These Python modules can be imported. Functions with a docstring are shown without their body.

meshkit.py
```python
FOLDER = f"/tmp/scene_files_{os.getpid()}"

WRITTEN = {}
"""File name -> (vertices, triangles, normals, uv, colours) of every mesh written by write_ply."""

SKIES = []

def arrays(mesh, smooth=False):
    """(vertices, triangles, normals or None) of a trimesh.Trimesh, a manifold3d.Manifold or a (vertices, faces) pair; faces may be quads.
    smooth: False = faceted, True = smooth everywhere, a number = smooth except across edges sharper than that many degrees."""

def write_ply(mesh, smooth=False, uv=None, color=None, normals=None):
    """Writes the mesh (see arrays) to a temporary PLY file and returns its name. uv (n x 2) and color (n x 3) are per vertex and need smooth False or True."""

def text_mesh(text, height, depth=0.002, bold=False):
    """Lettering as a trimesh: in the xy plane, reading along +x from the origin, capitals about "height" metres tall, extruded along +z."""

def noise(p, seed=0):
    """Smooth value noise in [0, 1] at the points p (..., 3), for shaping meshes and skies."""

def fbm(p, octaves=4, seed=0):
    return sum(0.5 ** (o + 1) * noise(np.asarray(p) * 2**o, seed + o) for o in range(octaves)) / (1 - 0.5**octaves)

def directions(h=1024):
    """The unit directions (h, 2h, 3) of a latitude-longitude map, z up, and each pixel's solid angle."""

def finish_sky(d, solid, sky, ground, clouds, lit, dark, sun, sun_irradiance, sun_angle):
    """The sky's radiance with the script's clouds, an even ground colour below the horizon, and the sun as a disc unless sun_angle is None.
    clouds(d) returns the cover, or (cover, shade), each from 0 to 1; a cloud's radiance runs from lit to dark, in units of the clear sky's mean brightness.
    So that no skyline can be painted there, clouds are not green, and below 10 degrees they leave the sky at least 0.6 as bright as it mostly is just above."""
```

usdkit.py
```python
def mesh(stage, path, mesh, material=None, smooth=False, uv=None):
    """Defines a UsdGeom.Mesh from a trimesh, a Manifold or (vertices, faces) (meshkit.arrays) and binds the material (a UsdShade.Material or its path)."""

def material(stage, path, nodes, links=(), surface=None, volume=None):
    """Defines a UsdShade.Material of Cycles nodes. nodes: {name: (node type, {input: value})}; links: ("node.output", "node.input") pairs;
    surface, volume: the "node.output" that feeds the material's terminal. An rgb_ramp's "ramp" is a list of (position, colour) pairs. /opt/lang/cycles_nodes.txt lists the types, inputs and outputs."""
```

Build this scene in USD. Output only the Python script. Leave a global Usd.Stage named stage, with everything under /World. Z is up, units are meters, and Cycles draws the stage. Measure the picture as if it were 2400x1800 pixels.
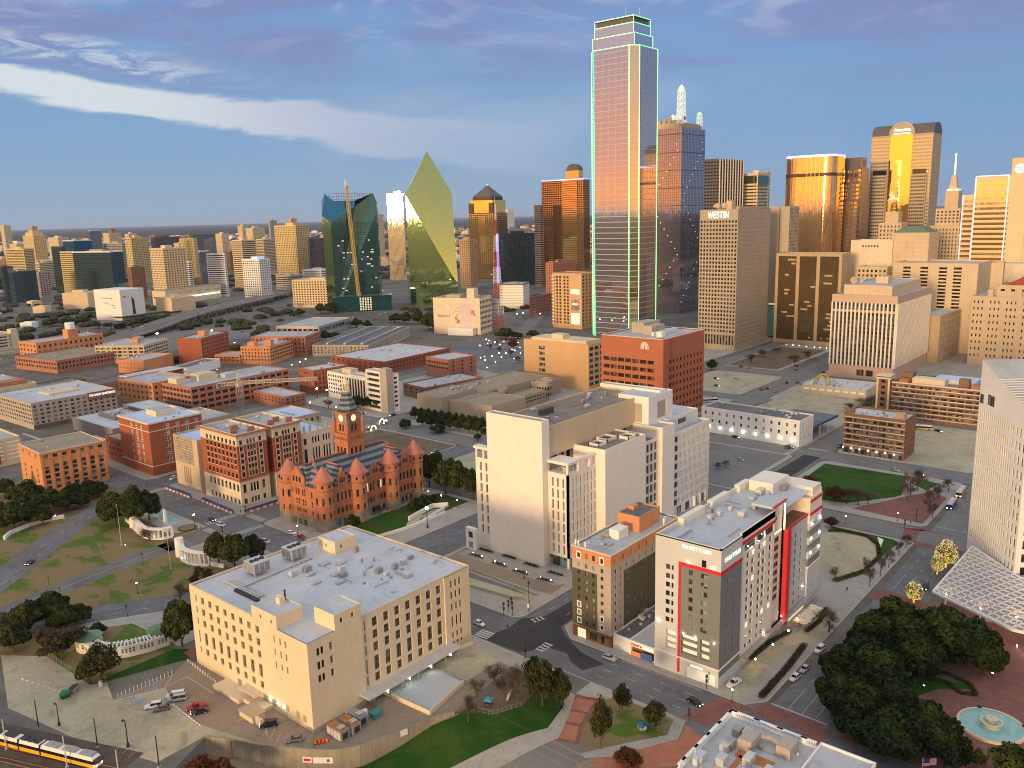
import math,random,re
import numpy as np
import trimesh,shapely
from shapely.geometry import Polygon,LineString,Point
from shapely.ops import unary_union
import usdkit,meshkit
from pxr import Gf,Sdf,Usd,UsdGeom,UsdLux,UsdShade,Vt

EXPOSURE,SKY_STRENGTH,SUN_POWER,SUN_ANGLE,HAZE=0.32,0.1,0.8,12.0,1.4e-5
stage=Usd.Stage.CreateInMemory()
UsdGeom.SetStageUpAxis(stage,'Z')
UsdGeom.Xform.Define(stage,'/World')
UsdGeom.Scope.Define(stage,'/World/Looks')

# ---------------------------------------------------------------- camera, sky, sun
# x runs along the cross streets, y along the north-south street; the camera stands on a viewing deck 143 m up
VIEW_AZ,PITCH,ROLL,CAM_Z=math.radians(40.403),math.radians(11.374),math.radians(-1.490),143.0
FWD=np.array([math.cos(VIEW_AZ),math.sin(VIEW_AZ),0.0])
RGT=np.array([math.sin(VIEW_AZ),-math.cos(VIEW_AZ),0.0])
_f=FWD*math.cos(PITCH)-np.array([0,0,math.sin(PITCH)])
_u=np.cross(RGT,_f)
_r,_u=math.cos(ROLL)*RGT+math.sin(ROLL)*_u,-math.sin(ROLL)*RGT+math.cos(ROLL)*_u
cam=UsdGeom.Camera.Define(stage,'/World/camera')
cam.AddTransformOp().Set(Gf.Matrix4d(*_r,0,*_u,0,*(-_f),0,0,0,CAM_Z,1))
cam.CreateHorizontalApertureAttr(36.0)
cam.CreateFocalLengthAttr(36.0*1964.5/2400)
cam.CreateClippingRangeAttr(Gf.Vec2f(1,200000))
cam.CreateExposureAttr(EXPOSURE)

SUN_EL,SUN_DIR=math.radians(3.5),np.array([-0.989,-0.146])

class Graph:
 """A Cycles node graph; an input given as 'node.output' is a link."""
 def __init__(self):
  self.nodes,self.links={},[]

 def __call__(self,kind,out=None,**inputs):
  name=f'n{len(self.nodes)}'
  plain={}
  for k,v in inputs.items():
   if isinstance(v,str) and '.' in v:
    self.links.append((v,f'{name}.{k}'))
   else:
    plain[k]=v
  self.nodes[name]=(kind,plain)
  return f'{name}.{out}' if out else name

 def m(self,op,a,b=0.0,c=0.0,clamp=False):
  return self('math','value',math_type=op,value1=a,value2=b,value3=c,use_clamp=clamp)

 def ss(self,x,a,b,lo=0.0,hi=1.0):
  return self('map_range','result',range_type='smoothstep',value=x,from_min=a,from_max=b,to_min=lo,to_max=hi,clamp=True)

 def mix(self,f,a,b,kind='mix'):
  return self('mix_color','result',blend_type=kind,fac=f,a=a,b=b,use_clamp=False)

 def material(self,path,surface=None,volume=None):
  return usdkit.material(stage,path,self.nodes,self.links,surface,volume)

def make_sky():
 g=Graph()
 d=g('texture_coordinate','generated')
 s=g('separate_xyz',vector=d)
 x,y,z=s+'.x',s+'.y',s+'.z'
 dot=lambda v:g('vector_math','value',math_type='dot_product',vector1=d,vector2=tuple(float(t) for t in v))
 a=g.m('arctan2',dot(RGT),dot(FWD))                       # azimuth from the view's middle
 e=g.m('maximum',z,0.0)
 tex=g('sky_texture','color',sky_type='single_scattering',sun_disc=False,sun_elevation=SUN_EL,sun_rotation=math.atan2(*SUN_DIR),air_density=1.0,aerosol_density=1.5,ozone_density=1.5,altitude=150.0)
 k=1.0/SKY_STRENGTH
 C=lambda r,gg,b:(r*k,gg*k,b*k)
 # broad veil of high cloud: pale grey blue at the horizon, deeper blue above
 veil=g.mix(g.ss(e,0.0,0.10),C(.27,.37,.50),C(.19,.33,.53))
 veil=g.mix(g.ss(e,0.10,0.30),veil,C(.15,.26,.53))
 veil=g.mix(g.ss(a,0.5,-0.1,0.35,0.0),veil,C(.11,.25,.50))
 wv=g('combine_xyz','vector',x=g.m('multiply',a,3.2),y=g.m('multiply',e,17.0),z=0.0)
 n1=g('noise_texture','fac',vector=wv,scale=1.0,detail=7.0,roughness=.58,distortion=.7)
 wv2=g('combine_xyz','vector',x=g.m('multiply',a,7.0),y=g.m('multiply',e,26.0),z=4.7)
 n2=g('noise_texture','fac',vector=wv2,scale=1.0,detail=8.0,roughness=.6,distortion=1.0)
 n3=g('noise_texture','fac',vector=g('combine_xyz','vector',x=g.m('multiply',a,2.0),y=g.m('multiply',e,9.0),z=9.1),scale=1.0,detail=5.0,roughness=.55,distortion=.5)
 high=g.ss(e,0.09,0.20)
 purple=g.m('multiply',g.ss(n1,.40,.62),g.m('multiply',high,.85))
 col=g.mix(purple,veil,C(.19,.225,.44))
 pale=g.m('multiply',g.ss(n2,.50,.70),g.ss(e,.15,.24,0.0,.8))
 col=g.mix(pale,col,C(.40,.42,.58))
 streak=g.m('multiply',g.ss(n3,.5,.72),g.m('multiply',g.ss(e,.02,.08),g.ss(e,.22,.12,0.0,.45)))
 col=g.mix(streak,col,C(.36,.43,.58))
 # the bright gap that tapers from the left, with torn wisps along its upper edge
 rag=g.m('add',g.m('multiply_add',n1,.040,-.020),g.m('multiply_add',n2,.034,-.017))
 off=g.m('add',g.m('subtract',e,g.m('multiply_add',a,-.125,.0765)),rag)
 wide=g.m('multiply_add',a,.028,.0315)
 up=g.ss(g.m('divide',off,wide),1.05,.55)
 dn=g.ss(g.m('divide',off,wide),-1.0,-.62)
 fade=g.ss(a,.16,-.36)
 band=g.m('multiply',g.m('multiply',up,dn),g.m('multiply',fade,g.ss(a,-1.3,-.9)))
 pearl=g.mix(g.ss(a,-.15,-.45),C(.46,.48,.60),C(.60,.65,.69))
 col=g.mix(g.m('multiply',band,.95),col,pearl)
 w3=g('noise_texture','fac',vector=g('combine_xyz','vector',x=g.m('multiply',a,16.0),y=g.m('multiply',e,60.0),z=2.2),scale=1.0,detail=6.0,roughness=.62,distortion=1.2)
 wis=g.m('multiply',g.m('multiply',g.ss(off,.024,.034),g.ss(off,.060,.040)),g.m('multiply',g.ss(w3,.44,.62),g.ss(a,-.22,-.42)))
 col=g.mix(g.m('multiply',wis,.8),col,C(.52,.57,.64))
 col=g.mix(g.ss(e,.26,.75),col,C(.60,.62,.64))          # unseen sky overhead, brightened to lift the ambient light
 # sunset behind the viewer, seen in the glass of the towers
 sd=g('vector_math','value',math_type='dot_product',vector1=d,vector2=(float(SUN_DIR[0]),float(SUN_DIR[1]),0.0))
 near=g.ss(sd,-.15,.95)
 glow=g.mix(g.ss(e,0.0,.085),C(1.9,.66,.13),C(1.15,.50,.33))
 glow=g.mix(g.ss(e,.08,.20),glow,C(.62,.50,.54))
 glow=g.mix(g.ss(e,.20,.55),glow,C(.80,.74,.66))  # unseen upper part, warmed to tint the ambient light
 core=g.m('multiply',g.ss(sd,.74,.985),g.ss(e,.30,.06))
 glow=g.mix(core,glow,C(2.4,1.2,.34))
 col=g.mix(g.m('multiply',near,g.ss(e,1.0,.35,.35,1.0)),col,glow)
 col=g.mix(.90,tex,col)
 # below the horizon: dull ground
 col=g.mix(g.ss(z,-.004,-.001),C(.06,.055,.05),col)
 bg=g('background_shader','background',color=col,strength=SKY_STRENGTH)
 return g.material('/World/Looks/sky_material',bg)

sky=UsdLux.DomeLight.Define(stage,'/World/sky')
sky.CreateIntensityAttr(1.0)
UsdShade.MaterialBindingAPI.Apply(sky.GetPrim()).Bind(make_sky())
sky.GetPrim().SetCustomDataByKey('kind','structure')
sun=UsdLux.DistantLight.Define(stage,'/World/sun')
sun.CreateNormalizeAttr(True)
sun.CreateIntensityAttr(SUN_POWER)
sun.CreateAngleAttr(SUN_ANGLE)
sun.CreateColorAttr(Gf.Vec3f(1.0,.68,.34))
_sd=np.array([*(SUN_DIR*math.cos(SUN_EL)),math.sin(SUN_EL)])
_sx=np.cross([0,0,1.0],_sd);_sx /= np.linalg.norm(_sx)
sun.AddTransformOp().Set(Gf.Matrix4d(*_sx,0,*np.cross(_sd,_sx),0,*_sd,0,0,0,500,1))

# ---------------------------------------------------------------- materials
MATS={}

def keep(name,m):
 MATS[name]=m
 return m

def surf(name,col,rough=.85,var=.14,scale=.12,fine=1.2,streak=.0,bump=0.0,spec=.3,metal=0.0,stain=None,stain_amt=.5):
 """Weathered opaque surface: broad and fine tone changes in world space, optional vertical rain streaks and stains."""
 g=Graph()
 pos=g('geometry','position')
 a=g('noise_texture','fac',vector=pos,scale=scale,detail=4.0,roughness=.6)
 b=g('noise_texture','fac',vector=pos,scale=fine,detail=3.0,roughness=.6)
 t=g.m('add',g.m('multiply',a,.65),g.m('multiply',b,.35))
 if streak:
  sv=g('mapping','vector',vector=pos,scale=(1.3,1.3,.05))
  st=g('noise_texture','fac',vector=sv,scale=1.0,detail=3.0,roughness=.6)
  t=g.m('add',g.m('multiply',t,1-streak),g.m('multiply',st,streak))
 lo,hi=[c*(1-var) for c in col],[c*(1+var) for c in col]
 c=g.mix(g.ss(t,.3,.7),tuple(lo),tuple(hi))
 if stain is not None:
  s=g('noise_texture','fac',vector=pos,scale=scale*2.3,detail=6.0,roughness=.65,distortion=.6)
  c=g.mix(g.m('multiply',g.ss(s,.52,.68),stain_amt),c,tuple(stain))
 kw={}
 if bump:
  kw['normal']=g('bump','normal',height=b,strength=bump,distance=.1)
 p=g('principled_bsdf','BSDF',base_color=c,roughness=rough,specular_ior_level=spec,metallic=metal,**kw)
 return keep(name,g.material('/World/Looks/'+name,p))

def mirror(name,col,metal=.85,rough=.04,panel=(1.5,1.5,3.8),wob=.012,dark=.6):
 """Reflective curtain glass whose panels are very slightly out of plane and uneven in tint."""
 g=Graph()
 pos=g('geometry','position')
 cell=g('vector_math','vector',math_type='floor',vector1=g('mapping','vector',vector=pos,scale=tuple(1/t for t in panel)))
 wn=g('white_noise_texture',vector=cell)
 c=g.mix(g.m('multiply',wn+'.value',dark*.5),tuple(col),tuple(t*.55 for t in col))
 off=g('vector_math','vector',math_type='scale',vector1=g('vector_math','vector',math_type='subtract',vector1=wn+'.color',vector2=(.5,.5,.5)),scale=wob)
 nrm=g('vector_math','vector',math_type='normalize',vector1=g('vector_math','vector',math_type='add',vector1=g('geometry','normal'),vector2=off))
 p=g('principled_bsdf','BSDF',base_color=c,roughness=rough,metallic=metal,specular_ior_level=.8,normal=nrm)
 return keep(name,g.material('/World/Looks/'+name,p))

def pane(name,dark=(.018,.02,.022),light=(.16,.15,.13),part=.35,cell=1.9,rough=.06,spec=.7):
 """Ordinary window glass seen from outside: mostly dark rooms, some with blinds down."""
 g=Graph()
 pos=g('geometry','position')
 c=g('vector_math','vector',math_type='floor',vector1=g('mapping','vector',vector=pos,scale=(1/cell,1/cell,1/3.6),location=(.37,.21,.13)))
 wn=g('white_noise_texture','value',vector=c)
 col=g.mix(g.ss(wn,1-part,1.0),tuple(dark),tuple(light))
 p=g('principled_bsdf','BSDF',base_color=col,roughness=rough,specular_ior_level=spec)
 return keep(name,g.material('/World/Looks/'+name,p))

def lampm(name,col,strength):
 g=Graph()
 return keep(name,g.material('/World/Looks/'+name,g('principled_bsdf','BSDF',base_color=(.8,.8,.8),emission_color=tuple(col),emission_strength=strength)))

def leafm(name,dark,light,scale=.35,trans=.3):
 g=Graph()
 pos=g('geometry','position')
 n=g('noise_texture','fac',vector=pos,scale=scale,detail=3.0)
 r=g('noise_texture','fac',vector=pos,scale=2.5,detail=2.0)
 c=g.mix(g.ss(g.m('add',g.m('multiply',n,.6),g.m('multiply',r,.4)),.36,.64),tuple(dark),tuple(light))
 d=g('principled_bsdf','BSDF',base_color=c,roughness=.65,specular_ior_level=.25)
 t=g('translucent_bsdf','BSDF',color=c)
 return keep(name,g.material('/World/Looks/'+name,g('mix_closure','closure',fac=trans,closure1=d,closure2=t)))

def grassm(name,a,b,scale=.06,sharp=(.42,.58)):
 g=Graph()
 pos=g('geometry','position')
 v=g('mapping','vector',vector=pos,rotation=(0,0,.5),scale=(1.0,.55,1.0))
 n=g('noise_texture','fac',vector=v,scale=scale,detail=6.0,roughness=.62,distortion=.4)
 f=g('noise_texture','fac',vector=pos,scale=1.7,detail=4.0,roughness=.7)
 c=g.mix(g.ss(n,*sharp),tuple(a),tuple(b))
 c=g.mix(g.m('multiply',g.ss(f,.4,.7),.45),c,tuple(t*.6 for t in a))
 p=g('principled_bsdf','BSDF',base_color=c,roughness=.95,specular_ior_level=.1,normal=g('bump','normal',height=f,strength=.6,distance=.2))
 return keep(name,g.material('/World/Looks/'+name,p))

surf('asphalt',(.15,.15,.16),.9,.22,.05,.9,bump=.15,stain=(.095,.095,.1),stain_amt=.6)
surf('asphalt_new',(.045,.045,.047),.9,.2,.06,.9,bump=.15)
surf('asphalt_pale',(.185,.18,.172),.9,.16,.05,.8,stain=(.16,.15,.14),stain_amt=.6)
surf('lot_concrete',(.41,.365,.25),.9,.2,.05,.8,stain=(.22,.19,.14),stain_amt=.6)  # yellow of the sodium lamps is put into this base colour
surf('lot_brown',(.27,.215,.16),.9,.16,.06,.8,stain=(.18,.14,.11),stain_amt=.5)
surf('pavement',(.36,.335,.30),.9,.13,.08,.9,stain=(.24,.22,.2),stain_amt=.5)
surf('kerb_stone',(.42,.4,.36),.9,.1)
surf('city_ground',(.15,.14,.125),.95,.35,.013,.11,stain=(.07,.068,.06),stain_amt=.75)
surf('plain',(.032,.028,.028),.95,.45,.0016,.02,stain=(.065,.058,.055),stain_amt=.5)
surf('brick_paving',(.22,.095,.075),.9,.2,.3,2.0,bump=.2)
surf('brick_red_light',(.40,.16,.10),.9,.15,.3,2.0)
surf('bare_earth',(.16,.115,.075),.95,.3,.1,1.0,bump=.3)
surf('ballast',(.10,.075,.06),.95,.3,.3,3.0,bump=.4)
surf('white_line',(.50,.50,.47),.8,.18,.4,3.0)
surf('yellow_line',(.55,.38,.06),.8,.2,.4,3.0)
surf('blue_paint',(.10,.30,.62),.8,.15,.4,3.0)
grassm('grass_green',(.022,.075,.010),(.05,.10,.016))
grassm('grass_park',(.03,.10,.012),(.07,.085,.022))
grassm('grass_dry',(.23,.175,.085),(.085,.15,.022),.075,(.49,.57))
surf('cream_stucco',(.74,.61,.41),.85,.06,.06,.8,streak=.3,stain=(.62,.5,.37),stain_amt=.35)
surf('tan_stucco',(.66,.55,.40),.85,.06,.06,.8,streak=.3)
surf('white_stone',(.80,.74,.65),.8,.07,.08,1.0,streak=.35,bump=.05)
surf('white_panel',(.76,.74,.70),.7,.05,.08,.8)
surf('white_paint',(.80,.80,.78),.6,.06,.1,1.0)
surf('beige_panel',(.58,.46,.31),.8,.09,.1,.7,streak=.5)
surf('tan_brick',(.46,.34,.22),.9,.13,.12,2.5,streak=.3)
surf('tan_concrete',(.42,.35,.26),.85,.08,.08,1.0,streak=.3)
surf('orange_brick',(.58,.26,.12),.9,.12,.12,2.5,streak=.3)
surf('tsbd_brick',(.60,.28,.13),.9,.11,.12,2.5,streak=.3)
surf('red_brick',(.34,.105,.055),.9,.14,.12,2.5,streak=.3)
surf('red_brick_pink',(.40,.17,.11),.9,.14,.12,2.5,streak=.3)
surf('dark_brick',(.16,.10,.07),.9,.16,.12,2.5,streak=.3)
surf('brown_brick',(.26,.135,.075),.9,.14,.12,2.5,streak=.3)
surf('fed_brick',(.40,.135,.07),.9,.08,.1,2.0,streak=.2)
surf('red_sandstone',(.44,.17,.085),.9,.2,.35,2.2,bump=.15)
surf('grey_granite',(.27,.225,.18),.9,.2,.4,2.2,bump=.2)
surf('terracotta_roof',(.46,.17,.13),.8,.14,.3,2.5)
surf('ridge_red',(.62,.16,.07),.8,.1)
surf('slate_dark',(.055,.065,.08),.6,.2,.4,2.5)
surf('slate_light',(.20,.24,.28),.6,.14,.4,2.5)
surf('cream_trim',(.66,.56,.42),.85,.08,.2,1.5)
surf('roof_white',(.50,.52,.55),.7,.11,.05,.5,stain=(.35,.37,.41),stain_amt=.5)
surf('roof_grey',(.42,.43,.45),.85,.14,.05,.6,stain=(.27,.28,.3),stain_amt=.6)
surf('roof_dark',(.15,.15,.16),.9,.2,.06,.6,stain=(.30,.3,.31),stain_amt=.35)
surf('roof_brown',(.25,.205,.16),.9,.16,.06,.7,stain=(.13,.105,.085),stain_amt=.65)
surf('roof_tan',(.31,.26,.19),.9,.13,.05,.6,stain=(.25,.2,.15),stain_amt=.5)
surf('roof_blue',(.48,.60,.80),.6,.08,.05,.5)
surf('grey_wall',(.20,.19,.19),.8,.08,.08,1.0)
surf('dark_green_wall',(.10,.095,.065),.85,.08,.1,1.0)
surf('taupe_wall',(.42,.36,.30),.85,.07,.1,1.0)
surf('courtyard_grey',(.54,.56,.56),.75,.05,.08,.8)
surf('courtyard_dark',(.19,.20,.195),.75,.06,.08,.8)
surf('courtyard_white',(.76,.71,.62),.75,.04,.08,.8)
surf('signal_red',(.62,.025,.03),.55,.06,.1,1.0)
surf('brown_tile',(.20,.085,.035),.7,.12)
surf('bronze_frame',(.10,.06,.03),.5,.1,metal=.4)
surf('dark_metal',(.05,.05,.052),.5,.15,.5,2.0,metal=.3)
surf('grey_metal',(.34,.34,.34),.5,.12,.4,2.0,metal=.4)
surf('pale_metal',(.55,.55,.54),.5,.1,.4,2.0,metal=.2)
surf('rust',(.42,.17,.06),.85,.2,.5,2.0)
surf('crane_yellow',(.55,.36,.10),.6,.1)
surf('crane_cream',(.62,.53,.36),.6,.1)
surf('tower_red',(.55,.11,.08),.7,.1)
surf('dark_frame',(.04,.035,.03),.6,.1)
surf('window_frame',(.30,.25,.17),.6,.1)
surf('bark',(.085,.065,.048),.95,.25,.6,4.0)
surf('bark_pale',(.17,.14,.11),.95,.25,.6,4.0)
surf('fin_white',(.74,.67,.58),.75,.05)
surf('pink_stone',(.52,.37,.28),.8,.06,.08,1.0)
surf('granite_grey',(.11,.10,.105),.5,.1,.1,1.0)
surf('westin_concrete',(.40,.335,.25),.85,.06,.06,1.0,streak=.3)
surf('att_concrete',(.70,.53,.32),.85,.05,.05,.8)
surf('old_stone',(.55,.43,.29),.85,.1,.1,1.2,streak=.3)
surf('copper_green',(.13,.20,.12),.7,.15)
surf('red_tile_roof',(.36,.075,.045),.8,.15,.3,2.0)
surf('train_white',(.76,.74,.68),.4,.05,.3,1.0)
surf('train_yellow',(.78,.42,.03),.4,.05,.3,1.0)
surf('teal_paint',(.05,.26,.24),.5,.1)
surf('green_paint',(.02,.17,.05),.4,.1)
surf('orange_plastic',(.70,.12,.02),.5,.1)
surf('barrier_blue',(.05,.10,.30),.6,.1)
surf('barrier_white',(.70,.68,.66),.6,.1)
surf('pool_water',(.22,.46,.46),.06,.06,.3,1.0,spec=.6)
surf('umbrella_white',(.75,.66,.50),.8,.08)
surf('skin',(.42,.26,.18),.7,.05)
surf('cloth_dark',(.03,.03,.04),.9,.2)
surf('cloth_blue',(.06,.10,.22),.9,.2)
surf('flag_red',(.5,.03,.04),.8,.05)
surf('flag_blue',(.03,.05,.22),.8,.05)
for _n,_c in dict(white=(.72,.73,.74),silver=(.40,.42,.44),black=(.012,.012,.014),red=(.36,.012,.015),grey=(.13,.135,.14),blue=(.03,.06,.16),navy=(.02,.03,.06),tan=(.34,.29,.2)).items():
 surf('car_'+_n,_c,.28,.02,spec=.6)
surf('rubber',(.015,.015,.015),.9,.1)
pane('glass_dark')
pane('glass_blinds',(.03,.032,.034),(.30,.31,.29),.6)
pane('glass_brown',(.03,.022,.014),(.16,.11,.06),.4)
pane('glass_teal',(.03,.045,.045),(.20,.28,.27),.5)
pane('car_glass',(.012,.013,.015),(.02,.02,.02),.2)
mirror('mirror_plaza',(.64,.60,.64),.92,.03,(1.5,1.5,3.9),0.0030,.25)
mirror('mirror_plaza_corner',(.80,.74,.42),.95,.04,(3,3,3.9),0.0036,.2)  # gold of the reflected sky is put into this glass tint
mirror('mirror_renaissance',(.46,.40,.42),.88,.04,(3,3,3.6),0.0036)
mirror('mirror_green',(.36,.48,.20),.94,.03,(2,2,3.9),0.0048,.35)
mirror('mirror_teal',(.05,.17,.17),.75,.05,(2,2,3.6),0.0060,.6)
mirror('mirror_blue',(.03,.16,.30),.7,.06,(3,3,3.6),0.0060,.6)
mirror('mirror_dark_teal',(.07,.13,.15),.7,.05,(2,2,3.6),0.0060,.5)
mirror('mirror_gold',(.95,.60,.16),.97,.03,(3,3,3.7),0.0036,.2)
mirror('mirror_goldpale',(.98,.84,.52),1.0,.03,(3,3,3.7),0.0060,.2)
mirror('mirror_bronze',(.80,.46,.14),.93,.05,(2.5,2.5,3.6),0.0036)
mirror('mirror_orange',(.90,.58,.28),.95,.05,(2.5,2.5,3.6),0.0036)
mirror('mirror_black',(.06,.055,.05),.6,.06,(3,3,3.6),0.0030)
mirror('mirror_brown',(.26,.19,.09),.75,.08,(1.6,1.6,3.2),0.0060)
lampm('lamp_white',(1.0,.96,.82),22)
lampm('lamp_amber',(1.0,.52,.14),18)
lampm('lamp_green_white',(.86,1.0,.72),22)
lampm('window_lit',(1.0,.80,.40),.5)
lampm('window_dim',(.95,.76,.42),.13)
lampm('neon_green',(.03,1.0,.22),1.15)
lampm('neon_blue',(.16,.14,1.0),.95)
lampm('neon_lilac',(.50,.42,1.0),.9)
lampm('neon_red',(1.0,.05,.03),1.2)
lampm('sign_white',(1.0,.98,.92),.75)
lampm('sign_green_white',(.72,1.0,.74),.75)
lampm('sign_blue',(.02,.28,.85),.75)
lampm('clock_face',(.92,.90,.35),.75)
lampm('spire_light',(.80,1.0,.72),.32)
lampm('strip_light',(1.0,.82,.35),1.6)
lampm('head_light',(1.0,.95,.82),8)
lampm('tail_light',(1.0,.05,.02),3)
lampm('fairy_light',(1.0,.70,.06),.62)
lampm('mural_glow',(1.0,.80,.34),.55)
leafm('leaf_oak',(.014,.025,.005),(.10,.12,.024))
leafm('leaf_park',(.007,.018,.004),(.045,.070,.014))
leafm('leaf_olive',(.03,.035,.008),(.085,.085,.02))
leafm('leaf_rust',(.07,.022,.008),(.19,.065,.02))
leafm('leaf_brown',(.045,.032,.018),(.12,.085,.045))
leafm('twig',(.055,.042,.032),(.12,.095,.07),trans=.0)
leafm('leaf_far',(.028,.026,.022),(.06,.052,.045),.02,.0)

# ---------------------------------------------------------------- shapes
TAKEN={}

def fresh(parent,name):
 k=f'{parent}/{name}'
 n=TAKEN.get(k,0)
 TAKEN[k]=n+1
 return k if n==0 else f'{k}_{n:03d}'

def tag(prim,label=None,cat=None,group=None,kind=None):
 for k,v in (('label',label),('category',cat),('group',group),('kind',kind)):
  if v:
   prim.SetCustomDataByKey(k,v)
 return prim

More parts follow.
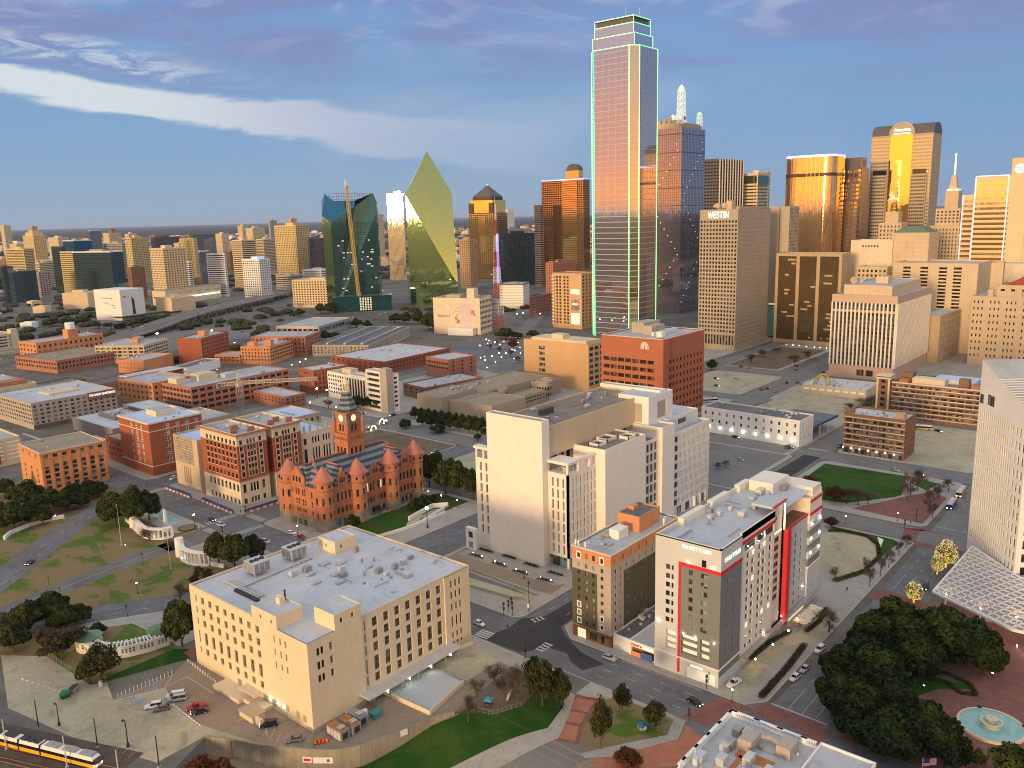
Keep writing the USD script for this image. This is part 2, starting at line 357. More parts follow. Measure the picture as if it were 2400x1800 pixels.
class MB:
 """Collects faces that become one mesh."""
 def __init__(self):
  self.v,self.f,self.n=[],[],0

 def add(self,v,f):
  v=np.asarray(v,float)
  f=np.asarray(f,int)
  if f.shape[1]==4:
   f=np.vstack([f[:,[0,1,2]],f[:,[0,2,3]]])
  self.v.append(v);self.f.append(f+self.n);self.n+=len(v)
  return self

 def quad(self,a,b,c,d):
  return self.add([a,b,c,d],[[0,1,2,3]])

 def tri(self,a,b,c):
  return self.add([a,b,c],[[0,1,2]])

 def box(self,x0,x1,y0,y1,z0,z1):
  v=[(x,y,z) for z in (z0,z1) for x,y in ((x0,y0),(x1,y0),(x1,y1),(x0,y1))]
  return self.add(v,[[0,3,2,1],[4,5,6,7],[0,1,5,4],[1,2,6,5],[2,3,7,6],[3,0,4,7]])

 def obox(self,c,u,L,W,z0,z1):
  """A box of length L along the direction u and width W, centred on c."""
  u=np.asarray(u,float)[:2];u=u/np.linalg.norm(u);w=np.array([-u[1],u[0]]);c=np.asarray(c,float)[:2]
  p=[c-u*L/2-w*W/2,c+u*L/2-w*W/2,c+u*L/2+w*W/2,c-u*L/2+w*W/2]
  return self.prism(p,z0,z1,bottom=True)

 def prism(self,pts,z0,z1,top=True,bottom=False,pts1=None):
  pts=np.asarray(pts,float)[:,:2];q=pts if pts1 is None else np.asarray(pts1,float)[:,:2]
  n=len(pts)
  v=np.vstack([np.c_[pts,np.full(n,z0)],np.c_[q,np.full(n,z1)]])
  i=np.arange(n);j=(i+1)%n
  self.add(v,np.stack([i,j,j+n,i+n],1))
  if top:
   self.flat(q,z1)
  if bottom:
   self.flat(pts,z0)
  return self

 def flat(self,pts,z):
  pts=np.asarray(pts,float)[:,:2]
  if len(pts) in (3,4):
   v=np.c_[pts,np.full(len(pts),z)]
   return self.add(v,[[0,1,2]] if len(pts)==3 else [[0,1,2,3]])
  return self.poly(Polygon(pts),z)

 def poly(self,P,z):
  for g in getattr(P,'geoms',[P]):
   if g.area>1e-6 and g.geom_type=='Polygon':
    v,f=trimesh.creation.triangulate_polygon(g,engine='earcut')
    self.add(np.c_[v,np.full(len(v),z)],f)
  return self

 def slab(self,P,z0,z1):
  for g in getattr(P,'geoms',[P]):
   self.poly(g,z1)
   for r in [g.exterior,*g.interiors]:
    c=np.array(r.coords)
    for a,b in zip(c[:-1],c[1:]):
     self.quad((*a,z0),(*b,z0),(*b,z1),(*a,z1))
  return self

 def lathe(self,c,prof,n=16,a0=0.0,a1=2*math.pi):
  """prof: (radius, z) pairs from bottom to top round the vertical axis at c."""
  m=len(prof);full=abs(a1-a0-2*math.pi)<1e-6
  ang=a0+(a1-a0)*np.arange(n if full else n+1)/n
  v=np.array([(c[0]+r*math.cos(t),c[1]+r*math.sin(t),z) for t in ang for r,z in prof])
  f=[]
  k=len(ang)
  for i in range(n):
   j=(i+1)%k
   for p in range(m-1):
    f.append([i*m+p,j*m+p,j*m+p+1,i*m+p+1])
  return self.add(v,f)

 def tube(self,p,r,n=6,r1=None):
  p=np.asarray(p,float)
  rr=np.linspace(r,r if r1 is None else r1,len(p))
  t=np.gradient(p,axis=0);t /= np.linalg.norm(t,axis=1,keepdims=True)+1e-12
  a=np.cross(t,np.where(np.abs(t[:,2:])<.9,[0,0,1.0],[1.0,0,0]));a /= np.linalg.norm(a,axis=1,keepdims=True)+1e-12
  b=np.cross(t,a);ang=np.arange(n)*2*np.pi/n
  v=p[:,None]+rr[:,None,None]*(np.cos(ang)[None,:,None]*a[:,None]+np.sin(ang)[None,:,None]*b[:,None])
  i,j=np.meshgrid(np.arange(len(p)-1),np.arange(n),indexing='ij')
  return self.add(v.reshape(-1,3),np.stack([i*n+j,i*n+(j+1)%n,(i+1)*n+(j+1)%n,(i+1)*n+j],-1).reshape(-1,4))

 def ball(self,c,r,n=1,sq=(1,1,1)):
  m=trimesh.creation.icosphere(n,r)
  return self.add(m.vertices*np.array(sq)+np.asarray(c),m.faces)

 def tm(self,m,M=None):
  v=np.array(m.vertices)
  if M is not None:
   v=v @ np.asarray(M)[:3,:3].T+np.asarray(M)[:3,3]
  return self.add(v,m.faces)

 def to(self,name,m,parent=None,label=None,kind=None,cat=None,group=None,smooth=False):
  if not self.v:
   return None
  path=fresh(parent.GetPath().pathString if parent is not None else '/World',name)
  v,f=np.vstack(self.v),np.vstack(self.f)
  me=usdkit.mesh(stage,path,trimesh.Trimesh(v,f,process=False) if smooth is False else trimesh.Trimesh(v,f,process=True),MATS[m] if isinstance(m,str) else m,smooth)
  return tag(me.GetPrim(),label,cat,group,kind)

def thing(name,label,cat,loc=(0,0,0),rotz=0.0,group=None,kind=None):
 x=UsdGeom.Xform.Define(stage,fresh('/World',name))
 x.AddTranslateOp().Set(Gf.Vec3d(*map(float,(*loc,0)[:3])))
 x.AddRotateZOp().Set(float(rotz))
 x.AddScaleOp().Set(Gf.Vec3f(1,1,1))
 return tag(x.GetPrim(),label,cat,group,kind)

def dup(root,label,loc,rotz=0.0,group=None,scale=(1,1,1),name=None):
 was=root.GetCustomData()
 r=thing(name or re.sub(r'_\d{3}$','',root.GetName()),label,was['category'],loc,rotz,group or was.get('group'))
 UsdGeom.Xformable(r).GetOrderedXformOps()[2].Set(Gf.Vec3f(*map(float,scale)))
 r.GetReferences().AddInternalReference(root.GetPath())
 r.SetInstanceable(True)
 return r

def move(root,loc,rotz=0.0,scale=(1,1,1)):
 o=UsdGeom.Xformable(root).GetOrderedXformOps()
 o[0].Set(Gf.Vec3d(*map(float,(*loc,0)[:3])));o[1].Set(float(rotz));o[2].Set(Gf.Vec3f(*map(float,scale)))

class Proto:
 """First use moves the original; later uses are copies."""
 def __init__(self,root):
  self.root,self.used=root,False

 def put(self,label,loc,rotz=0.0,group=None,scale=(1,1,1)):
  if self.used:
   return dup(self.root,label,loc,rotz,group,scale)
  self.used=True
  move(self.root,loc,rotz,scale)
  return tag(self.root,label,None,group)

def inset(poly,t):
 p=np.asarray(poly,float);n=len(p);out=[]
 for i in range(n):
  a,b,c=p[i-1],p[i],p[(i+1)%n]
  u,v=(b-a)/np.linalg.norm(b-a),(c-b)/np.linalg.norm(c-b)
  nu,nv=np.array([-u[1],u[0]]),np.array([-v[1],v[0]])
  k=nu+nv
  out.append(b+k*t/max(.2,1+nu @ nv))
 return np.array(out)

def rect(x0,x1,y0,y1):
 return np.array([(x0,y0),(x1,y0),(x1,y1),(x0,y1)],float)

def even(n,L,w,m0=0.0,m1=None):
 m1=m0 if m1 is None else m1
 s=(L-m0-m1)/n
 return [(m0+(i+.5)*s-w/2,m0+(i+.5)*s+w/2) for i in range(n)]

def facade(W,p0,p1,z0,z1,cols,rows,d=.3,skip=None):
 """Wall from p0 to p1 (outside on the right) with real recessed openings; returns the openings as (origin, along, size) at the recess."""
 p0,p1=np.asarray(p0,float),np.asarray(p1,float)
 L=np.linalg.norm(p1-p0);u=(p1-p0)/L;nrm=np.array([u[1],-u[0]])
 P=lambda s,z,k=0.0:(*(p0+u*s-nrm*k),z)
 vs=[z0]+[v for r in rows for v in r]+[z1]
 for a,b in zip(vs[0::2],vs[1::2]):
  if b-a>1e-4:
   W.quad(P(0,a),P(L,a),P(L,b),P(0,b))
 out=[]
 for j,(a,b) in enumerate(rows):
  s0=0.0
  for i,(ca,cb) in enumerate(cols):
   if skip and skip(i,j):
    continue
   if ca-s0>1e-4:
    W.quad(P(s0,a),P(ca,a),P(ca,b),P(s0,b))
   s0=cb
   for q in ((P(ca,a),P(cb,a),P(cb,a,d),P(ca,a,d)),(P(ca,b,d),P(cb,b,d),P(cb,b),P(ca,b)),(P(ca,a,d),P(ca,b,d),P(ca,b),P(ca,a)),(P(cb,a),P(cb,b),P(cb,b,d),P(cb,a,d))):
    W.quad(*q)
   out.append((np.array(P(ca,a,d)),u,cb-ca,b-a,nrm,i,j))
  if L-s0>1e-4:
   W.quad(P(s0,a),P(L,a),P(L,b),P(s0,b))
 return out

def S(nc,nr,wf=.5,hf=.55,mu=.4,mv=(3.0,1.5),glass='glass_dark',each=False,d=.3,skip=None,frame=None,cols=None,rows=None,name='window',lit=0.0,mu1=None):
 return dict(locals())

class Bld:
 def __init__(self,name,label,o=(0,0),rot=0.0,cat='building',group=None,z=0.0):
  self.t=thing(name,label,cat,(o[0],o[1],z),rot,group)
  self.rng=random.Random(name+label)

 def windows(self,opens,sp):
  """Panes (and bars) for the openings: each a part, or joined when they are too small to pick apart."""
  J,Lm,Fm=MB(),MB(),MB()
  for (o,u,w,h,nrm,i,j) in opens:
   U=np.array([*u,0]);N=np.array([*nrm,0]);Zv=np.array([0,0,1.0])
   m=MB().quad(o,o+U*w,o+U*w+Zv*h,o+Zv*h)
   lit=self.rng.random()<sp['lit']
   F=MB()
   if sp['frame']:
    nx,nz,t=sp['frame']
    o2=o+N*.06
    bar=lambda a,b,c,e:F.quad(o2+U*a+Zv*c,o2+U*b+Zv*c,o2+U*b+Zv*e,o2+U*a+Zv*e)
    for k in range(nx+1):
     x=(w-t)*k/nx
     bar(x,x+t,0,h)
    for k in range(nz+1):
     y=(h-t)*k/nz
     for q in range(nx):
      bar((w-t)*q/nx+t,(w-t)*(q+1)/nx,y,y+t)
   if sp['each']:
    p=m.to(sp['name'],'window_lit' if lit else sp['glass'],self.t)
    if sp['frame']:
     F.to('frame','window_frame' if sp['each'] is True else sp['each'],p)
   else:
    (Lm if lit else J).add(np.vstack(m.v),np.vstack(m.f))
    if F.v:
     Fm.add(np.vstack(F.v),np.vstack(F.f) if len(F.f)==1 else np.vstack(F.f))
  J.to(sp['name']+'_panes',sp['glass'],self.t,kind='stuff')
  Lm.to('lit_'+sp['name']+'_panes','window_lit',self.t,kind='stuff')
  Fm.to(sp['name']+'_frames','window_frame',self.t,kind='stuff')

 def mass(self,poly,z0,z1,wall,specs=None,roof='roof_grey',parapet=1.0,pt=.4,part='wall',roofpart='roof',coping=None,W=None):
  """A block of the building on a counter-clockwise footprint; specs: window layout by edge index."""
  poly=np.asarray(poly,float)
  own=W is None
  W=W or MB()
  n=len(poly)
  todo=[]
  for e in range(n):
   a,b=poly[e],poly[(e+1)%n]
   L=np.linalg.norm(b-a)
   sp=(specs or {}).get(e)
   for s in ([] if sp is None else sp if isinstance(sp,list) else [sp]):
    pass
   if sp is None:
    W.quad((*a,z0),(*b,z0),(*b,z1),(*a,z1))
    continue
   s=sp
   cols=s['cols'] or even(s['nc'],L,(L-s['mu']-(s['mu'] if s['mu1'] is None else s['mu1']))/s['nc']*s['wf'],s['mu'],s['mu1'])
   if s['rows']:
    rows=[(z0+r0,z0+r1) for r0,r1 in s['rows']]
   else:
    hh=z1-z0
    rows=[(z0+r0,z0+r1) for r0,r1 in even(s['nr'],hh,(hh-s['mv'][0]-s['mv'][1])/s['nr']*s['hf'],s['mv'][0],s['mv'][1])]
   todo.append((facade(W,a,b,z0,z1,cols,rows,s['d'],s['skip']),s))
  if parapet>0:
   inn=inset(poly,pt)
   for e in range(n):
    a,b,c,dd=poly[e],poly[(e+1)%n],inn[(e+1)%n],inn[e]
    W.quad((*a,z1),(*b,z1),(*c,z1),(*dd,z1))
    W.quad((*dd,z1),(*c,z1),(*c,z1-parapet),(*dd,z1-parapet))
   MB().flat(inn,z1-parapet).to(roofpart,roof,self.t)
  elif roof:
   MB().flat(poly,z1).to(roofpart,roof,self.t)
  if own:
   W.to(part,wall,self.t)
  for op,s in todo:
   self.windows(op,s)
  return self

 def bands(self,poly,zs,h,m,out=.12,part='floor_bands',kind='stuff',gap=0.0):
  B=MB()
  o,i=inset(poly,-out),inset(poly,.05)
  for z in zs:
   B.prism(o,z,z+h,top=False)
   for e in range(len(o)):
    f=(e+1)%len(o)
    for zz in (z,z+h):
     B.quad((*i[e],zz),(*i[f],zz),(*o[f],zz),(*o[e],zz))
  B.to(part,m,self.t,kind=kind)
  return self

 def fins(self,p0,p1,n,w,out,z0,z1,m,part='fins',kind='stuff',each=False,ends=True):
  p0,p1=np.asarray(p0,float),np.asarray(p1,float)
  L=np.linalg.norm(p1-p0);u=(p1-p0)/L;nr=np.array([u[1],-u[0]])
  B=MB()
  for k in (range(n+1) if ends else range(1,n)):
   c=p0+u*(w/2+(L-w)*k/n)+nr*(out/2-.02)
   b=MB() if each else B
   b.obox(c,u,w,out+.04,z0,z1)
   if each:
    b.to(part,m,self.t)
  B.to(part,m,self.t,kind=kind)
  return self

 def box(self,part,m,*a,label=None):
  return MB().box(*a).to(part,m,self.t,label)

def text_on(parent,text,origin,along,height,m,part='lettering',bold=True,depth=.15,spacing=1.0,width=None):
 """Raised lettering on an upright wall; the letters stand upright and read along the direction given."""
 t=meshkit.text_mesh(text,height,depth,bold)
 u=np.array([*along,0.0])/np.linalg.norm(along)
 n=np.array([u[1],-u[0],0.0])
 v=np.array(t.vertices)
 if width:
  v[:,0] *= width/v[:,0].max()
 w=np.asarray(origin,float)+v[:,:1]*u+v[:,1:2]*np.array([0,0,1.0])+v[:,2:]*n
 return MB().add(w,t.faces).to(part,m,parent)

# ---------------------------------------------------------------- ground, streets, pavements
WALL=[(105,207),(108.7,200.1),(112.3,191.4),(116.3,184),(120.3,177.4),(124,172.6),(128.9,168.8),(139.6,165.3),(150.6,162.5),(157.1,159.3)]
LOW=Polygon(WALL+[(165,154),(165,40),(20,40),(20,150),(70,190)])

def low_z(x,y):
 """The street south of the curved wall dips towards the underpass."""
 t=np.clip((165-np.asarray(x,float))/40,0,1)
 return -5.9*t*t*(3-2*t)

def drape(P,off):
 """Triangulates P finely and lays it on the dipping ground."""
 v,f=[],[]
 mb=MB()
 x0,y0,x1,y1=P.bounds
 cuts=[P.intersection(shapely.box(a,y0-1,a+3,y1+1)) for a in np.arange(x0,x1,3)]
 for c in cuts:
  for g in getattr(c,'geoms',[c]):
   if g.geom_type=='Polygon' and g.area>1e-4:
    vv,ff=trimesh.creation.triangulate_polygon(g,engine='earcut')
    mb.add(np.c_[vv,low_z(vv[:,0],vv[:,1])+off],ff)
 return mb

def ground_mesh():
 inner=Polygon([(20,-60),(2600,-60),(2600,2600),(300,2600),(20,900)])
 mb=MB()
 mb.poly(inner.difference(LOW),0.0)
 mb.to('ground','city_ground',kind='structure')
 far=MB()
 R=[shapely.box(-70000,-70000,70000,70000).difference(inner)]
 for p in R:
  far.poly(p,0.0)
 far.to('plain','plain',kind='structure')
 drape(LOW,0).to('sunken_ground','lot_brown',kind='structure')

ground_mesh()

def road(pts,w,z=.02,cut=None):
 return LineString(pts).buffer(w/2,cap_style=2,join_style=1)

houston=road([(203.3,-40),(203.3,150),(204.3,260),(205,800)],17.5)
cross_a=road([(170,82),(203,80),(306,78),(390,79.5),(800,84)],16.5)
cross_b=road([(205,173),(300,173),(420,173.5),(640,176)],14)
market=road([(381,30),(381,620)],17)
austin=road([(479,30),(479,330)],18)
lamar=road([(596,30),(596,420)],16)
griffin=road([(705,30),(705,560)],22)
commerce=road([(205,254),(300,258.5),(400,262),(600,267),(1100,285)],20)
main_st=road([(168,352),(205,352),(420,353),(640,356),(1100,365)],15)
elm_st=road([(205,447),(420,449),(640,452),(900,470)],16)
pacific=road([(205,560),(420,565),(700,560)],16)
ross_st=road([(300,820),(480,690),(600,620),(760,640),(960,760)],18)
record_st=road([(306,262),(306,620)],12)
elm_curve=road([(205,447),(190,441),(165.5,424),(137,399),(108.5,373),(60,328)],13)
main_curve=road([(175,352),(160,351.5),(135,347.6),(109,342.6),(60,331)],11)
comm_curve=road([(206,250),(190,256),(165,279),(143.5,296.5),(118,312),(60,333)],13.5)
feeder=road([(770,980),(700,880),(640,700),(590,540),(575,470)],22)
streets=unary_union([houston,cross_a,cross_b,market,austin,lamar,griffin,commerce,main_st,elm_st,pacific,ross_st,record_st,elm_curve,main_curve,comm_curve,feeder])

def blockp(x0,x1,y0,y1,r=5):
 return shapely.box(x0,y0,x1,y1).buffer(-r).buffer(r)

LIFT=.12
walks=unary_union([
 blockp(213,371.5,181,243.5),Polygon([(211.5,95),(218,89.6),(371,89.6),(371,165),(219,165),(213,158)]).buffer(-2).buffer(2),
 blockp(213,299,268,343.5),blockp(313,371,270,343.5),blockp(213.5,299,361,438),blockp(313,371,361,438),blockp(214,299,457,551),blockp(313,371,457,551),
 blockp(391,469,91,165),blockp(391,469,182,250),blockp(489,587,91,165),blockp(489,587,184,254),blockp(391,587,273,344),blockp(391,587,362,440),
 blockp(391,590,459,556),blockp(605,693,91,165),blockp(605,693,184,262),blockp(605,693,281,346),blockp(605,693,364,440),blockp(718,960,92,265),blockp(718,960,296,352),blockp(718,960,374,450),
 Polygon([(187,150),(194,150),(195,240),(184,252),(168,262),(140,290),(128,300),(118,305),(100,312),(100,308),(125,292),(127,262),(150,262),(187,245)]),
 Polygon([(181,365),(194.5,361),(195.5,430),(186,428),(181,415)]),Polygon([(172,343),(195,343),(195,300),(184,290),(178,300),(172,318)]),Polygon([(212,461),(220,455),(216,640),(212,640)])])
walks=walks.difference(streets.buffer(.3))
curb=MB().slab(walks,0.0,LIFT)
curb.to('pavement','pavement',kind='structure')
edge=walks.difference(walks.buffer(-.45))
MB().slab(edge,LIFT-.05,LIFT+.012).to('kerb','kerb_stone',kind='structure')

def sheet(name,P,z,m,kind='structure',label=None):
 return MB().poly(P,z).to(name,m,kind=kind,label=label)

ZR=.016
sheet('dealey_lawn',Polygon([(60,330),(118,318),(150,300),(178,300),(172,318),(173,342),(195,356),(195,360),(180,366),(182,416),(192,432),(182,440),(165,434),(140,410),(104,372),(60,338)]).buffer(0).difference(streets.buffer(.2)),.008,'grass_dry')
sheet('north_lawn',Polygon([(60,345),(108,384),(150,420),(170,432),(160,438),(132,442),(100,420),(60,400)]).difference(elm_curve.buffer(2.2)),.008,'grass_dry')
sheet('north_garden',Polygon([(60,400),(100,420),(132,442),(160,438),(185,440),(196,450),(196,470),(160,520),(60,520)]),.007,'bare_earth')
sheet('south_garden',Polygon([(60,322),(118,303),(126,290),(126,262),(98,262),(94,292),(84,306)]),.008,'grass_dry')
sheet('lot_lawn',Polygon([(99,262),(125,262),(128,258),(128,250),(123,252),(100,260)]),.010,'grass_green')
sheet('road_houston',houston.union(comm_curve).union(main_curve).union(elm_curve).difference(LOW),ZR,'asphalt')
near_box=shapely.box(212,30,330,320)
sheet('road_crossing',unary_union([cross_a,cross_b,commerce,main_st,elm_st]).intersection(shapely.box(213,30,372,600)),ZR,'asphalt')
sheet('road_east',unary_union([cross_a,cross_b,commerce,main_st,elm_st,pacific,market,austin,lamar,griffin,ross_st,record_st,feeder]).difference(shapely.box(180,30,372,470)).difference(houston),ZR,'asphalt_pale')
ZM=ZR+.006
sheet('new_asphalt',Polygon([(195.5,166),(194.8,186.5),(200,181.5),(206,180),(214.5,180.8),(221,175.3),(256,174),(256,166.4),(218,166),(213.5,160),(208,150),(206.5,139.5),(199,143),(201,149),(204.5,153),(204,160)]),ZM,'asphalt_new')
sheet('asphalt_strip',Polygon([(398,168),(474,168.2),(474,178.4),(398,178)]),ZM,'asphalt_new')
sheet('brick_crossing',Polygon([(196,91),(212,91),(217,90),(217,73),(212,70),(196,70)]).union(Polygon([(196,91),(196,106),(212,102),(212,91)])),ZM,'brick_paving')
sheet('crossing_square',Polygon([(191.5,94.7),(191.5,101),(210,92.3),(210.2,75),(204.5,77.4),(197,80)]),ZM+.006,'asphalt')
for p in ([(296,93),(305.5,89),(306.5,71.5),(313,69),(316,86),(307,90),(304,96)],[(368,87.5),(368,71),(373,71),(373,90),(384,91.5),(394,88),(394,74),(389,74),(389,89),(386,98),(375,96)]):
 sheet('brick_crossing',Polygon(p),ZM,'brick_paving')
sheet('brick_fan',Polygon([(186.4,137.5),(189,129),(186.4,128),(176,126),(167.4,121.5),(164.5,128),(173,133),(180,137)]),.02,'brick_paving')
for q in ([(185.5,135.4),(187,130.2),(181.2,128.4),(179.4,134.4)],[(178.2,134),(180.2,128.2),(175,127),(173.4,131.8)],[(172.4,131.4),(174,126.6),(168,123.4),(166.4,127.4)]):
 sheet('brick_panel',Polygon(q),.027,'brick_red_light')
sheet('park_path',Polygon([(214,68),(300,66),(300,20),(214,20)]),.012,'brick_paving')
sheet('park_lawn',Polygon([(222,72),(300,67),(300,58),(276,52),(262,44),(256,52),(244,58),(222,62)]),.02,'grass_park')
sheet('flower_bed',Point(268,52).buffer(6),.026,'bare_earth')
sheet('forecourt',Polygon([(300,66),(372,68),(372,20),(300,20)]),.012,'brick_paving')
for k,p in enumerate(([(75.2,268.6),(81,238),(90.5,207),(105,207.5),(108.7,200.5),(112.3,191.8),(116.3,184.4),(120.3,178),(125,184),(125,247),(123.5,251),(116.4,246.5),(97.3,247.3),(100.7,259),(96.7,261.8),(95.5,292),(86,306)],)):
 sheet('parking_lot',Polygon(p),.010,'lot_concrete')
sheet('annex_yard',Polygon([(97.3,247),(116.4,246.3),(123.6,251),(125,247),(125,184),(120.6,178.4),(112.6,191.8),(107.2,214),(107.6,230),(110.8,241)]),.017,'lot_brown')
sheet('red_yard',Polygon([(125,250),(131,250),(131,257),(126,257)]),.017,'brick_paving')
sheet('back_yard',Polygon([(125,184),(145,184),(150,182),(184,174),(184,183.5),(191,183),(191,163),(158,159.5),(139.6,165.7),(128.9,169.2),(121,177.8)]),.012,'lot_brown')
sheet('wharf',Polygon([(170,183),(190,183),(190,168),(172,168)]),.018,'lot_concrete')
# sunken side
lawn=Polygon([(157,158.4),(150.6,161.8),(139.6,164.6),(129,168),(122,173),(112,184),(96,184),(96,166),(116,157),(140,147),(158,138.5),(168,133),(180,136),(185,141),(187,148),(176,156)])
drape(lawn.intersection(LOW),.02).to('curved_lawn','grass_green',kind='structure')
sheet('curved_lawn',lawn.difference(LOW),.02,'grass_green')
walk2=Polygon([(96,166),(116,157),(140,147),(158,138.5),(168,133),(180,136),(185,141),(187,141),(186.3,136.6),(178,132.5),(166,127.7),(152,133),(134,140.5),(110,151),(96,157)])
drape(walk2.intersection(LOW),.03).to('curved_pavement','pavement',kind='structure')
sheet('curved_pavement',walk2.difference(LOW),.03,'pavement')
ramp=Polygon([(96,157),(110,151),(134,140.5),(152,133),(166,127.7),(168,121.5),(164,116),(140,123),(96,140)])
drape(ramp.intersection(LOW),.012).to('ramp_road','asphalt_pale',kind='structure')
sheet('ramp_road',ramp.difference(LOW),.012,'asphalt_pale')
sheet('corner_lawn',Polygon([(188,129),(194,126),(194,106.5),(186,104.5),(170,116),(166.5,120.5),(176,126)]),.014,'grass_dry')
sheet('corner_pavement',Polygon([(195,137),(195,104),(186,101.5),(168,112),(163.5,117),(164.5,119),(170,115.6),(186,104.8),(193.4,107),(193.4,126),(188.4,129),(187,137)]),.02,'pavement')
sheet('low_brick',Polygon([(193,103),(186.5,101),(176,107.5),(164,115),(160,110),(176,96),(193,92)]),.013,'brick_red_light')
# parks and lots further off
ZP=LIFT+.02
sheet('amphitheatre',Polygon([(316,109),(322,100),(330,96.5),(345,97),(358,102),(365,108),(364,123),(352,125),(330,122)]),ZP,'lot_concrete')
sheet('park_green',Polygon([(345,96),(366,95),(369,98),(369,124),(366,124),(366.5,108),(359,101)]),ZP,'grass_park')
sheet('square_green',Polygon([(463,162),(465,119),(432,112),(426,114),(404,130),(398,160)]),ZP,'grass_green')
sheet('square_green_small',Polygon([(452,112),(464,111),(461,102),(446,104)]),ZP,'grass_green')
sheet('square_paving',Polygon([(398,125),(426,112),(446,102),(440,93),(396,93)]),ZP,'brick_paving')
sheet('corner_lot',Polygon([(492,130),(552,137),(585,128),(585,93),(492,93)]),ZP,'lot_concrete')
sheet('market_lot',Polygon([(393,185),(467,185),(467,248),(393,248)]),ZP,'asphalt_pale')
sheet('west_lot',Polygon([(607,286),(690,286),(690,343),(607,343)]),ZP,'lot_concrete')
sheet('brown_square',Polygon([(722,300),(850,302),(850,350),(722,349)]),ZP,'bare_earth')
sheet('yellow_lot',Polygon([(560,188),(690,188),(690,252),(560,252)]),ZP,'lot_concrete')
sheet('north_lot',Polygon([(420,900),(600,950),(700,1050),(560,1080),(430,1000)]),.02,'asphalt_pale')
sheet('centre_lot',Polygon([(600,470),(720,560),(700,680),(620,600)]),.02,'asphalt')
sheet('courthouse_green',Polygon([(232,281),(296,283),(296,305),(226,305),(226,292)]),ZP,'grass_park')
sheet('plaza_garden',Polygon([(316,362),(369,362),(369,436),(316,436)]),ZP,'bare_earth')
sheet('memorial_square',Polygon([(316,272),(369,272),(369,341),(316,341)]),ZP,'lot_concrete')

# markings
def stripe(mb,a,b,w=.16,z=ZM+.012):
 a,b=np.asarray(a,float),np.asarray(b,float)
 u=(b-a)/np.linalg.norm(b-a);n=np.array([-u[1],u[0]])*w/2
 mb.quad((*(a-n),z),(*(b-n),z),(*(b+n),z),(*(a+n),z))

def dashes(mb,a,b,on=3,off=6,w=.16,z=ZM+.012):
 a,b=np.asarray(a,float),np.asarray(b,float);L=np.linalg.norm(b-a);u=(b-a)/L
 s=0
 while s<L:
  stripe(mb,a+u*s,a+u*min(L,s+on),w,z);s+=on+off

mk=MB()
for x in (199.5,203.7,207.9):
 dashes(mk,(x,108),(x,142));dashes(mk,(x,190),(x,240));dashes(mk,(x,275),(x,335));dashes(mk,(x,365),(x,435));dashes(mk,(x,468),(x,640))
stripe(mk,(195.2,149),(195,108),.22);stripe(mk,(211.6,108),(211.8,136),.2)
for y in (75.4,79.4,83.4):
 stripe(mk,(218.5,y),(232,y));dashes(mk,(236,y),(292,y));stripe(mk,(318,y),(330,y));dashes(mk,(332,y),(366,y));dashes(mk,(397,y+.8),(466,y+1.2))
stripe(mk,(217.6,72),(218,88.4),.5);stripe(mk,(396,74),(396,88),.4)
for y in (169.6,177.0):
 dashes(mk,(226,y),(366,y))
for y0,y1 in ((250.5,257),(255.5,262),(260,266)):
 dashes(mk,(216,y0),(370,y0+6.4))
for pts in ([(190,441),(165.5,424),(137,399),(108.5,373),(62,330)],[(190,256),(165,279),(143.5,296.5),(118,312),(62,332)]):
 for off in (-2.1,2.1):
  l=LineString(pts).offset_curve(off)
  c=np.array(l.coords)
  for a,b in zip(c[:-1],c[1:]):
   dashes(mk,a,b)
mk.to('lane_marking','white_line',kind='structure')
yl=MB()
for k in (-.16,.16):
 c=np.array(LineString([(172,352),(160,351.5),(135,347.6),(109,342.6),(62,331.5)]).offset_curve(k).coords)
 for a,b in zip(c[:-1],c[1:]):
  stripe(yl,a,b,.12)
yl.to('centre_line','yellow_line',kind='structure')

def crosswalk(a,b,n,L,w=.6):
 """Bars of length L standing across the line from a to b."""
 a,b=np.asarray(a,float),np.asarray(b,float);u=(b-a)/np.linalg.norm(b-a);v=np.array([-u[1],u[0]])
 mb=MB()
 for k in range(n):
  c=a+(b-a)*(k+.5)/n
  stripe(mb,c-v*L/2,c+v*L/2,w)
 for s in (-L/2,L/2):
  stripe(mb,a+v*s,b+v*s,.2)
 mb.to('crosswalk','white_line',kind='structure')

crosswalk((191,180.5),(192,164.5),11,3.0)
crosswalk((195,183.5),(200.2,184),4,5.4,.8);crosswalk((200,161.8),(206.4,161.8),4,3.0,.8);crosswalk((215,176.6),(220,174.9),3,2.6)
crosswalk((196.5,340.5),(212.5,340.5),11,3.4);crosswalk((196.5,364.5),(212.5,364.5),11,3.4);crosswalk((193,345.5),(193,359),9,3.4);crosswalk((216.4,345.5),(216.4,359),9,3.4)
crosswalk((197,435),(212.5,435),10,3.2);crosswalk((489,170),(489,181),8,3.0);crosswalk((469,187),(488,187),12,3)
lot=MB()
for a,b in (((97.3,247),(99.8,240)),((116.3,246.3),(110.8,241.5)),((118.5,241.4),(118.4,225.2)),((118.5,241.4),(110.8,241.5)),((110.8,241.5),(107.6,229.5)),((107.6,229.5),(107,214)),((120,201),(116,193))):
 stripe(lot,a,b,.22,.04)
for k in range(5):
 stripe(lot,(119.4,197.5-3.0*k),(115.6,194.5-3.0*k),.14,.04)
for k in range(9):
 stripe(lot,(100+1.1*k,243.5),(99.6+1.1*k,240.3),.14,.04)
for k in range(16):
 stripe(lot,(83+.25*k,262-3.1*k),(88+.25*k,263.5-3.1*k),.12,.04)
lot.to('bay_marking','white_line',kind='structure')
bl=MB()
